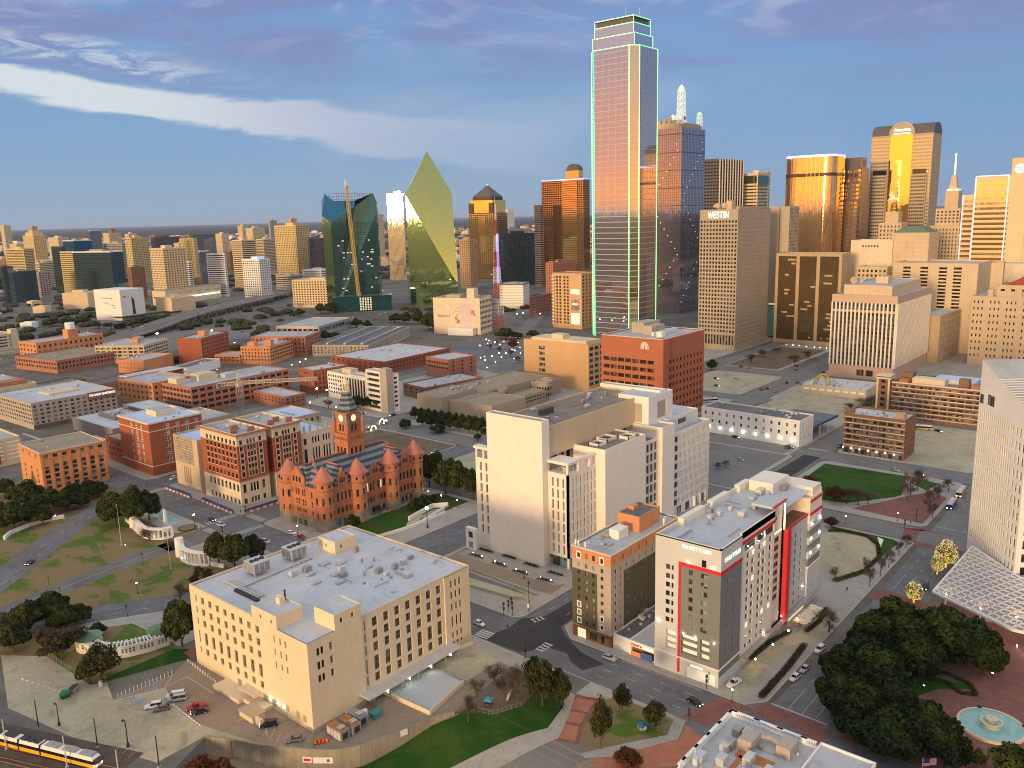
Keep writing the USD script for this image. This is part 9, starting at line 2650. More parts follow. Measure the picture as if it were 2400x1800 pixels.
def bus(name,label,rear,front,cols):
 rear,front=np.array(rear,float),np.array(front,float);d=front-rear;L=np.linalg.norm(d)
 t=thing(name,label,'bus',((rear+front)[0]/2,(rear+front)[1]/2,.02),math.degrees(math.atan2(d[1],d[0])))
 MB().box(-L/2,L/2,-1.3,1.3,.4,1.5).to('body',cols[0],t);MB().box(-L/2+.03,L/2-.03,-1.27,1.27,1.5,2.6).to('windows','car_glass',t);MB().prism(rect(-L/2,L/2,-1.3,1.3),2.6,3.1,pts1=rect(-L/2+.15,L/2-.15,-1.1,1.1)).to('roof',cols[1],t)
 for x in (-L*.3,L*.33):
  for y in (-1.15,1.15):
   aa=np.linspace(0,2*math.pi,13)[:-1];s=1 if y>0 else -1
   MB().add([(x+.5*math.cos(q),y+s*.17,.5+.5*math.sin(q)) for q in aa]+[(x,y+s*.17,.5)],[[i,(i+1)%12,12] for i in range(12)]).to('wheel','rubber',t)
 for y in (-.9,.9):
  MB().box(L/2-.02,L/2+.05,y-.25,y+.25,.7,1.0).to('headlight','head_light',t)
 MB().box(-L*.25,L*.2,-.7,.7,3.1,3.35).to('roof_unit','pale_metal',t)

bus('city_bus','blue and white bus in front on the wide street by the pale grid tower',(434,88.6),(422.5,88.2),('barrier_blue','roof_white'))
bus('city_bus','yellow and white bus following the blue one on the wide street',(456,89.2),(443.5,88.8),('train_yellow','roof_white'))
bus('city_bus','yellow bus standing before the banded brick terminal',(570,144.5),(574,133.5),('train_yellow','train_white'))
bus('city_bus','long white bus at the foot of the red bank tower',(566,292),(575,284.5),('train_white','train_white'))

# ---------------------------------------------------------------- train and its wires
t0,t1=np.array([58.0,275.5]),np.array([79.8,216.8])
tm_=(t0+t1)/2;d=t1-t0;TL=np.linalg.norm(d)
t=thing('light_rail_train','yellow and white light rail train at the bottom left corner','train',(*tm_,.12),math.degrees(math.atan2(d[1],d[0])))
x1=TL/2
secs=[(x1-19.5,x1),(x1-27.5,x1-20.2),(x1-46,x1-28.2),(-x1,x1-47)]
for k,(a,b_) in enumerate(secs):
 lo=MB().box(a,b_-(1.2 if k==0 else 0),-1.4,1.4,.5,1.55);mid=MB().box(a,b_-(1.0 if k==0 else 0),-1.36,1.36,1.55,2.6);up=MB().prism(rect(a,b_-(.9 if k==0 else 0),-1.4,1.4),2.6,3.5,pts1=rect(a+.1,b_-(1.5 if k==0 else .1),-1.1,1.1))
 s_=up.to('car_body','train_white',t);lo.to('yellow_skirt','train_yellow',s_);mid.to('window_band','car_glass',s_)
 for j in range(3):
  L_=b_-a;MB().box(a+L_*(.08+.31*j),a+L_*(.30+.31*j),-1.0,1.0,3.5,3.95).to('roof_equipment','dark_metal' if k else 'grey_metal',s_)
for a in (x1-20.2,x1-28.2,x1-47):
 MB().box(a,a+.72,-1.15,1.15,.6,3.3).to('gangway','rubber',t)
nose=MB().prism([(x1-1.2,-1.4),(x1-.3,-1.0),(x1-.3,1.0),(x1-1.2,1.4)],.5,1.6,pts1=[(x1-1.2,-1.4),(x1-.1,-1.0),(x1-.1,1.0),(x1-1.2,1.4)]);nose.to('nose','train_white',t)
MB().prism([(x1-1.0,-1.36),(x1-.12,-1.0),(x1-.12,1.0),(x1-1.0,1.36)],1.6,2.8,pts1=[(x1-1.3,-1.36),(x1-.8,-.95),(x1-.8,.95),(x1-1.3,1.36)]).to('windscreen','car_glass',t)
for y in (-.85,.85):
 MB().box(x1-.2,x1-.02,y-.18,y+.18,1.2,1.45).to('headlight','head_light',t)
MB().tube([(8,0,3.6),(9.5,0,4.6),(8,0,5.2)],.06,4).to('current_collector','dark_metal',t)
for x,y,h,lab in ((76.7,249.6,9.1,'tall dark pole at the parking lot edge, furthest left of four'),(83.5,226.8,9.1,'tall dark pole at the parking lot edge in the middle of the row'),(89.9,204.5,9.4,'tall dark pole in front of the rust red tree'),(67.0,246.2,9.5,'grey wire pole in front of the train at the left edge'),(74.3,224.4,9.5,'grey wire pole in front of the middle of the train'),(80.6,207.5,9.2,'grey wire pole just right of the train front')):
 t=thing('wire_pole',lab,'pole',(x,y,0));MB().tube([(0,0,0),(0,0,h)],.2,8,.14).to('pole','pale_metal' if 'grey' in lab else 'dark_metal',t);MB().box(-.4,.4,-.4,.4,0,.4).to('footing','pavement',t)
# lot fittings
t=thing('barbecue_tank','round green tank trailer standing in the parking lot','tank',(88.6,260.7,0));MB().ball((0,0,1.3),1.35,3,(1.15,1,.85)).to('tank','green_paint',t,smooth=True);MB().box(-1.2,1.2,-.8,.8,.1,.5).to('base','dark_metal',t)
t=thing('skip','grey open skip beside the round green tank','skip',(91.8,262.2,0),35);w=MB()
for a in ((-1.6,1.6,-1.0,-.85),(-1.6,1.6,.85,1.0),(-1.6,-1.45,-.85,.85),(1.45,1.6,-.85,.85)):
 w.box(*a,.2,1.6)
w.to('sides','grey_metal',t);MB().box(-1.45,1.45,-.85,.85,.2,.5).to('floor','dark_metal',t);MB().box(-1.6,1.6,-1.0,.1,1.6,1.72).to('lid','dark_metal',t)
for k in range(16):
 p=np.array([123.4,249.6])+(np.array([121.4,223.2])-np.array([123.4,249.6]))*k/15
 if k==0:
  bo=thing('bollard','b','bollard');MB().lathe((0,0),[(.22,0),(.22,1.1),(.0,1.22)],10).to('post','barrier_white',bo);BO=Proto(bo)
 BO.put('short white bollard in the row along the postal building dock',(*p,.02),0,'bollards along the postal building dock')
for k in range(15):
 p=np.array([98.5,246.6])+(np.array([115.8,246.0])-np.array([98.5,246.6]))*k/14
 if k==0:
  gp=thing('gate_post','g','post');MB().tube([(0,0,0),(0,0,2.0)],.09,6).to('post','barrier_white',gp);MB().tube([(0,0,1.1),(1.0,0,1.1)],.04,4).to('rail','barrier_white',gp);GP=Proto(gp)
 GP.put('white fence post in the line across the parking lot',(*p,0),0,'white fence posts across the parking lot')
for k in range(11):
 p=np.array([107.5,229.4])+(np.array([106.9,213.6])-np.array([107.5,229.4]))*k/10
 if k==0:
  ws=thing('wheel_stop','w','wheel stop');MB().prism(rect(-.14,.14,-.55,.55),0,.2,pts1=rect(-.07,.07,-.5,.5)).to('stop','barrier_white',ws);WS=Proto(ws)
 WS.put('pale concrete wheel stop in the row right of the red pickup',(*p,.03),0,'wheel stops right of the red pickup')
for k in range(9):
 p=np.array([84.5,283])+(np.array([89.5,262.5])-np.array([84.5,283]))*k/8
 WS.put('pale wheel stop in the row left of the green tank',(*p,.03),15,'wheel stops left of the green tank')
t=thing('gate_hut','small pale gate pillar at the parking lot fence corner','pillar',(98.2,257.6,0));MB().box(-.4,.4,-.4,.4,0,2.0).to('pillar','barrier_white',t);MB().box(-.9,.9,-.7,.7,0,.25).to('foot','pavement',t);MB().box(-.45,.45,-.45,.45,2.0,2.15).to('cap','pavement',t)
t=thing('fence','thin metal fence along the trees at the parking lot edge','fence')
fp=np.array([(95.8,291),(97.0,262.5),(100.7,259.6)],float);fl_=LineString(fp)
for k in range(19):
 MB().tube([(*fl_.interpolate(fl_.length*k/18).coords[0],0),(*fl_.interpolate(fl_.length*k/18).coords[0],1.9)],.05,4).to('post','grey_metal',t)
for z in (.5,1.2,1.85):
 MB().tube([(*p,z) for p in fp],.035,4).to('rail','grey_metal',t)
# generators and yard
for k,(x,y,lab) in enumerate(((128.6,177.2,'grey generator box with a rusty roof nearest the building corner'),(132.6,177.0,'grey generator box with a rusty roof, the middle of three'),(136.2,178.4,'grey generator box, furthest right and half hidden'))):
 t=thing('generator',lab,'generator',(x,y,0),0);MB().box(-1.5,1.5,-3.2,3.2,.15,3.1).to('housing','grey_metal',t);MB().box(-1.45,1.45,-3.1,3.1,3.1,3.18).to('rusty_roof','rust' if k<2 else 'grey_metal',t)
 for y0 in (-1.9,-1.0):
  MB().tube([(-1.1,y0,3.55),(1.0,y0,3.55)],.33,10).to('silencer','pale_metal',t)
 for i in range(4):
  MB().box(-1.56,-1.5,-2.8+1.5*i,-1.6+1.5*i,.5,2.7).to('door','pale_metal',t)
 MB().box(-.9,.9,-3.26,-3.2,.6,2.4).to('grille','dark_metal',t)
t=thing('waste_container','teal green waste container behind the generators','container',(141.6,176.2,0),10);MB().prism(rect(-1.5,1.5,-.9,.9),.1,1.5,pts1=rect(-1.7,1.7,-1.05,1.05)).to('body','teal_paint',t);MB().box(-1.7,1.7,-1.05,1.05,1.5,1.62).to('lid','teal_paint',t)
t=thing('white_tank','white upright tank beside the teal container','tank',(139.4,178.6,0));MB().lathe((0,0),[(.9,0),(.9,2.2),(0,2.6)],14).to('tank','white_paint',t,smooth=30);MB().box(-1.1,1.1,-1.1,1.1,0,.12).to('pad','pavement',t)
for k in range(4):
 t=thing('plastic_barrier','bright orange plastic barrier in the heap by the building corner','barrier',(122.6+.75*k,179.6-.55*k,0),40+25*k,'orange barriers by the building corner');MB().prism(rect(-.7,.7,-.25,.25),0,.95,pts1=rect(-.6,.6,-.12,.12)).to('barrier','orange_plastic',t);MB().box(-.75,-.55,-.3,.3,0,.2).box(.55,.75,-.3,.3,0,.2).to('feet','rubber',t)
t=thing('ramp_shelter','tan concrete ramp shelter with a yellow hatched top below the dock','shelter',(118.4,204.5,0),0)
MB().box(-1.6,2.6,-3,4,0,1.9).to('walls','tan_stucco',t);MB().box(-1.9,2.9,-3.3,4.3,1.9,2.2).to('roof','taupe_wall',t);MB().box(-.8,.8,-1.2,1,2.2,2.24).to('hatching','yellow_line',t);MB().box(-1.0,-.2,-6.4,-3.4,0,2.3).to('screen_wall','tan_stucco',t)
t=thing('parking_deck','sunken parking deck with pale blue painted top beside the canopy','deck');MB().slab(Polygon([(151,182.6),(170,181.5),(170,168),(152,164)]),0,.9).to('deck','roof_grey',t)
surf('pale_blue_deck',(.46,.49,.50),.85,.06,.08,.8);MB().flat([(152,181.9),(169.4,180.9),(169.4,168.4),(153,164.9)],.915).to('painted_top','pale_blue_deck',t)
bm_=MB()
for k in range(6):
 for yy in (168+.2*k,180-.1*k):
  bm_.box(155+2.5*k,156.0+2.5*k,yy-.5,yy+.5,.92,.94)
bm_.to('deck_marks','white_line',t);w=MB()
for a,c_ in (((151,182.9),(183,184)),((150.8,183),(151.7,164)),((151.7,164),(170,167.6)),((183,184),(189.6,181.8))):
 a,c_=np.array(a),np.array(c_);w.obox((a+c_)/2,c_-a,np.linalg.norm(c_-a),.35,0,1.5)
w.to('parapet','tan_stucco',t)
for k in range(9):
 MB().tube([(151.4+.06*k,181-2*k,1.5),(151.4+.06*k,181-2*k,2.5)],.04,4).to('rail_post','dark_metal',t)
# playground
t=thing('slide','pale playground slide running down to the earth under the trees','slide',(174.6,152,0),200);MB().tube([(0,0,2.2),(1.2,0,1.9),(3.6,0,.4),(4.4,0,.3)],.45,6).to('chute','pale_metal',t)
for x in (-.6,.2):
 for y in (-.5,.5):
  MB().tube([(x,y,0),(x,y,3.0)],.07,5).to('post','green_paint',t)
MB().prism(rect(-.9,.5,-.8,.8),3.0,3.9,pts1=rect(-.25,-.15,-.05,.05)).to('tower_roof','green_paint',t)
t=thing('play_shelter','small play hut with a turquoise roof on the bark playground','play hut',(165.8,153.6,0),20)
for x in (-.9,.9):
 for y in (-.9,.9):
  MB().tube([(x,y,0),(x,y,2.2)],.07,5).to('post','dark_metal',t)
surf('turquoise_cloth',(.04,.32,.40),.7,.08);MB().prism(rect(-1.3,1.3,-1.3,1.3),2.1,2.9,pts1=rect(-.4,.4,-.4,.4)).to('roof','turquoise_cloth',t);MB().box(-.7,.7,-.7,.7,.4,1.0).to('hut','bark',t)
sheet('playground_bark',Polygon([(162,158),(178,158),(181,148),(172,146),(164,149)]),.03,'bare_earth')
t=thing('playground_fence','thin grey fence around the bark playground','fence');fp=[(160.5,156.5),(163,149.5),(172,145.4),(181.5,147.4),(183.6,158)];fl_=LineString(fp)
for k in range(26):
 p=fl_.interpolate(fl_.length*k/25).coords[0];MB().tube([(*p,-.2),(*p,1.5)],.05,4).to('post','grey_metal',t)
for z in (.4,1.4):
 MB().tube([(*p,z) for p in fp],.035,4).to('rail','grey_metal',t)
t=thing('camping_tent','bright blue tent with a white door on the triangle lawn','tent',(184.4,111.8,0),60);surf('tent_blue',(.02,.16,.34),.6,.08)
P6=np.array([(1.5*math.cos(a),1.5*math.sin(a)) for a in np.arange(6)*math.pi/3]);MB().prism(P6,0,1.0,top=False).to('skirt','grey_metal',t);MB().prism(P6*1.12,1.0,1.9,pts1=P6*.25).to('cover','tent_blue',t);MB().box(-1.7,-1.58,-.25,.25,.7,1.5).to('door','white_paint',t)
# crossing furniture
t=thing('signal_mast','black traffic signal mast with two long arms over the new asphalt','traffic signal',(193.6,162.2,0));MB().tube([(0,0,0),(0,0,7.0)],.2,8,.15).to('mast','dark_metal',t);MB().tube([(0,0,5.6),(2,5,6.4),(4.2,11,6.6)],.12,6).to('arm','dark_metal',t);MB().tube([(0,0,5.6),(5,1.2,6.4),(10,2.6,6.6)],.12,6).to('arm','dark_metal',t);MB().tube([(0,0,7),(1.4,2.0,8.8)],.09,6).to('lamp_arm','dark_metal',t)
for p in ((3.0,8.0,6.3),(4.2,11,6.4),(7,1.7,6.3),(10,2.6,6.4),(.25,0,2.6)):
 MB().box(p[0]-.2,p[0]+.2,p[1]-.2,p[1]+.2,p[2]-.65,p[2]+.45).to('signal_head','dark_metal',t)
t=thing('signal_mast','tall dark pole with signals and a white board on the plaza corner','traffic signal',(220.1,181.9,LIFT));MB().tube([(0,0,0),(0,0,12.4)],.17,8,.1).to('mast','dark_metal',t);MB().box(-.25,.25,-.25,.25,10.8,11.8).to('signal_head','dark_metal',t);MB().box(-.6,-.3,-.4,.4,1.8,3.2).to('white_board','barrier_white',t)
for x,y,h,lab in ((214.0,184.8,5.4,'dark traffic signal left of the tall plaza corner pole'),(212.0,187.2,5.2,'dark signal post furthest left on the plaza corner'),(215.6,188.0,4.6,'dark signal post behind the small blue sign'),(218,188.6,4.4,'dark signal post beside the planter edge'),(397,96,6.2,'dark signal post at the brick corner of the green square'),(384.5,97.6,4.6,'dark signal post at the amphitheatre corner'),(214,357.5,5.5,'signal post on the corner of the sandstone courthouse'),(192,342,5.2,'signal post at the garden bed corner of the crossing'),(195,103,4.2,'dark signal post on the brick crossing corner'),(213.4,107,4.6,'dark signal post by the hotel barrier')):
 t=thing('signal_post',lab,'traffic signal',(x,y,LIFT));MB().tube([(0,0,0),(0,0,h)],.12,6).to('post','dark_metal',t)
 for z in (h-.5,h*.55):
  MB().box(-.28,.28,-.28,.28,z-.5,z+.5).to('signal_head','dark_metal',t)
MB().box(216.4,217.4,188.2,188.35,2.6,3.3)
t=thing('garage_ramp','pale concrete garage ramp with low curved walls on the courts plaza','ramp');sur=MB().poly(Polygon([(222.4,216),(226,190.6),(230.4,186.5),(232,200),(232.6,226),(228,238)]),LIFT+.03);sur.to('ramp_floor','lot_concrete',t);sur=MB().poly(Polygon([(228.2,226),(230.2,190),(231.8,200),(232.2,225)]),LIFT+.05);sur.to('driving_lane','asphalt',t)
for pts in ([(222.2,240),(222.4,214),(224.4,194),(228,187.4)],[(234.6,242),(233.6,214),(232.4,188)]):
 MB().slab(LineString(pts).buffer(.22,cap_style=2),LIFT,LIFT+1.0).to('ramp_wall','lot_concrete',t)
sheet('plaza_court',Polygon([(234,241),(255,243),(255,186),(236,184)]),LIFT+.02,'lot_brown')
sheet('plaza_terrace',Polygon([(243.5,240),(255.2,240),(255.2,186),(249,184),(243,188)]),LIFT+.035,'pavement')
for k,(x,y) in enumerate(((245.7,231.6),(245,218.4),(244.2,206),(244.1,193.3),(252.3,232.2),(253.0,219.6),(252.1,206.9),(251.4,193.6))):
 t=thing('planter','curved planter with low shrubs and small lights before the courts slab' if k<4 else 'curved planter with dark shrubs tight under the courts slab','planter',(x,y,LIFT),92,'lit planters before the courts slab' if k<4 else 'dark planters under the courts slab')
 P_=np.array([(4.2*math.cos(a),1.1*math.sin(a)+.3*math.cos(2*a)) for a in np.linspace(0,2*math.pi,17)[:-1]]);MB().prism(P_,0,.55,top=False).to('rim','pavement',t);MB().flat(P_*.97,.45).to('soil','bare_earth',t)
 c_=MB();leaf_cloud(c_,np.random.default_rng(k),[(q,0,.8,.9,.7,.55) for q in (-2.8,-1.2,.6,2.4)],220,.16,.2);c_.to('shrubs','leaf_olive',t)
 if k<4:
  for q in (-2.6,2.6):
   MB().ball((q,-.6,.9),.2).to('planter_lamp','lamp_white',t)
t=thing('courthouse_ramp_wall','white concrete underground entrance walls beside the sandstone courthouse lawn','ramp');MB().slab(LineString([(232,283),(250,280),(276,280)]).buffer(.4,cap_style=2),LIFT,1.4).to('long_wall','white_panel',t);MB().slab(LineString([(258,287),(278,291),(284,286)]).buffer(.4,cap_style=2),LIFT,2.4).to('rear_wall','white_panel',t);MB().slab(LineString([(262,281),(282,286)]).buffer(.4,cap_style=2),LIFT,1.2).to('front_wall','white_panel',t);MB().poly(Polygon([(250,281),(276,281),(282,286),(276,289),(256,286)]),LIFT+.06).to('floor','lot_concrete',t)
for k in range(5):
 MB().box(262+.6*k,262.5+.6*k,284,287,LIFT,LIFT+.3+.3*k).to('step','lot_concrete',t)
for a,c_,lab in (((212.6,435),(212.3,408),'blue and white water barrier line before the scaffolded slab'),((213.4,398.5),(212.2,367),'blue and white water barrier line before the red and cream courthouse'),((217,361.4),(236,361.2),'blue and white water barrier line on the street corner by the courthouse')):
 t=thing('barrier_line',lab,'barrier');a,c_=np.array(a),np.array(c_);L=np.linalg.norm(c_-a);u=(c_-a)/L
 MB().obox((a+c_)/2+np.array([1.0,.0])*(abs(u[1])>.5)+np.array([0,1.0])*(abs(u[0])>.5),u,L,.12,0,2.1).to('blue_screen','barrier_blue',t)
 n_=int(L/1.9)
 for k in range(n_):
  MB().obox(a+u*(k+.5)*L/n_,u,L/n_-.1,.5,0,.95).to('barrier_block','barrier_white' if k%2 else 'orange_plastic',t)
for x in (330.0,346.0):
 t=thing('lit_arch','small glowing yellow arch in the plaza behind the clock tower','arch',(x+34,436-(x-330)*-.6,LIFT),15,'glowing yellow arches behind the clock tower');MB().tube([(3.2*math.cos(a),0,3.6*math.sin(a)) for a in np.linspace(0,math.pi,15)],.4,6).to('arch','strip_light',t);MB().box(-3.6,-2.8,-.4,.4,0,.4).box(2.8,3.6,-.4,.4,0,.4).to('feet','dark_metal',t)
# fountain
t=thing('fountain','round fountain with turquoise water and a tiered stone centre','fountain',(244.2,36.0,0));MB().lathe((0,0),[(8.6,0),(8.6,.7),(7.9,.75),(7.9,.3)],40).to('basin','cream_trim',t,smooth=30);MB().lathe((0,0),[(7.95,.5),(0,.5)],40).to('water','pool_water',t);MB().lathe((0,0),[(2.6,.4),(2.6,1.5),(2.9,1.6),(2.9,1.85),(2.3,1.85),(2.3,1.6),(0,1.6)],28).to('tier','cream_trim',t,smooth=30);MB().lathe((0,0),[(1.3,1.6),(1.1,2.4),(1.6,2.6),(1.5,2.8),(.3,2.8),(.2,3.4),(0,3.5)],20).to('bowl','cream_trim',t,smooth=30);MB().lathe((0,0),[(2.25,1.72),(1.3,1.72)],24).to('upper_water','pool_water',t)
for k in range(4):
 a=.55+k*math.pi/2;MB().lathe((8.5*math.cos(a),8.5*math.sin(a)),[(.55,0),(.6,1.1),(.3,1.3),(0,1.3)],10).to('corner_urn','dark_metal',t)
t=thing('flower_urn','dark planter bed on the brick paving above the fountain','planter',(251.6,26.5,0));MB().lathe((0,0),[(1.4,0),(1.5,.5),(0,.5)],12).to('bed','dark_brick',t);c_=MB();leaf_cloud(c_,np.random.default_rng(9),[(0,0,.8,1.2,1.2,.6)],260,.16,.2);c_.to('plants','leaf_rust',t)
t=thing('hedge_loop','looped clipped hedge on the lawn behind the fountain','hedge');c_=MB();r_=np.random.default_rng(3);lp_=[(262,57.5),(266,52.6),(264,45.6),(258.4,42.6),(257,47),(260.6,51.4),(259.4,56.4)];hl=LineString(lp_+lp_[:1])
leaf_cloud(c_,r_,[(*hl.interpolate(hl.length*k/24).coords[0],.45,.9,.9,.5) for k in range(24)],1800,.16,.2);c_.to('leaves','leaf_olive',t)
MB().slab(hl.buffer(.35),.02,.35).to('stems','bark',t)
for nm,pts,w_,lab in (('hedge',[(237.3,104),(251.3,103.2),(262,101)],1.6,'clipped hedge at the foot of the hotel wall'),('hedge',[(266,96.4),(276,95.6),(286,97)],1.5,'low hedge in front of the hotel terrace umbrellas'),('hedge',[(330,97),(345,96.6),(358,101),(365,107.5),(365.4,118),(362,123)],1.6,'curved dark hedge around the amphitheatre'),('hedge',[(312,103),(320,99.6),(329,96.2)],2.2,'dark straight hedge at the front of the amphitheatre'),('hedge',[(219,92),(240,92.4),(256,93.5)],2.0,'brown planting strip between hotel drive and pavement')):
 t=thing(nm,lab,'hedge');hl=LineString(pts);c_=MB();n_=int(hl.length/1.1)
 leaf_cloud(c_,np.random.default_rng(len(lab)),[(*hl.interpolate(hl.length*k/n_).coords[0],.6+LIFT,w_*.6,w_*.6,.55) for k in range(n_+1)],70*n_,.17,.2);c_.to('leaves','leaf_brown' if 'brown' in lab else 'leaf_oak',t);MB().slab(hl.buffer(w_/2,cap_style=2),LIFT,LIFT+.3).to('bed','bare_earth',t)
sheet('hotel_drive',Polygon([(214,98),(228,97),(252,98.5),(262,92),(274,90.4),(274,95),(262,99.6),(240,102.6),(222,103),(215.5,103.5)]),LIFT+.03,'lot_concrete')
t=thing('triangle_sculpture','white triangular slab lying on the amphitheatre lawn','sculpture',(361,100.4,LIFT));MB().prism([(6,3.5),(4.6,.6),(-5.6,-1.2)],.1,.35).to('slab','white_paint',t);MB().box(3.6,4.4,1,2,-.1,.1).to('foot','pavement',t)
UM=None
r_=random.Random(12)
for k in range(14):
 if UM is None:
  u0=thing('terrace_umbrella','u','umbrella');MB().tube([(0,0,0),(0,0,2.5)],.05,5).to('pole','pale_metal',u0);P8=np.array([(1.5*math.cos(a),1.5*math.sin(a)) for a in np.arange(8)*math.pi/4]);MB().prism(P8,2.1,2.6,pts1=P8*.04).to('canopy','umbrella_white',u0);MB().lathe((0,0),[(.5,.7),(.5,.75),(0,.75)],10).to('table','pale_metal',u0);UM=Proto(u0)
 UM.put('white umbrella on the lit hotel terrace below the red fin',(268+(k%7)*2.3+r_.uniform(-.4,.4),98.2+2.2*(k//7)+r_.uniform(-.3,.3),LIFT),r_.uniform(0,45),'white umbrellas on the hotel terrace')
for x,y,lab in ((268,102.9,'warm lamp on the hotel terrace wall, right one'),(258,101.9,'pair of warm lamps left of the hotel terrace'),(246,102.2,'warm lamp over the hotel hedge'),(234,102.8,'warm lamp on the hotel wall near the corner')):
 t=thing('terrace_lamp',lab,'lamp',(x,y-2.2,LIFT));MB().tube([(0,0,0),(0,0,2.6)],.06,5).to('pole','dark_metal',t);MB().ball((0,0,2.8),.34,2).to('globe','lamp_amber',t)
for k in range(4):
 t=thing('path_light','low glowing bollard light on the drive beside the grove','lamp',(296-2.2*k,38.5-2.6*k,0),0,'low glowing bollard lights by the drive');MB().lathe((0,0),[(.16,0),(.16,.9)],8).to('post','pale_metal',t);MB().lathe((0,0),[(.18,.9),(.18,1.5),(0,1.55)],8).to('light','lamp_white',t)
t=thing('stone_planter','curved cream planter ring under the lattice canopy','planter',(318,48,0),-35);P_=np.array([(9*math.cos(a),4*math.sin(a)) for a in np.linspace(0,2*math.pi,25)[:-1]]);MB().prism(P_,0,.9,top=False).to('outer_rim','cream_trim',t);MB().prism(P_*.9,0,.95).to('inner_bed','bare_earth',t)
t=thing('flag','flag with red and white stripes on a pole at the bottom edge','flag',(203,43.6,0));MB().tube([(0,0,0),(0,0,10)],.1,8).to('pole','pale_metal',t);fl2=MB();bl2=MB();rd=MB()
for s in range(13):
 for k in range(8):
  x0,x1_=.15+k*.42,.15+(k+1)*.42;y0,y1_=.25*math.sin(k*.8),.25*math.sin((k+1)*.8);z0=9.7-(s+1)*.15
  if s<7 and k<4:
   bl2.quad((x0*.7,-y0-x0*.7,z0),(x1_*.7,-y1_-x1_*.7,z0),(x1_*.7,-y1_-x1_*.7,z0+.15),(x0*.7,-y0-x0*.7,z0+.15))
  else:
   (rd if s%2==0 else fl2).quad((x0*.7,-y0-x0*.7,z0),(x1_*.7,-y1_-x1_*.7,z0),(x1_*.7,-y1_-x1_*.7,z0+.15),(x0*.7,-y0-x0*.7,z0+.15))
fl2.to('white_stripes','barrier_white',t);rd.to('red_stripes','flag_red',t);bl2.to('blue_canton','flag_blue',t)

# ---------------------------------------------------------------- the few people on the pavements
import manifold3d as m3

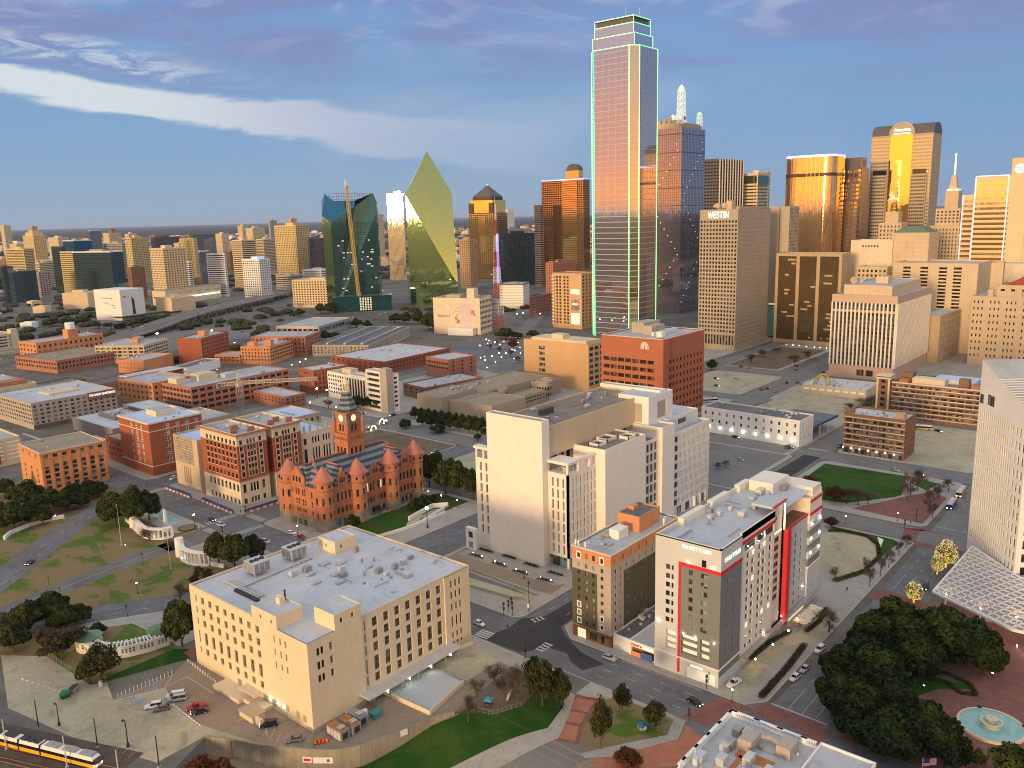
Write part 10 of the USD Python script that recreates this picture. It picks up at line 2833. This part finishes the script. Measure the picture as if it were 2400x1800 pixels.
def make_person(label,coat,legs,loc,rot,stride):
 t=thing('person',label,'person',loc,rot)

 def hull(a,ra,b,rb):
  sa=m3.Manifold.sphere(ra,10).translate(list(map(float,a)));sb=m3.Manifold.sphere(rb,10).translate(list(map(float,b)))
  return m3.Manifold.batch_hull([sa,sb])

 s=stride
 J=dict(hip=(0,0,.95),chest=(0,0,1.36),neck=(0,0,1.52),head=(.02,0,1.66))
 bones=[hull(J['hip'],.15,J['chest'],.17),hull(J['chest'],.09,J['neck'],.06),hull((.0,0,1.62),.085,(.015,0,1.70),.098),hull((0,.17,1.42),.08,(0,-.17,1.42),.08)]
 for k in (-1,1):
  kn=(s*k*.5,k*.1,.5);an=(s*k*.9-.05,k*.1,.08)
  bones+=[hull((0,k*.09,.93),.10,kn,.07),hull(kn,.07,an,.045),hull(an,.045,(an[0]+.17,an[1],.04),.04)]
  el=(-s*k*.3,k*.24,1.15);ha=(-s*k*.3+.1,k*.25,.92)
  bones+=[hull((0,k*.19,1.42),.055,el,.045),hull(el,.045,ha,.035),hull(ha,.04,(ha[0]+.04,ha[1],ha[2]-.11),.028)]
  for q in range(4):
   bones.append(hull((ha[0]+.02*q-.01,ha[1],ha[2]-.10),.010,(ha[0]+.02*q+.01,ha[1],ha[2]-.17+.01*abs(q-1.5)),.008))
  bones.append(hull((ha[0]+.05,ha[1],ha[2]-.03),.012,(ha[0]+.09,ha[1],ha[2]-.09),.009))
 m=m3.Manifold.batch_boolean(bones,m3.OpType.Add)
 mm=m.to_mesh();tmn=trimesh.Trimesh(mm.vert_properties[:,:3],mm.tri_verts)
 MB().tm(tmn).to('body','skin',t,smooth=True)
 ct=[hull((0,0,.92),.175,(0,0,1.36),.19),hull((0,.17,1.42),.095,(0,-.17,1.42),.095)]
 for k in (-1,1):
  el=(-s*k*.3,k*.24,1.15);ha=(-s*k*.3+.08,k*.25,.97);ct+=[hull((0,k*.19,1.42),.07,el,.06),hull(el,.06,ha,.048)]
 mm=m3.Manifold.batch_boolean(ct,m3.OpType.Add).to_mesh();MB().tm(trimesh.Trimesh(mm.vert_properties[:,:3],mm.tri_verts)).to('jacket',coat,t,smooth=True)
 tr=[hull((0,.05,.93),.155,(0,-.05,.93),.155)]
 for k in (-1,1):
  kn=(s*k*.5,k*.1,.5);an=(s*k*.9-.05,k*.1,.1);tr+=[hull((0,k*.09,.9),.125,kn,.09),hull(kn,.09,an,.065)]
 mm=m3.Manifold.batch_boolean(tr,m3.OpType.Add).to_mesh();MB().tm(trimesh.Trimesh(mm.vert_properties[:,:3],mm.tri_verts)).to('trousers',legs,t,smooth=True)
 MB().lathe((-.012,0),[(.103,1.69),(.098,1.74),(.06,1.785),(0,1.80)],12).to('hair','cloth_dark',t,smooth=True)

for lab,c_,l_,p,r_ in (('person in dark clothes standing at the garden bed corner','cloth_dark','cloth_dark',(190.4,361.8,LIFT),20),('person in a blue jacket beside the garden bed corner crossing','cloth_blue','cloth_dark',(191.2,359.4,LIFT),80),('person walking on the pavement by the amphitheatre crossing','cloth_dark','cloth_blue',(306,96.4,LIFT),200),('person in dark clothes by the square corner signal','cloth_dark','cloth_dark',(392.6,97.2,LIFT),150),('person standing near the lawn edge of the green square','cloth_dark','cloth_blue',(470,128,LIFT),10),('person walking near the plaza corner planters','cloth_blue','cloth_dark',(240.5,201,LIFT+.04),90),('person at the street edge before the orange warehouse','cloth_dark','cloth_dark',(209.6,449,0.02),120),('person sitting upright pace beside the barrier line end','cloth_dark','cloth_blue',(215.6,364.5,LIFT),250)):
 make_person(lab.replace('sitting upright pace','walking'),c_,l_,p,r_,.28)

# ---------------------------------------------------------------- evening haze
g=Graph()
hz=g.material('/World/Looks/haze_air',None,g('principled_volume','volume',color=(.62,.74,.95),density=HAZE,anisotropy=.2))
MB().box(-71000,71000,-71000,71000,-7.5,372).to('haze',hz,kind='stuff')
